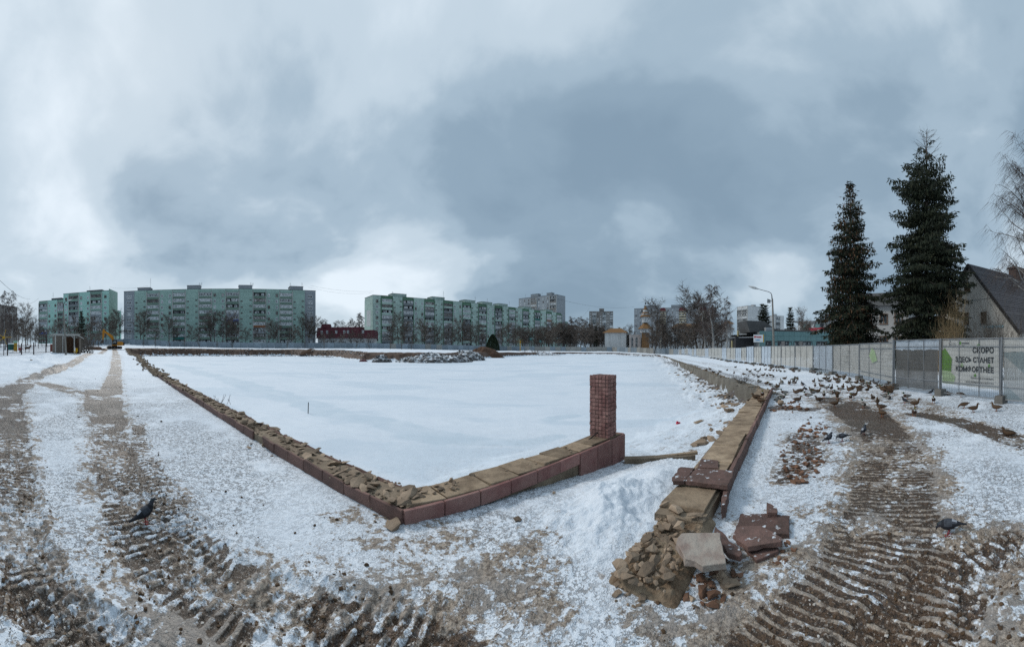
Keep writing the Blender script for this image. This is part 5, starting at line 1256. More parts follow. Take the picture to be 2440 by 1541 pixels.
p = pol(2208, 28); put_spruce(spruce(2, 19.6, 3.75, 46, 7, .6, .15, SM, .0, 1.1, lambda f: float(np.interp(f, [0, .15, .35, .5, .65, .8, .9, 1], [.88, .96, .98, .86, .72, .54, .36, .06])) * (.94 + .08 * math.sin(f * 19)), .33), 'spruce_tree', (p.x, p.y, -.1), 'tallest dark spruce with a dead bare top beside the gabled house', SM)
ms = put_spruce(spruce(3, 12.5, 2.3, 26, 6, .5, 0, SM, .0, .75, None, .5), 'spruce_tree', (*pol(1883, 86)[:2], -.4), 'small spruce right of the street lamp over the pavilion roof', SM)
put_spruce(None, 'spruce_tree', (*pol(1816, 84)[:2], -.4), 'small twin topped spruce left of the street lamp, front stem', SM, 1.05, 1.0, ms); put_spruce(None, 'spruce_tree', (*pol(1824, 85)[:2], -.4), 'small twin topped spruce left of the street lamp, rear stem', SM, 1.04, 2.2, ms)
put_spruce(None, 'spruce_tree', (*pol(194, 110)[:2], 1.7), 'dark narrow spruce in front of the aqua block', SM, .95, .4, ms)
ms2 = put_spruce(spruce(4, 13.5, 1.7, 24, 6, .5, 0, SM, 0, .8, None, .5), 'spruce_tree', (*pol(1420, 188)[:2], -.2), 'dark narrow spruce standing before the brown tower', SM, 1.0)
put_spruce(None, 'spruce_tree', (*pol(1528, 172)[:2], -.2), 'short dark spruce at the foot of the church side wing', SM, .5, .4, ms2); put_spruce(None, 'spruce_tree', (*pol(1497, 178)[:2], -.2), 'short dark spruce before the hipped church wing', SM, .62, .9, ms2)
# dense rounded thuja near the pale green block
rnd = random.Random(6); b = MB()
for i in range(5200):
    u = rnd.random() ** .8; az = rnd.uniform(0, 6.283); z = 7.4 * u; rr = 2.9 * ((1 - u ** 1.7) ** .75) * (1 if rnd.random() < .8 else rnd.random()) * rnd.uniform(.9, 1.06); c = Vector((rr * math.cos(az), rr * math.sin(az), z)); d = Vector((math.cos(az) * .5, math.sin(az) * .5, rnd.uniform(.2, 1))).normalized(); s = d.cross(Vector((rnd.gauss(0, 1), rnd.gauss(0, 1), rnd.gauss(0, 1)))).normalized() * .13; L = rnd.uniform(.3, .6)
    k = len(b.v); b.v += [tuple(c), tuple(c + d * L * .5 + s), tuple(c + d * L), tuple(c + d * L * .5 - s)]; b.f.append([k, k + 1, k + 2, k + 3]); b.m.append(0)
p = pol(1174, 152); e = empty('thuja_tree', (p.x, p.y, -.2)); b.build('crown', M_thuja, e); b = MB(); b.tube([(0, 0, -.2), (0, 0, 4)], [.2, .08], 6); b.build('trunk', M_bark, e); tag(e, 'dense dark rounded conifer behind the brown earth heap', 'tree')
# ------------------------------------------------------------------ fences
M_galv = mat('galvanised', (.26, .27, .28), .45, .3, 4, 0, 3, (.18, .19, .20), metal=.6); M_foot = mat('foot_concrete', (.17, .16, .145), .9, .4, 6, .4, 30, snow=.0)
def netting(name, col, opac=.72, patch=None, col2=None):
    m = bpy.data.materials.new(name); m.use_nodes = True; t = m.node_tree; t.nodes.clear(); g = NG(t)
    P = t.nodes.new('ShaderNodeNewGeometry').outputs['Position']; O = t.nodes.new('ShaderNodeTexCoord').outputs['Object']
    n = g.noise(P, 2.2, 5, .6); c = g.mix(g.mapr(n, .35, .7, 0, .5), col, tuple(x * .68 for x in col))
    if patch:
        xx = g.sep(O); st = g.math('SINE', g.math('ADD', g.math('MULTIPLY', xx[0], 3.2), g.math('MULTIPLY', xx[2], 4.2)))
        c = g.mix(g.mapr(st, .15, .3, 0, .75), c, patch)
    df = t.nodes.new('ShaderNodeBsdfDiffuse'); tl = t.nodes.new('ShaderNodeBsdfTranslucent'); tp = t.nodes.new('ShaderNodeBsdfTransparent')
    t.links.new(c, df.inputs[0]); t.links.new(c, tl.inputs[0])
    a = t.nodes.new('ShaderNodeMixShader'); a.inputs[0].default_value = .4; t.links.new(df.outputs[0], a.inputs[1]); t.links.new(tl.outputs[0], a.inputs[2])
    b_ = t.nodes.new('ShaderNodeMixShader'); t.links.new(g.mapr(g.noise(P, 1.3, 3), .3, .7, opac - .08, opac + .08), b_.inputs[0]); t.links.new(tp.outputs[0], b_.inputs[1]); t.links.new(a.outputs[0], b_.inputs[2])
    out = t.nodes.new('ShaderNodeOutputMaterial'); t.links.new(b_.outputs[0], out.inputs[0]); return m
N_bei = netting('beige_netting', (.64, .625, .58), .91); N_blu = netting('blue_netting', (.64, .71, .78), .91); N_gry = netting('grey_netting', (.29, .285, .275), .72); N_dk = netting('dark_netting', (.17, .163, .152), .88); N_str = netting('striped_netting', (.46, .47, .455), .78, (.20, .27, .28)); N_grn = netting('green_print', (.16, .32, .07), .88); N_lgr = netting('pale_green_print', (.46, .60, .36), .82); N_txt = netting('faint_print', (.22, .22, .215), .6)
M_ink = mat('black_print', (.018, .02, .022), .8, .1); M_gink = mat('green_ink', (.10, .24, .05), .8, .1); M_gyink = mat('grey_print', (.085, .09, .10), .8, .1)
FL = [Vector((56.1, 107.2, 0)), Vector((36.8, 56.8, 0)), Vector((25.2, 30.6, 0)), Vector((22.2, 23.2, 0)), Vector((18.3, 13.6, 0)), Vector((15.7, 9.85, 0)), Vector((12.75, 6.3, 0)), Vector((11.7, 3.93, 0)), Vector((10.6, 1.58, 0)), Vector((9.55, -.85, 0))]
def on_line(px):
    a = th(px); d = Vector((math.sin(a), math.cos(a)))
    for p, q in zip(FL[:-1], FL[1:]):
        e = q - p; den = d.x * e.y - d.y * e.x
        if abs(den) < 1e-9: continue
        t = (p.x * e.y - p.y * e.x) / den; s = (p.x * d.y - p.y * d.x) / den
        if -1e-6 <= s <= 1 + 1e-6 and t > 0: return Vector((d.x * t, d.y * t, 0))
    return None
bnd = []
L0 = FL[0]; D0 = (FL[1] - FL[0]).normalized(); stop = on_line(1740); k = 0.0
while (L0 + D0 * k - stop).length > 3.6 and k < 52: bnd.append(L0 + D0 * k); k += 3.5
D1 = (FL[2] - FL[1]).normalized(); base = FL[1]; k = (bnd[-1] - FL[1]).dot(D1) + 3.5
while k < (stop - FL[1]).dot(D1) - 2: bnd.append(FL[1] + D1 * k); k += 3.5
NF = len(bnd)
for px in (1740, 1752, 1766, 1778, 1796, 1814, 1837, 1861, 1894, 1937, 1984, 2047, 2130, 2241, 2385): bnd.append(on_line(px))
bnd.append(FL[-1])
bz = ground_zs([(p.x, p.y) for p in bnd]); fr_ = random.Random(9)
kinds = {}
seq = ['b', 'bl', 'b', 'bl', 'b', 'bl', 'b', 'b2', 'b', 'bl', 'bt', 'bg', 'A', 'B', 'C']
names = {'b': ('beige netting', N_bei), 'b2': ('pale beige netting', N_bei), 'bl': ('light blue netting', N_blu), 'bt': ('faint mirrored print', N_bei), 'bg': ('a faded green shape', N_bei)}
nearlab = {'A': 'wire fence panel hung with a sagging dark grey sheet, left of the banner', 'B': 'wire fence panel with the banner reading СКОРО ЗДЕСЬ СТАНЕТ КОМФОРТНЕЕ', 'C': 'wire fence panel with blue grey striped sheet at the right edge'}
ordw = ['thirteenth'] * 0 + ['twelfth', 'eleventh', 'tenth', 'ninth', 'eighth', 'seventh', 'sixth', 'fifth', 'fourth', 'third', 'second', 'first']
for i in range(len(bnd) - 1):
    p, q = bnd[i], bnd[i + 1]; zp, zq = bz[i], bz[i + 1]; d = q - p; L = d.length; rz = math.atan2(d.y, d.x); near = i - NF
    ty = seq[near] if near >= 0 else fr_.choice(('b', 'b', 'b', 'bl'))
    e = empty('fence_panel', (p.x, p.y, 0), rz); ht = 2.0 + fr_.uniform(-.05, .05)
    if near in (11, 12, 13, 14): ht = 2.05
    if near == 11: ht = 1.98
    tl_ = fr_.uniform(-.02, .02)
    def Z(x, z): return zp + (zq - zp) * x / L + z
    b = MB(); w_ = .042
    for x in (.05, L - .05): b.tube([(x, 0, Z(x, .05)), (x, tl_, Z(x, ht))], w_ / 2, 6)
    for z in (.12, ht - .02) + ((ht - .28, .52) if near >= 11 else ()): b.tube([(.05, 0, Z(.05, z)), (L - .05, 0, Z(L - .05, z))], .016 if z not in (.12,) else .018, 5)
    b.build('panel_frame', M_galv, e)
    nu = 3
    for k in range(1, nu): b = MB(); b.bar((L * k / nu, .012, Z(L * k / nu, .1)), (L * k / nu, .012, Z(L * k / nu, ht)), .022); b.build('upright', M_galv, e)
    if near >= 9:                                                    # welded wire
        b = MB(); nv = int(L / .075)
        for k in range(nv): x = .06 + (L - .12) * k / (nv - 1); b.bar((x, 0, Z(x, .13)), (x, 0, Z(x, ht - .03)), .0045)
        for k in range(12): z = .14 + (ht - .2) * k / 11; b.bar((.06, 0, Z(.06, z)), (L - .06, 0, Z(L - .06, z)), .0045)
        b.build('wire_mesh', M_galv, e)
    lo = fr_.uniform(.2, .38) if near not in (9, 10) else .32
    y0 = .035
    def sheet(x0, x1, z0, z1, m, nm, y=y0, nx=12, nz=8, amp=.02, lo2=None):
        b = MB()
        for a in range(nx + 1):
            for c in range(nz + 1):
                x = x0 + (x1 - x0) * a / nx; zl_ = z0 + ((lo2 - z0) * a / nx if lo2 is not None else 0); z = zl_ + (z1 - zl_) * c / nz
                b.v.append((x, y + amp * math.sin(a * 1.7 + c * .9 + i) * (.3 + .7 * math.sin(math.pi * a / nx)), Z(x, z + (.012 * math.sin(a * 2.1 + i) if c in (0, nz) else 0))))
        for a in range(nx):
            for c in range(nz): b.f.append([a * (nz + 1) + c, (a + 1) * (nz + 1) + c, (a + 1) * (nz + 1) + c + 1, a * (nz + 1) + c + 1]); b.m.append(0)
        return b.build(nm, m, e, smooth=True)
    if ty in names:
        s_ = sheet(.07, L - .07, lo, ht - .03, names[ty][1], 'banner')
        if ty == 'bt':
            for j, (tx, sz) in enumerate((('2020', .24), ('ТЭНАТС', .24), ('ЕЕНТРОФ', .20))):
                me = text_mesh(tx, sz, N_txt, 'faint_print', .0, .004, 'LEFT'); link('faint_print', me, s_, (L * .72, -.03, Z(L / 2, 1.45 - j * .30)), (math.pi / 2, 0, 0), (-1, 1, 1))
        if ty == 'bg':
            b = MB(); b.add([(L * .36, 0, Z(1, 1.35)), (L * .44, 0, Z(1, 1.75)), (L * .52, 0, Z(1, 1.6)), (L * .60, 0, Z(1, 1.15)), (L * .46, 0, Z(1, 1.02))], [(0, 4, 3, 2, 1)]); o = b.build('green_print', N_lgr, s_, (0, -.03, 0))
        if near >= 0: lab = f'fence panel with {names[ty][0]}, {ordw[near]} leftwards from the dark grey sheet'; 
        else: lab = f'far fence panel with {names[ty][0]} beyond the pavilion canopy'
        tag(e, lab, 'fence panel', 'mesh fence along the right')
    else:
        tag(e, nearlab[ty], 'fence panel', 'mesh fence along the right')
        if ty == 'A':
            sheet(.08, L - .08, 1.62, ht - .04, N_blu, 'pale_strip', .05); sheet(.10, L - .16, .16, 1.66, N_dk, 'dark_sheet', .03, 14, 10, .05)
        elif ty == 'B':
            s_ = sheet(.06, L - .06, .46, ht - .05, N_bei, 'banner', .035, 14, 8, .012, .40)
            for j, (tx, sz, z) in enumerate((('СКОРО', .245, 1.56), ('ЗДЕСЬ СТАНЕТ', .235, 1.245), ('КОМФОРТНЕЕ', .235, .93))):
                me = text_mesh(tx, sz, M_ink, 'banner_text', .002, .007, 'RIGHT'); ww = max(v.co.x for v in me.vertices) - min(v.co.x for v in me.vertices)
                tgt = (.86, 1.62, 1.60)[j]; sc = tgt / ww; link('banner_text', me, s_, (L * .895, .012, Z(L / 2, z)), (math.pi / 2, 0, 0), (sc, 1.0, 1))
            for j, (tx, z) in enumerate((('Приносим извинения', .70), ('за временные неудобства', .56))):
                xr = L * .89
                for wd_ in reversed(tx.split()):
                    me = text_mesh(wd_, .10, M_gyink, 'small_lettering', .001, 0, 'RIGHT'); link('small_lettering', me, s_, (xr, .012, Z(L / 2, z)), (math.pi / 2, 0, 0), (.92, 1, 1))
                    xr -= .92 * (max(v.co.x for v in me.vertices) - min(v.co.x for v in me.vertices)) + .03
            b = MB(); b.add([(.07, 0, Z(0, .92)), (.50, 0, Z(.4, .90)), (.54, 0, Z(.5, 1.34)), (.20, 0, Z(.2, 1.72)), (.07, 0, Z(0, 1.60))], [(0, 1, 2, 3, 4)]); b.build('green_print', N_grn, s_, (0, .014, 0))
            b = MB(); b.add([(.07, 0, Z(0, .47)), (.62, 0, Z(.4, .47)), (.70, 0, Z(.5, .72)), (.45, 0, Z(.2, .895)), (.07, 0, Z(0, .915))], [(0, 1, 2, 3, 4)]); b.build('pale_green_print', N_lgr, s_, (0, .013, 0))
            for (fx, z, s) in ((.66, 1.80, .12), (.82, 1.14, .10), (.60, .80, .11), (.38, 1.10, .16)):
                x = L * fx; b = MB(); b.add([(x - s * .6, 0, Z(x, z)), (x, 0, Z(x, z - s * .4)), (x + s * .5, 0, Z(x, z + s * .1)), (x + s * .05, 0, Z(x, z + s * .8))], [(0, 1, 2, 3)]); b.build('leaf_mark', M_gink if fx != .38 else N_lgr, s_, (0, .018, 0))
            b = MB(); x = L * .155
            for (a, c, w, h) in ((0, 0, .10, .012), (.0, .0, .012, .14), (.088, 0, .012, .14), (.035, .04, .03, .06), (.02, .15, .06, .012), (.04, .16, .02, .05)): b.bb((x + a, -.001, Z(x, 1.77) + c), (x + a + w, .001, Z(x, 1.77) + c + h))
            for k in range(3): b.bb((x + .16, -.001, Z(x, 1.79) + k * .045), (x + .36 - .03 * k, .001, Z(x, 1.80) + k * .045))
            b.build('emblem_print', M_gyink, s_, (0, .017, 0))
            b = MB(); x = L * .34; b.bb((x + .1, -.001, Z(x, 1.86)), (x + .42, .001, Z(x, 1.90))); b.bb((x + .1, -.001, Z(x, 1.80)), (x + .22, .001, Z(x, 1.815))); b.add([(x - .02, 0, Z(x, 1.86)), (x + .06, 0, Z(x, 1.82)), (x + .09, 0, Z(x, 1.90)), (x + .03, 0, Z(x, 1.95))], [(0, 1, 2, 3)], 1); b.build('logo_print', [M_gyink, M_gink], s_, (0, .017, 0))
        else:
            sheet(.07, L - .07, .12, 1.62, N_str, 'striped_sheet', .05, 14, 8, .03); sheet(.07, L - .07, 1.60, ht - .04, N_bei, 'pale_strip', .035)
    # concrete foot and leaning post at the joint
    if near >= -6:
        fs_ = .3 if near > 9 else .26
        b = MB(); b.box((0, 0, fs_ * .42), (fs_ * (1.0 if near > 9 else 1.4), fs_ * (1.2 if near > 9 else 1.8), fs_ * .9), 0, .1, taper=.9)
        o = b.build('concrete_block', M_foot, None, (q.x, q.y, bz[i + 1] - .02), rz)
        tag(o, {11: 'concrete fence foot left of the dark grey sheet', 12: 'concrete fence foot between dark grey sheet and banner', 13: 'concrete fence foot under the right end of the banner'}.get(near, 'grey concrete foot block under the mesh fence joints'), 'concrete block', 'fence foot blocks')
    if near in (11, 12, 13):
        b = MB(); b.tube([(0, -.05, bz[i + 1]), (.06, -.05, 2.06)], .038, 8); o = b.build('steel_post', M_galv, None, (q.x, q.y, 0), rz)
        tag(o, ('steel post left of the dark grey sheet', 'steel post between dark grey sheet and banner', 'steel post right of the banner')[near - 11], 'post')
# ---- continuous sheet fence round the far side
M_sheet = mat('blue_grey_sheet', (.235, .285, .325), .6, .35, .6, 0, 3, (.175, .205, .23), obj=False, rnd=.22); M_sheet2 = mat('beige_sheet', (.30, .295, .275), .7, .35, .6, 0, 3, (.22, .215, .20), obj=False, rnd=.18)
run = [pol(205, 128), Vector((-123, 58, 0)), Vector((-51.8, 125.7, 0)), Vector((6, 164, 0)), Vector((47, 157, 0)), Vector((56.1, 107.2, 0))]
sf = empty('sheet_fence', run[0]); tag(sf, 'long sheet metal and netting fence enclosing the far side of the pond', 'fence')
b = MB(); b.box((0, 0, 1.07), (2.44, .03, 2.1))
for k in range(6): b.box((-1.1 + k * .44, -.025, 1.07), (.12, .03, 2.06))
PMs = [b.mesh('sheet_panel', M_sheet), None]; PMs[1] = PMs[0].copy(); PMs[1].materials.clear(); PMs[1].materials.append(M_sheet2)
bpst = MB(); bpst.box((0, 0, 1.1), (.08, .08, 2.3)); pstm = bpst.mesh('post', M_gryd)
for si, (p, q) in enumerate(zip(run[:-1], run[1:])):
    d = (q - p); L = d.length; d.normalize(); n = int(round(L / 2.5)); rz = math.atan2(d.y, d.x)
    zs = ground_zs([((p + d * (k + .5) * L / n).x, (p + d * (k + .5) * L / n).y) for k in range(n)])
    for k in range(n):
        c = p + d * (k + .5) * L / n; m = PMs[0] if (si < 3 and (si < 2 or fr_.random() < .55)) else fr_.choice(PMs)
        o = link('sheet_panel', m, sf, (c.x - run[0].x, c.y - run[0].y, zs[k] + fr_.uniform(-.06, .06)), rz, (L / n / 2.5, 1, 1))
        if k % 2 == 0: o = link('post', pstm, sf, ((p + d * k * L / n).x - run[0].x, (p + d * k * L / n).y - run[0].y, zs[k]), rz)
# ---- dark railing fence before the playground
M_rail = mat('dark_red_railing', (.030, .014, .016), .6, .3, 4)
A_, B_ = pol(-30, 39.5), pol(120, 43); d = (B_ - A_); L = d.length; d.normalize(); rz = math.atan2(d.y, d.x)
rf = empty('railing_fence', (A_.x, A_.y, 0), rz); tag(rf, 'dark railing fence with tall posts before the playground at far left', 'fence')
zs = ground_zs([((A_ + d * L * k / 40).x, (A_ + d * L * k / 40).y) for k in range(41)]); zf = lambda x: float(np.interp(x, np.linspace(0, L, 41), zs))
b = MB(); b.box((0, 0, .62), (.022, .022, 1.2)); pk = b.mesh('picket', M_rail)
n = int(L / .13)
for k in range(n): link('picket', pk, rf, (L * (k + .5) / n, 0, zf(L * (k + .5) / n)), 0)
for px, h in ((4, 2.1), (43, 1.35), (79, 1.5), (117, 2.3), (-20, 1.5)):
    a = th(px); dd = Vector((math.sin(a), math.cos(a), 0)); x = (dd * 42 - A_).dot(d); b = MB(); b.box((x, -.03, zf(x) + h / 2), (.10, .10, h)); b.build('post', M_rail, rf)
for z in (.25, 1.1): b = MB(); b.tube([(x_, -.02, zf(x_) + z) for x_ in np.linspace(0, L, 14)], .022, 4); b.build('rail', M_rail, rf)
# ------------------------------------------------------------------ birds
def feather(name, c1, c2, sc=60):
    return mat(name, c1, .8, .6, sc, 0, 3, c2, rnd=.28)
B_brown = feather('hen_brown', (.115, .066, .036), (.042, .026, .015)); B_hback = feather('hen_back', (.065, .042, .026), (.028, .019, .012)); B_grey = feather('drake_grey', (.26, .255, .24), (.17, .165, .155)); B_dback = feather('drake_back', (.10, .08, .065), (.05, .04, .034))
B_chest = feather('drake_chest', (.075, .034, .022), (.05, .024, .016)); B_green = mat('drake_green', (.008, .042, .022), .35, .3, 30); B_black = mat('drake_rump', (.014, .014, .015), .7, .2, 20); B_white = mat('white_feather', (.55, .55, .52), .8, .1); B_bill = mat('bill_yellow', (.30, .21, .03), .5, .2); B_billf = mat('bill_brown', (.16, .09, .03), .5, .3); B_leg = mat('orange_leg', (.42, .12, .02), .6, .2)
G_dark = feather('pigeon_dark', (.018, .020, .026), (.010, .011, .015), 40); G_grey = feather('pigeon_grey', (.060, .068, .082), (.022, .025, .033), 40); G_pale = mat('pigeon_pale', (.36, .38, .42), .8, .2); G_neck = mat('pigeon_neck', (.018, .045, .040), .35, .4, 30, 0, 3, (.05, .02, .05)); G_leg = mat('pigeon_leg', (.32, .03, .04), .6, .2)
def loft(rings, n=10, mfun=None):
    """one continuous body from tail to bill: rings of (x, y, z, half width, half height)"""
    b = MB(); P = [Vector(r[:3]) for r in rings]
    for i, r in enumerate(rings):
        d = (P[min(i + 1, len(P) - 1)] - P[max(i - 1, 0)]).normalized(); s = Vector((-d.y, d.x, 0)); s = s.normalized() if s.length > .2 else Vector((0, 1, 0)); u = d.cross(s) * 1.0
        if u.z < 0 and abs(d.z) < .8: u = -u
        if u.x > 0 and abs(d.z) >= .8: u = -u
        for k in range(n):
            a = 2 * math.pi * k / n; b.v.append(tuple(P[i] + s * math.cos(a) * r[3] + u * math.sin(a) * r[4]))
    for i in range(len(rings) - 1):
        for k in range(n): b.f.append([i * n + k, i * n + (k + 1) % n, (i + 1) * n + (k + 1) % n, (i + 1) * n + k]); b.m.append(mfun(i, (k + .5) / n) if mfun else 0)
    b.f.append(list(range(n))[::-1]); b.m.append(mfun(0, .25) if mfun else 0); b.f.append([(len(rings) - 1) * n + k for k in range(n)]); b.m.append(mfun(len(rings) - 2, .25) if mfun else 0)
    return b
def duck_mesh(male, pose):
    if pose == 'stand': R_ = [(-.255, 0, .185, .008, .006), (-.21, 0, .185, .035, .018), (-.16, 0, .180, .060, .040), (-.09, 0, .172, .082, .066), (0, 0, .165, .095, .082), (.08, 0, .172, .090, .084), (.135, 0, .195, .064, .070), (.160, 0, .238, .040, .044), (.168, 0, .280, .034, .036), (.178, 0, .318, .038, .039), (.205, 0, .337, .036, .034), (.230, 0, .332, .024, .020), (.255, 0, .322, .020, .010), (.290, 0, .316, .013, .005)]; dz = 0
    elif pose == 'sit': R_ = [(-.25, 0, .10, .008, .006), (-.20, 0, .10, .038, .018), (-.15, 0, .095, .066, .046), (-.08, 0, .088, .090, .074), (0, 0, .084, .102, .086), (.08, 0, .090, .096, .085), (.13, 0, .110, .066, .068), (.145, 0, .150, .043, .044), (.150, 0, .178, .038, .038), (.162, 0, .205, .040, .040), (.190, 0, .218, .036, .033), (.215, 0, .212, .024, .020), (.240, 0, .203, .020, .010), (.272, 0, .197, .013, .005)]; dz = 0
    elif pose == 'sleep': R_ = [(-.25, 0, .105, .008, .006), (-.20, 0, .10, .038, .018), (-.15, 0, .095, .066, .046), (-.08, 0, .088, .090, .074), (0, 0, .086, .102, .086), (.08, 0, .094, .096, .085), (.125, 0, .120, .068, .062), (.125, 0, .155, .045, .042), (.105, .01, .180, .040, .038), (.070, .02, .192, .036, .032), (.035, .025, .190, .026, .020), (.005, .03, .183, .018, .009), (-.02, .03, .178, .010, .005)]
    else: R_ = [(-.25, 0, .215, .008, .006), (-.21, 0, .21, .035, .018), (-.16, 0, .200, .060, .040), (-.09, 0, .182, .082, .066), (0, 0, .165, .095, .082), (.08, 0, .158, .088, .080), (.140, 0, .145, .060, .060), (.185, 0, .125, .040, .040), (.215, 0, .105, .034, .034), (.240, 0, .085, .037, .037), (.255, 0, .060, .033, .032), (.262, 0, .042, .022, .018), (.268, 0, .024, .017, .009), (.275, 0, .006, .010, .004)]
    N = len(R_)
    def mf(i, a):
        top = .06 < a < .44
        if i >= N - 3: return 5
        if male:
            if i >= N - 6: return 3
            if i == N - 7: return 4
            if i >= 5: return 2
            if i <= 1: return 6
            return 1 if top else 0
        return 1 if (top and i < 6) else 0
    b = loft(R_, 10, mf)
    if pose in ('stand', 'peck'):
        for s in (-1, 1):
            b.tube([(-.005, s * .045, .10), (.0, s * .045, .01)], .009, 5, 7); b.add([(-.02, s * .045, .008), (.065, s * .045 - .035, .004), (.075, s * .045, .004), (.065, s * .045 + .035, .004)], [(0, 1, 2, 3)], 7)
    mats = [B_grey, B_dback, B_chest, B_green, B_white, B_bill, B_black, B_leg] if male else [B_brown, B_hback, B_brown, B_hback, B_brown, B_billf, B_hback, B_leg]
    return b.mesh('duck', mats, True)
DK = {(m, p): duck_mesh(m, p) for m in (True, False) for p in ('stand', 'sit', 'sleep', 'peck')}
def pigeon_mesh(pose):
    if pose == 'walk': R_ = [(-.190, 0, .060, .018, .006), (-.130, 0, .082, .026, .010), (-.085, 0, .098, .040, .030), (-.035, 0, .120, .056, .052), (.015, 0, .140, .060, .058), (.055, 0, .165, .048, .050), (.075, 0, .200, .030, .032), (.085, 0, .228, .024, .025), (.098, 0, .250, .026, .026), (.118, 0, .255, .020, .018), (.132, 0, .248, .008, .007), (.148, 0, .238, .003, .003)]
    elif pose == 'peck': R_ = [(-.205, 0, .130, .016, .006), (-.140, 0, .135, .024, .010), (-.090, 0, .138, .040, .028), (-.035, 0, .135, .060, .052), (.015, 0, .130, .066, .062), (.060, 0, .128, .056, .056), (.090, 0, .128, .040, .040), (.112, 0, .124, .030, .030), (.132, 0, .112, .029, .028), (.146, 0, .094, .021, .019), (.150, 0, .078, .008, .007), (.152, 0, .062, .003, .003)]
    else: R_ = [(-.150, 0, .055, .016, .006), (-.105, 0, .080, .026, .012), (-.065, 0, .100, .046, .036), (-.02, 0, .118, .062, .060), (.025, 0, .140, .062, .064), (.05, 0, .172, .046, .046), (.055, 0, .198, .032, .032), (.062, 0, .215, .028, .027), (.080, 0, .226, .022, .020), (.096, 0, .222, .010, .008), (.110, 0, .212, .003, .003)]
    N = len(R_)
    def mf(i, a):
        if i >= N - 3: return 0
        if i >= N - 6: return 2
        if i <= 1: return 0
        if .05 < a < .16 and i in (2, 3): return 1
        if .17 < a < .33 and i in (2,): return 3
        return 1 if (.02 < a < .48 and i in (3, 4)) else 0
    b = loft(R_, 12, mf)
    for s in (-1, 1):
        b.tube([(.0, s * .024, .09), (.008 + s * .012, s * .024, .008)], .0055, 5, 4)
        x0 = .008 + s * .012
        for an in (-.5, 0, .5, 3.14): b.tube([(x0, s * .024, .006), (x0 + .034 * math.cos(an), s * .024 + .034 * math.sin(an), .004)], .0035, 4, 4)
    return b.mesh('pigeon', [G_dark, G_grey, G_neck, G_pale, G_leg], True)
PG_ = {p: pigeon_mesh(p) for p in ('walk', 'peck', 'puff')}
# (photo column, photo row of the feet, drake?, pose, heading in degrees on the picture: 0 = facing right, 180 = left, 90 = away, 270 = to the camera, label)
Z5 = lambda x, y: (1840 + .1246 * x, 860 + .1246 * y)
Z8 = lambda x, y: (2080 + .1495 * x, 900 + .1495 * y)
Z7 = lambda x, y: (1500 + .2076 * x, 830 + .2076 * y)
ND = [
 (*Z5(1190, 880), 0, 'stand', 20, 'brown duck hen standing side on, front left of the flock'),
 (*Z5(1750, 905), 1, 'stand', 110, 'drake with glossy green head seen from behind, alone on snow'),
 (*Z5(2110, 1075), 0, 'stand', 130, 'brown hen nearest to the camera, one of an overlapping pair'),
 (*Z5(2090, 950), 0, 'stand', 175, 'brown hen facing left just behind the nearest hen'),
 (*Z5(2015, 840), 0, 'stand', 265, 'round brown hen facing the camera beside the green headed drake'),
 (*Z5(1930, 770), 0, 'stand', 250, 'brown hen half hidden left of the round one'),
 (*Z5(1500, 750), 1, 'stand', 270, 'drake walking towards the camera with chestnut breast, mid flock'),
 (*Z5(1560, 705), 0, 'stand', 20, 'brown hen directly behind the drake that walks to the camera'),
 (*Z5(1245, 728), 0, 'stand', 270, 'brown hen facing the camera in the middle of the flock'),
 (*Z5(990, 702), 1, 'stand', 270, 'dark drake with yellow bill facing the camera, mid left of flock'),
 (*Z5(900, 762), 0, 'sit', 180, 'brown hen sitting on snow below the yellow billed drake'),
 (*Z5(690, 718), 1, 'stand', 180, 'grey drake preening with its head tucked down'),
 (*Z5(480, 765), 0, 'sit', 0, 'brown hen sitting behind the reddish stone heap'),
 (*Z5(100, 775), 1, 'sit', 30, 'drake sitting next to the far end of the walkway parapet'),
 (*Z5(2160, 690), 1, 'sit', 0, 'pale grey drake lying flat near the dark grey sheet'),
 (*Z8(545, 345), 1, 'stand', 200, 'drake standing just below the dark grey sheet'),
 (*Z8(665, 468), 0, 'stand', 10, 'brown hen standing beside the crouching dark pigeon'),
 (*Z8(655, 612), 1, 'stand', 280, 'drake with green head facing the camera, nearest drake to the banner'),
 (*Z8(968, 405), 1, 'stand', 265, 'drake facing the camera below the concrete block of the banner'),
 (*Z8(1455, 485), 0, 'peck', 190, 'brown hen bending down to feed below the banner'),
 (*Z8(1595, 553), 0, 'stand', 5, 'brown hen walking right below the banner'),
 (*Z8(1975, 535), 0, 'stand', 172, 'brown hen facing left below the right post of the banner'),
 (*Z8(2165, 925), 0, 'sit', 165, 'brown hen crouching alone on mud near the right edge'),
 (*Z8(1205, 280), 0, 'sleep', 180, 'sleeping hen seen through the wire under the banner'),
 (*Z8(1400, 310), 0, 'peck', 0, 'hen feeding seen through the wire under the banner'),
]
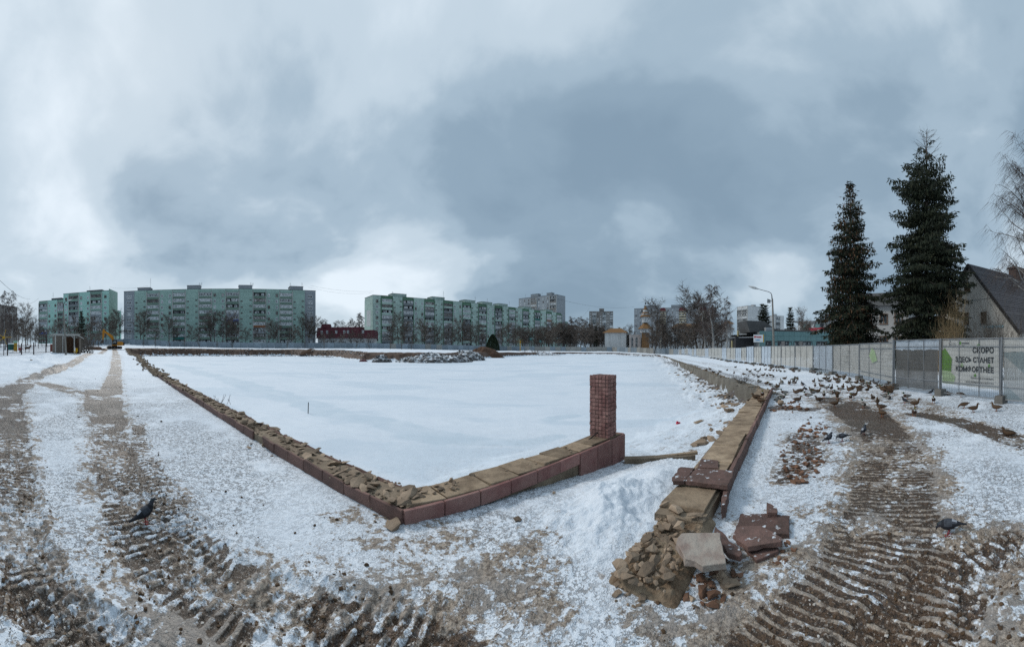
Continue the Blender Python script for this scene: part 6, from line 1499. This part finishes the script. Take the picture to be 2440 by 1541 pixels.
MID = [(180, 725, 1, 0, 'sit'), (235, 655, 1, 180, 'stand'), (460, 622, 0, 180, 'sit'), (540, 590, 0, 0, 'sit'), (780, 622, 1, 180, 'sleep'), (860, 602, 0, 0, 'sit'), (760, 578, 0, 170, 'sit'), (1130, 572, 0, 90, 'stand'), (1130, 636, 1, 0, 'sit'), (1240, 640, 0, 180, 'sit'), (1310, 592, 1, 180, 'stand'), (1040, 556, 1, 0, 'stand'), (950, 498, 0, 180, 'sit'), (820, 512, 1, 270, 'stand'), (790, 432, 0, 270, 'stand'), (420, 462, 1, 0, 'stand'), (330, 462, 0, 90, 'stand'), (180, 442, 1, 0, 'sleep'), (235, 350, 0, 0, 'sit'), (405, 372, 1, 0, 'sit'), (485, 356, 0, 90, 'sit'), (90, 542, 0, 20, 'stand'), (70, 592, 1, 180, 'stand'), (1350, 545, 0, 270, 'stand'), (1470, 608, 0, 100, 'stand'), (1520, 545, 0, 0, 'sit'), (1565, 520, 1, 180, 'sit'), (1660, 522, 0, 0, 'sit'), (1665, 576, 0, 160, 'sit'), (1815, 605, 0, 40, 'stand'), (1800, 492, 1, 0, 'sit'), (1840, 448, 0, 0, 'sit'), (1930, 405, 0, 90, 'sit'), (1985, 445, 0, 10, 'sit'), (2050, 522, 1, 0, 'sit'), (2125, 602, 0, 180, 'stand'), (2215, 640, 0, 90, 'stand'), (2190, 472, 0, 0, 'sit'), (2240, 502, 0, 0, 'sit'), (2240, 425, 0, 0, 'sleep'), (2140, 535, 1, 180, 'sit'), (1720, 452, 1, 0, 'sit'), (1610, 432, 0, 0, 'sleep'), (1500, 452, 1, 170, 'stand'), (1440, 424, 0, 0, 'sit'), (1255, 424, 0, 180, 'sit'), (1090, 402, 0, 0, 'sit'), (1035, 405, 1, 90, 'stand'), (930, 425, 1, 200, 'stand'), (1000, 352, 0, 0, 'sit'), (1065, 352, 0, 0, 'sit'), (1225, 385, 0, 0, 'stand')]
FARD = [(1620, 440, 1), (1490, 390, 1), (1572, 412, 0), (1480, 345, 0), (1530, 328, 0), (1580, 322, 0), (1622, 327, 0), (1652, 332, 1), (1425, 322, 1), (1312, 305, 0), (1200, 300, 0), (1440, 252, 0), (1472, 282, 1), (1350, 250, 0), (1382, 272, 0), (1215, 222, 0), (1120, 256, 0), (1690, 262, 0), (1735, 270, 0), (1780, 272, 1), (1745, 405, 1), (1835, 410, 0), (1885, 405, 1), (1985, 425, 1), (1905, 350, 0), (1700, 445, 0), (1560, 250, 0), (1610, 258, 0), (1650, 270, 0), (1500, 262, 0)]
dr = random.Random(12)
def add_bird(me, name, px, py, head, label, cat, group=None, s=1.0, z=None):
    p = gp(px, py, 0 if z is None else z); zg = None
    for it in range(2):
        zg = ground_z(p.x, p.y) if z is None else z; p = gp(px, py, zg)
    a = R(head) - th(px)                        # heading is given relative to the picture plane at that column
    o = link(name, me, None, (p.x, p.y, zg + .004), a, s); return tag(o, label, cat, group)
for (px, py, m, pose, hd, lab) in ND: add_bird(DK[(bool(m), pose)], 'duck', px, py, hd, lab, 'duck', 'mallard flock', .70)
def crowd_label(m, pose, where): return ('grey drake with dark green head ' if m else 'brown hen ') + {'stand': 'standing', 'sit': 'sitting', 'sleep': 'asleep', 'peck': 'feeding'}[pose] + ' ' + where
for (x, y, m, hd, pose) in MID: add_bird(DK[(bool(m), pose)], 'duck', *Z5(x, y), hd + dr.uniform(-25, 25), crowd_label(m, pose, 'amid the crowded flock'), 'duck', 'mallard flock', dr.uniform(.66, .74))
for (x, y, m) in FARD:
    pose = dr.choice(('sit', 'sit', 'stand', 'sleep')); add_bird(DK[(bool(m), pose)], 'duck', *Z7(x, y), dr.uniform(0, 360), crowd_label(m, pose, 'at the far left of the flock'), 'duck', 'mallard flock', dr.uniform(.66, .74))
for (x, y, m, hd, pose, lab) in ((1525, 565, 1, 270, 'stand', 'drake standing on the far end of the walkway parapet'), (1455, 575, 0, 200, 'sit', 'hen sitting behind the drake on the walkway parapet'), (1510, 620, 0, 160, 'sleep', 'hen sleeping in front of the drake on the walkway parapet')):
    add_bird(DK[(bool(m), pose)], 'duck', *Z7(x, y), hd, lab, 'duck', 'mallard flock', .70, .18)
for (x, y, m) in ((880, 262, 0), (925, 250, 0), (965, 280, 0), (1015, 298, 1), (1042, 275, 0)):
    pose = dr.choice(('sit', 'stand')); add_bird(DK[(bool(m), pose)], 'duck', *Z7(x, y), dr.uniform(0, 360), crowd_label(m, pose, 'on the retaining wall'), 'duck', 'mallard flock', .70, -.12)
cr_ = []
while len(cr_) < 82:                                                 # dense line of resting birds along the foot of the fence
    px = dr.uniform(1790, 2125) if dr.random() < .8 else dr.uniform(1700, 1800); q = on_line(px)
    d = q.normalized(); off = dr.uniform(.35, 1.7) if dr.random() < .75 else dr.uniform(.3, 4); p = q - d * off
    if all((p - o_).length > .2 for o_ in cr_): cr_.append(p)
for p, z in zip(cr_, ground_zs([(p.x, p.y) for p in cr_])):
    m = dr.random() < .45; pose = dr.choice(('sit', 'sit', 'sit', 'sleep', 'stand')); o = link('duck', DK[(m, pose)], None, (p.x, p.y, z + .003), dr.uniform(0, 6.28), dr.uniform(.66, .74)); tag(o, crowd_label(m, pose, 'in the row along the fence foot'), 'duck', 'mallard flock')
for (px, py, pose, hd, s, lab) in ((345, 1249, 'walk', 25, .90, 'dark pigeon with a pale back patch walking through the left tyre ruts'), (2262, 1276, 'peck', 178, .80, 'dark speckled pigeon with red legs pecking in mud at lower right'),
    (1974, 1056, 'puff', 20, .82, 'blue grey pigeon, left one of three beside the red stones'), (2008, 1052, 'peck', 190, .82, 'dark pigeon bending forward, middle one of three beside the red stones'), (2058, 1036, 'puff', 60, .82, 'puffed black pigeon seen from behind, right one of three'),
    (*Z8(510, 412), 'walk', 175, .85, 'slim dark pigeon below the dark grey sheet'), (*Z8(920, 275), 'walk', 10, .85, 'dark pigeon at the foot of the wire under the dark grey sheet'), (*Z5(590, 478), 'walk', 160, .8, 'small dark pigeon among the far ducks, left'), (*Z5(640, 578), 'puff', 180, .8, 'round dark pigeon among the ducks behind the reddish stones')):
    add_bird(PG_[pose], 'pigeon', px, py, hd, lab, 'pigeon', None, s)
# ------------------------------------------------------------------ excavator
M_yel = mat('excavator_yellow', (.48, .20, .012), .5, .3, 1.5, 0, 3, (.36, .13, .01)); M_trk = mat('track_rubber', (.016, .015, .015), .8, .3); M_gst = mat('worn_steel', (.10, .07, .055), .6, .5, 3)
XS = .1197; p = pol(273, 98); ex = empty('excavator', (p.x, p.y, terr1(p.x, p.y) + .1), -th(273)); tag(ex, 'orange tracked excavator with raised boom at the end of the track', 'excavator')
def E(px, py, y=0.0): return Vector(((px - 273) * XS, y, (832 - py) * XS))
for y in (-1.1, 1.1):
    b = MB(); pts = []
    for k in range(18):
        a = 2 * math.pi * k / 18; cx = 1.75 if math.cos(a) > 0 else -1.75; pts.append((cx + .42 * math.cos(a), .42 + .42 * math.sin(a)))
    n = len(pts); b.v = [(x, y - .28, z) for x, z in pts] + [(x, y + .28, z) for x, z in pts]; b.f = [[k, (k + 1) % n, n + (k + 1) % n, n + k] for k in range(n)] + [list(range(n))[::-1], list(range(n, 2 * n))]; b.m = [0] * len(b.f)
    tk = b.build('track', M_trk, ex)
    for k in range(5): b = MB(); b.tube([(-1.7 + .85 * k, y - .31, .42), (-1.7 + .85 * k, y + .31, .42)], .24, 12); b.build('track_wheel', M_gst, tk)
b = MB(); b.tube([(0, 0, .75), (0, 0, 1.02)], .75, 14); b.build('slew_ring', M_trk, ex)
b = MB(); b.bb((-.75, -1.3, 1.0), (2.35, 1.3, 1.22)); b.build('platform', M_yel, ex)
b = MB(); b.bb((.75, -1.28, 1.222), (2.45, 1.28, 2.0)); b.box((1.5, .2, 2.07), (1.3, 1.6, .13), 0, taper=.85); b.build('engine_cover', M_yel, ex)
b = MB(); b.bb((2.452, -1.25, 1.05), (2.8, 1.25, 1.85)); b.build('counterweight', M_trk, ex)
cb = empty('cab', (0, 0, 0), 0, ex)
b = MB(); b.bb((-.62, -1.27, 1.225), (.70, -.25, 1.65)); b.bb((-.62, -1.27, 2.5), (.70, -.25, 2.62))
for x in (-.58, .66): 
    for y in (-1.23, -.29): b.bar((x, y, 1.65), (x, y, 2.5), .08)
b.build('cab_frame', M_trk, cb)
b = MB(); b.bb((-.57, -1.245, 1.66), (.64, -.27, 2.49)); b.build('cab_glass', M_gl, cb)
def beam(pts, ws, y, w, m, name, parent):
    b = MB(); up = []; dn = []
    for i, (q, h) in enumerate(zip(pts, ws)):
        d = (pts[min(i + 1, len(pts) - 1)] - pts[max(i - 1, 0)]).normalized(); nrm = Vector((-d.z, 0, d.x)); up.append(q + nrm * h / 2); dn.append(q - nrm * h / 2)
    pr = up + dn[::-1]; n = len(pr); b.v = [(v.x, y - w / 2, v.z) for v in pr] + [(v.x, y + w / 2, v.z) for v in pr]; K = len(pts)
    b.f = [[k, (k + 1) % n, n + (k + 1) % n, n + k] for k in range(n)]
    for i in range(K - 1): b.f += [[i, i + 1, n - 2 - i, n - 1 - i], [n + i, n + n - 1 - i, n + n - 2 - i, n + i + 1]]
    b.m = [0] * len(b.f); return b.build(name, m, parent)
bo = beam([E(270.5, 821), E(270, 811), E(266, 802.5), E(257, 795), E(247, 789)], [.75, .8, .85, .65, .42], .15, .5, M_yel, 'boom', ex)
st = beam([E(247.5, 784.5), E(246.8, 790), E(246, 800), E(245.2, 810.5)], [.35, .75, .5, .32], .15, .42, M_yel, 'stick', ex)
b = MB(); b.tube([E(266, 808, .15), E(258, 799, .15)], .09, 8); b.build('boom_cylinder', M_gst, bo); b = MB(); b.tube([E(256, 792, .15), E(247.8, 785.5, .15)], .08, 8); b.build('stick_cylinder', M_trk, st)
bk = beam([E(245.8, 810.5), E(243.5, 814.5), E(243.5, 818)], [.35, .9, 1.0], .15, 1.1, M_gst, 'bucket', ex)
for k in range(4): b = MB(); b.box(E(239.5, 818.6, -.32 + k * .32) , (.30, .12, .10)); b.build('bucket_tooth', M_gst, bk)

# ------------------------------------------------------------------ wooden shelter
M_plk = mat('brown_plank', (.115, .060, .034), .9, .4, 3, .2, 20, (.07, .04, .026), rnd=.2); M_gplk = mat('grey_plank', (.21, .175, .145), .9, .4, 3, .2, 20, rnd=.15); M_wp = mat('white_beam', (.50, .49, .46), .8, .3, 3)
p = pol(162, 44.5); sh = empty('wooden_shelter', (p.x, p.y, ground_z(p.x, p.y) - .15), -th(162) + .30); tag(sh, 'open brown wooden shelter with white posts and slatted roof', 'shelter')
for k in range(6): b = MB(); b.box((-1.62 + .02, .15 + k * .30, 1.2), (.04, .28, 2.4)); b.build('plank', M_gplk, sh)
for k in range(5): b = MB(); b.box((-1.50 + k * .17, -.02, 1.2), (.16, .04, 2.4)); b.build('plank', M_gplk, sh)
for k in range(17): b = MB(); b.box((-1.5 + k * .185, 1.9, 1.2), (.175, .04, 2.4)); b.build('plank', M_plk, sh)
for k in range(8): b = MB(); b.box((1.62, .15 + k * .23, 1.1), (.04, .22, 2.2)); b.build('plank', M_plk, sh)
for x in (-1.7, -.72, .82): b = MB(); b.box((x, -.08, 1.25), (.10, .10, 2.5)); b.build('post', M_wp, sh)
b = MB(); b.box((1.62, -.05, 1.05), (.22, .22, 2.1)); b.build('post', M_gplk, sh)
b = MB(); b.box((-.2, -.12, 2.55), (3.5, .10, .14)); b.build('front_beam', M_wp, sh); b = MB(); b.box((-.2, 1.9, 2.5), (3.5, .10, .14)); b.build('rear_beam', M_wp, sh)
for k in range(12): b = MB(); b.box((-1.75 + k * .30, .9, 2.66), (.09, 2.5, .07)); b.build('roof_slat', M_wp, sh)
for k in range(4): b = MB(); b.bar((1.3 + .25 * k, -.3, 2.6 - .16 * k), (1.3 + .25 * k, 2.1, 2.6 - .16 * k), .07); b.build('roof_slat', M_wp, sh)
b = MB(); b.bar((1.1, -.2, 2.62), (2.1, -.2, 2.05), .08); b.build('roof_rafter', M_wp, sh)
for x, s in ((-.62, 1), (.72, -1)): b = MB(); b.bar((x, -.08, 2.15), (x + s * .35, -.08, 2.5), .07); b.build('brace', M_wp, sh)
p = pol(180, 43.6); b = MB(); b.box((0, 0, .35), (.5, .35, .10)); b.box((0, .15, .6), (.5, .06, .35)); b.tube([(-.2, 0, 0), (-.2, 0, .3)], .03, 6); b.tube([(.2, 0, 0), (.2, 0, .3)], .03, 6)
o = b.build('yellow_toy_chair', mat('toy_yellow', (.6, .35, .01), .5, .1), None, (p.x, p.y, ground_z(p.x, p.y)), .2); tag(o, 'small yellow chair inside the wooden shelter', 'toy chair')

# ------------------------------------------------------------------ playground and decoration poles
M_ty = mat('flower_yellow', (.50, .29, .02), .6, .2, 3); M_tt = mat('flower_teal', (.03, .26, .27), .6, .2, 3); M_tg = mat('play_green', (.02, .13, .11), .6, .3, 2); M_tr = mat('play_red', (.30, .035, .04), .6, .3, 2)
def flower(px, r, py, R_, n, m, label, pole_r, ang0=.5, w=.14):
    p = pol(px, r); z0 = ground_z(p.x, p.y); zc = EYE + (HZ - py) * r / FPX
    e = empty('flower_pole', (p.x, p.y, z0), -th(px)); tag(e, label, 'decoration')
    b = MB(); b.tube([(0, 0, -.1), (0, 0, zc - z0)], pole_r, 8); b.build('pole', m if m is M_ty and r > 100 else M_rail if r < 100 else M_gryd, e)
    b = MB(); b.tube([(0, -.12, zc - z0), (0, .12, zc - z0)], R_ * .18, 12); b.build('hub', m, e)
    for k in range(n):
        a = ang0 + 2 * math.pi * k / n; d = Vector((math.cos(a), 0, math.sin(a))); b = MB(); c = Vector((0, -.05, zc - z0)); b.bar(c + d * R_ * .12, c + d * R_ * .62, w * R_ * 1.3, .05); b.bar(c + d * R_ * .62 + Vector((0, -.01, 0)), c + d * R_ + Vector((0, -.01, 0)), w * R_, .05); b.build('petal', m, e)
flower(9, 41, 804, .98, 5, M_ty, 'big yellow windmill flower on a pole at the left edge', .05, .05)
flower(1239.5, 146, 813, 1.45, 8, M_ty, 'yellow star flower pole beyond the white rubble', .14); flower(1265, 150, 808, 1.25, 7, M_tt, 'teal star lamp pole right of the yellow star flower', .07, .3, .1); flower(1287, 152, 813, .95, 7, M_tt, 'shorter teal star lamp pole further right', .06, .2, .1)
def play(name, px, r, label, parts):
    p = pol(px, r); e = empty(name, (p.x, p.y, ground_z(p.x, p.y)), -th(px)); tag(e, label, 'play equipment')
    for nm, fn, m in parts: b = MB(); fn(b); b.build(nm, m, e)
M_snowcap = mat('snow_cap', (.70, .74, .78), .8, .1)
play('playhouse', 26, 50, 'round green playhouse with snowy roof behind the railing', [('drum', lambda b: b.tube([(0, 0, .3), (0, 0, 1.15)], .5, 12), M_tg), ('roof', lambda b: b.tube([(0, 0, 1.152), (0, 0, 1.3)], [.55, .35], 12), M_snowcap), ('leg', lambda b: b.tube([(-.3, 0, 0), (-.3, 0, .3)], .04, 6), M_tg), ('leg', lambda b: b.tube([(.3, 0, 0), (.3, 0, .3)], .04, 6), M_tg)])
play('play_tower', 37, 49, 'yellow play tower with a pale green cap behind the railing', [('body', lambda b: b.box((0, 0, .75), (.55, .5, 1.1), 0, taper=.8), M_ty), ('cap', lambda b: b.box((0, 0, 1.48), (.62, .6, .34), 0, taper=.9), mat('play_mint', (.30, .45, .36), .6, .2)), ('step', lambda b: b.box((0, -.35, .2), (.5, .3, .08)), M_ty)])
play('slide', 49, 50, 'pink red slide beside the yellow play tower', [('chute', lambda b: b.bar((-.5, 0, 1.15), (.5, 0, .3), .35, .06), M_tr), ('ladder', lambda b: b.bar((-.6, 0, 0), (-.5, 0, 1.2), .06), M_tr)])
play('spring_rider', 48, 47, 'small red spring rider behind the railing', [('body', lambda b: b.box((0, 0, .5), (.6, .2, .35), 0, taper=.7), M_tr), ('spring', lambda b: b.tube([(0, 0, 0), (0, 0, .34)], .09, 8), M_gst)])
play('toy_horse', 65, 47, 'brown toy horse with snow on its back behind the railing', [('body', lambda b: b.box((0, 0, .62), (.7, .22, .28), 0), M_plk), ('head', lambda b: b.bar((.3, 0, .7), (.5, 0, 1.0), .18), M_plk), ('leg', lambda b: b.bar((-.25, 0, 0), (-.25, 0, .5), .08), M_plk), ('leg', lambda b: b.bar((.25, 0, 0), (.25, 0, .5), .08), M_plk), ('snow_cover', lambda b: b.box((-.05, 0, .79), (.6, .2, .06), 0, taper=.8), M_snowcap)])
play('brick_patterned_screen', 124, 50, 'red brick patterned play panel left of the shelter', [('board', lambda b: b.box((0, 0, .6), (.55, .06, 1.1)), mat('panel_red', (.22, .07, .055), .7, .5, 4)), ('leg', lambda b: b.bar((-.25, .05, 0), (-.25, .05, 1.1), .05), M_rail), ('leg', lambda b: b.bar((.25, .05, 0), (.25, .05, 1.1), .05), M_rail)])

# ------------------------------------------------------------------ street lamps
M_cpole = mat('concrete_pole', (.24, .225, .20), .9, .4, 3, .2, 20, (.15, .14, .125), obj=False)
p = pol(1845, 42); lm = empty('street_lamp', (p.x, p.y, ground_z(p.x, p.y)), -th(1845)); tag(lm, 'concrete street lamp with a long curved arm above the pavilion', 'street lamp')
q = 42 / FPX
def LZ(px, py): return Vector(((px - 1845) * q, 0, EYE + (HZ - py) * q + .2))
b = MB(); b.tube([(0, 0, -.3), LZ(1842, 760), LZ(1840.5, 712)], [.16, .12, .09], 10); b.build('pole', M_cpole, lm)
b = MB(); b.tube([LZ(1840.6, 722), LZ(1839, 703), LZ(1837, 698), LZ(1832, 695), LZ(1803, 687)], [.09, .05, .04, .035, .035], 8); b.build('arm', M_dark, lm)
b = MB(); b.tube([LZ(1807, 688.2), LZ(1800, 686), LZ(1793, 684), LZ(1783, 680.5)], [.06, .15, .15, .03], 8); b.build('lamp_head', M_wht, lm)
b = MB(); b.box(LZ(1832, 718), (.42, .2, .35), 0); b.bar(LZ(1841, 717), LZ(1830, 716), .06); b.build('junction_box', M_gryd, lm); b = MB(); b.bar(LZ(1836, 715), LZ(1828, 712.5), .12, .1); b.build('camera_housing', M_gryd, lm)
p = pol(156, 41); lm = empty('street_lamp', (p.x, p.y, ground_z(p.x, p.y)), -th(156)); tag(lm, 'leaning street lamp in front of the wooden shelter', 'street lamp'); q2 = 41 / FPX
def LZ2(px, py): return Vector(((px - 158) * q2, 0, EYE + (HZ - py) * q2 - lm.location.z))
b = MB(); b.tube([LZ2(159, 845), LZ2(156, 780), LZ2(153, 732)], [.15, .10, .07], 9); b.build('pole', M_cpole, lm)
b = MB(); b.tube([LZ2(153, 735), LZ2(153.4, 725), LZ2(157, 719), LZ2(163, 716)], [.07, .05, .035, .03], 7); b.build('arm', M_dark, lm); b = MB(); b.tube([LZ2(162, 716.6), LZ2(169, 714.5), LZ2(173, 713.5)], [.03, .09, .03], 7); b.build('lamp_head', M_wht, lm)
for (px, py, r, h, lab) in ((1505, 774, 150, 10, 'thin lamp post with angled head left of the church tower'),):
    p = pol(px, r); e = empty('street_lamp', (p.x, p.y, -.3), -th(px)); b = MB(); b.tube([(0, 0, 0), (0, 0, h)], .07, 6); b.build('pole', M_gryd, e); b = MB(); b.bar((0, 0, h), (-.9, 0, h + .7), .12); b.build('lamp_head', M_dark, e); tag(e, lab, 'street lamp')

# ------------------------------------------------------------------ heaps on the far bank
def heap(name, px, r, w, dep, h, zb, m, label, seed, cat='heap', rocks=0, rm=None, sharp=1.0, rs=(.15, .5), face=1.0):
    p = pol(px, r); e = empty(name, (p.x, p.y, 0), -th(px)); tag(e, label, cat); nx, ny = 46, 26; b = MB()
    xs = np.linspace(-1, 1, nx); ys = np.linspace(-1, 1, ny); X, Y = np.meshgrid(xs, ys, indexing='ij'); rr = np.sqrt(X ** 2 + Y ** 2)
    nz_ = fbm(X * w * .35 + seed, Y * dep * .35, 4, seed) - .5; nf = fbm(X * w * 1.6 + seed, Y * dep * 1.6, 3, seed + 3) - .5
    Hh = np.clip(1 - rr ** sharp + nz_ * .55, 0, 2) * h * sstep(1.0, .75, rr) + nf * .35 * sstep(1.0, .8, rr); Hh = Hh - .3 * sstep(.8, 1.0, rr)
    for i in range(nx):
        for j in range(ny): b.v.append((X[i, j] * w / 2, Y[i, j] * dep / 2, zb + Hh[i, j]))
    for i in range(nx - 1):
        for j in range(ny - 1): b.f.append([i * ny + j, i * ny + j + 1, (i + 1) * ny + j + 1, (i + 1) * ny + j][::-1]); b.m.append(0)
    b.build('heap_body', m, e, smooth=False)
    if rocks:
        sp = []; rnd = random.Random(seed)
        for k in range(rocks):
            i, j = rnd.randrange(nx), rnd.randrange(ny)
            if rr[i, j] < .97: sp.append((X[i, j] * w / 2 + rnd.gauss(0, .15), Y[i, j] * dep / 2 + rnd.gauss(0, .15), zb + Hh[i, j], rnd.uniform(*rs) * (1 if rnd.random() < .85 else 1.9)))
        o = joined_rocks('heap_rubble', sp, rm or M_stone, e); tag(o, kind='stuff')
M_grub = mat('grey_rubble', (.125, .120, .118), .9, .5, .9, .4, 6, (.060, .055, .052), obj=False, snow=.55); M_wrub = mat('white_rubble', (.36, .33, .32), .9, .5, .9, .3, 6, (.20, .15, .135), obj=False, snow=.8); M_earth = mat('brown_earth', (.105, .058, .036), .95, .4, .7, .5, 5, (.065, .038, .026), obj=False)
heap('rubble_heap', 1035, 68, 17, 9, 1.75, ICE, M_grub, 'wide grey rubble heap with snow at the middle of the far bank', 3, rocks=900, rm=M_grub, sharp=1.6)
heap('rubble_heap', 1108, 77, 10, 8, 2.4, ICE, M_grub, 'taller grey brown rubble heap in front of the brown earth heap', 8, rocks=500, rm=M_grub, sharp=1.3)
heap('rubble_heap', 908, 68, 4.4, 4, 1.3, ICE, M_grub, 'small grey rubble heap left of the wide one', 5, rocks=220, rm=M_grub, sharp=1.4)
heap('earth_heap', 1153, 98, 11.5, 8, 2.7, -.75, M_earth, 'smooth brown earth heap with a rounded top beside the rubble', 11, sharp=1.25)
heap('rubble_heap', 1262, 124, 22, 9, 1.35, -.85, M_wrub, 'long low heap of whitish brick rubble right of the earth heap', 14, rocks=800, rm=M_wrub, sharp=1.6)
heap('earth_heap', 225, 92, 9, 5, 1.3, .7, M_earth, 'low brown earth heap left of the excavator', 17, rocks=200, rm=M_red, sharp=1.4)
heap('earth_heap', 742, 112, 8, 5, 1.6, -.3, M_earth, 'dark brown earth heap on the bank left of the mansard building', 19, sharp=1.3)
heap('earth_heap', 866, 70.5, 2.2, 1.6, .35, ICE, M_maroon, 'tiny reddish lump on the ice below the cut bank', 23, 'lump', sharp=1.5)
pts = []; rnd = random.Random(31)
for i in range(1500):
    px = rnd.uniform(335, 870) if rnd.random() < .8 else rnd.uniform(1470, 1570); r_ = float(np.interp(px, [335, 400, 530, 695, 802, 870, 1470, 1500, 1560], [113, 115, 115, 114, 101, 72, 131, 123, 105])) + rnd.gauss(0, 1.6); q_ = pol(px, r_); pts.append((q_.x, q_.y))
o = joined_rocks('bank_rubble', [(x, y, z, rnd.uniform(.2, .75)) for (x, y), z in zip(pts, ground_zs(pts))], mat('bank_rubble', (.15, .105, .08), .95, .5, 1, 0, 3, (.06, .045, .038), obj=False, snow=.5)); tag(o, 'brown stones and clods strewn down the cut bank of the pond', 'rubble', kind='stuff')

# ------------------------------------------------------------------ wires
M_wire = mat('wire', (.03, .03, .033), .7)
def wire(a, b_, sag, label, rad=.03):
    b = MB(); pts = []
    for k in range(25): t = k / 24; q_ = a.lerp(b_, t); q_.z -= sag * 4 * t * (1 - t); pts.append(q_)
    b.tube(pts, rad, 4); o = b.build('overhead_wire', M_wire); tag(o, label, 'wire', 'overhead wires')
def W(px, py, r): return pol(px, r, EYE + (HZ - py) * r / FPX)
wire(W(262, 684, 182), W(352, 681, 165), 1.0, 'wire between the roofs of the aqua block and long green block'); wire(W(740, 680, 172), W(890, 694, 180), 1.2, 'upper wire from the long green block to the pale green block'); wire(W(735, 684, 172), W(885, 698, 182), 1.6, 'lower wire from the long green block to the pale green block')
wire(W(1330, 712, 297), W(1511, 731, 395), 4, 'long wire from the grey tower to the wide pale tower', .06); wire(W(1376, 765, 280), W(1404, 735, 370), 1, 'short wire rising to the brown grey tower', .05); wire(W(1760, 760, 150), W(1838, 727, 60), 2.0, 'wire from the hall roof to the curved street lamp', .025); wire(W(0, 668, 60), W(72, 712, 120), 1, 'wire sloping down from the left edge to the aqua block', .03); wire(W(40, 722, 110), W(92, 710, 190), 1.5, 'wire rising to the left end of the aqua block', .04)

# ------------------------------------------------------------------ crumbs of snow and ice pressed up by the tracks
rnd = random.Random(41); pts = []
for pts_, mi, dep, di in TRACKS:
    if not dep: continue
    Pw = [(*gp(q[0], q[1])[:2], q[2]) for q in pts_]
    for a, c in zip(Pw[:-1], Pw[1:]):
        L = math.hypot(c[0] - a[0], c[1] - a[1]); rr = math.hypot((a[0] + c[0]) / 2, (a[1] + c[1]) / 2)
        if rr > 7: continue
        for k in range(int(L * 130)):
            t = rnd.random(); w = (a[2] + (c[2] - a[2]) * t) * rnd.gauss(0, .75); nx, ny = -(c[1] - a[1]) / L, (c[0] - a[0]) / L; pts.append((a[0] + (c[0] - a[0]) * t + nx * w, a[1] + (c[1] - a[1]) * t + ny * w))
zz = ground_zs(pts)
half = len(pts) // 2; order = list(range(len(pts))); rnd.shuffle(order)
def crumb_set(idx, m, s0, s1, label):
    o = joined_rocks('ice_crumbs', [(pts[i][0], pts[i][1], zz[i] + .002, s0 + (s1 - s0) * rnd.random() ** 2.5) for i in idx], m); tag(o, label, 'ice', kind='stuff')
crumb_set(order[:half], mat('snow_crumb', (.60, .58, .555), .8, .5, 30, 0, 3, (.40, .34, .28), obj=False), .008, .038, 'pale crumbs of snow and ice strewn over the ruts')
crumb_set(order[half:], mat('dirty_crumb', (.24, .17, .11), .9, .5, 30, 0, 3, (.08, .05, .03), obj=False), .008, .034, 'brown frozen crumbs strewn over the ruts')

# ------------------------------------------------------------------ things are things, whatever their names resemble
for o in list(COL.objects):
    if o.parent is None and o.get('category') and not o.get('kind'): o['kind'] = 'thing'
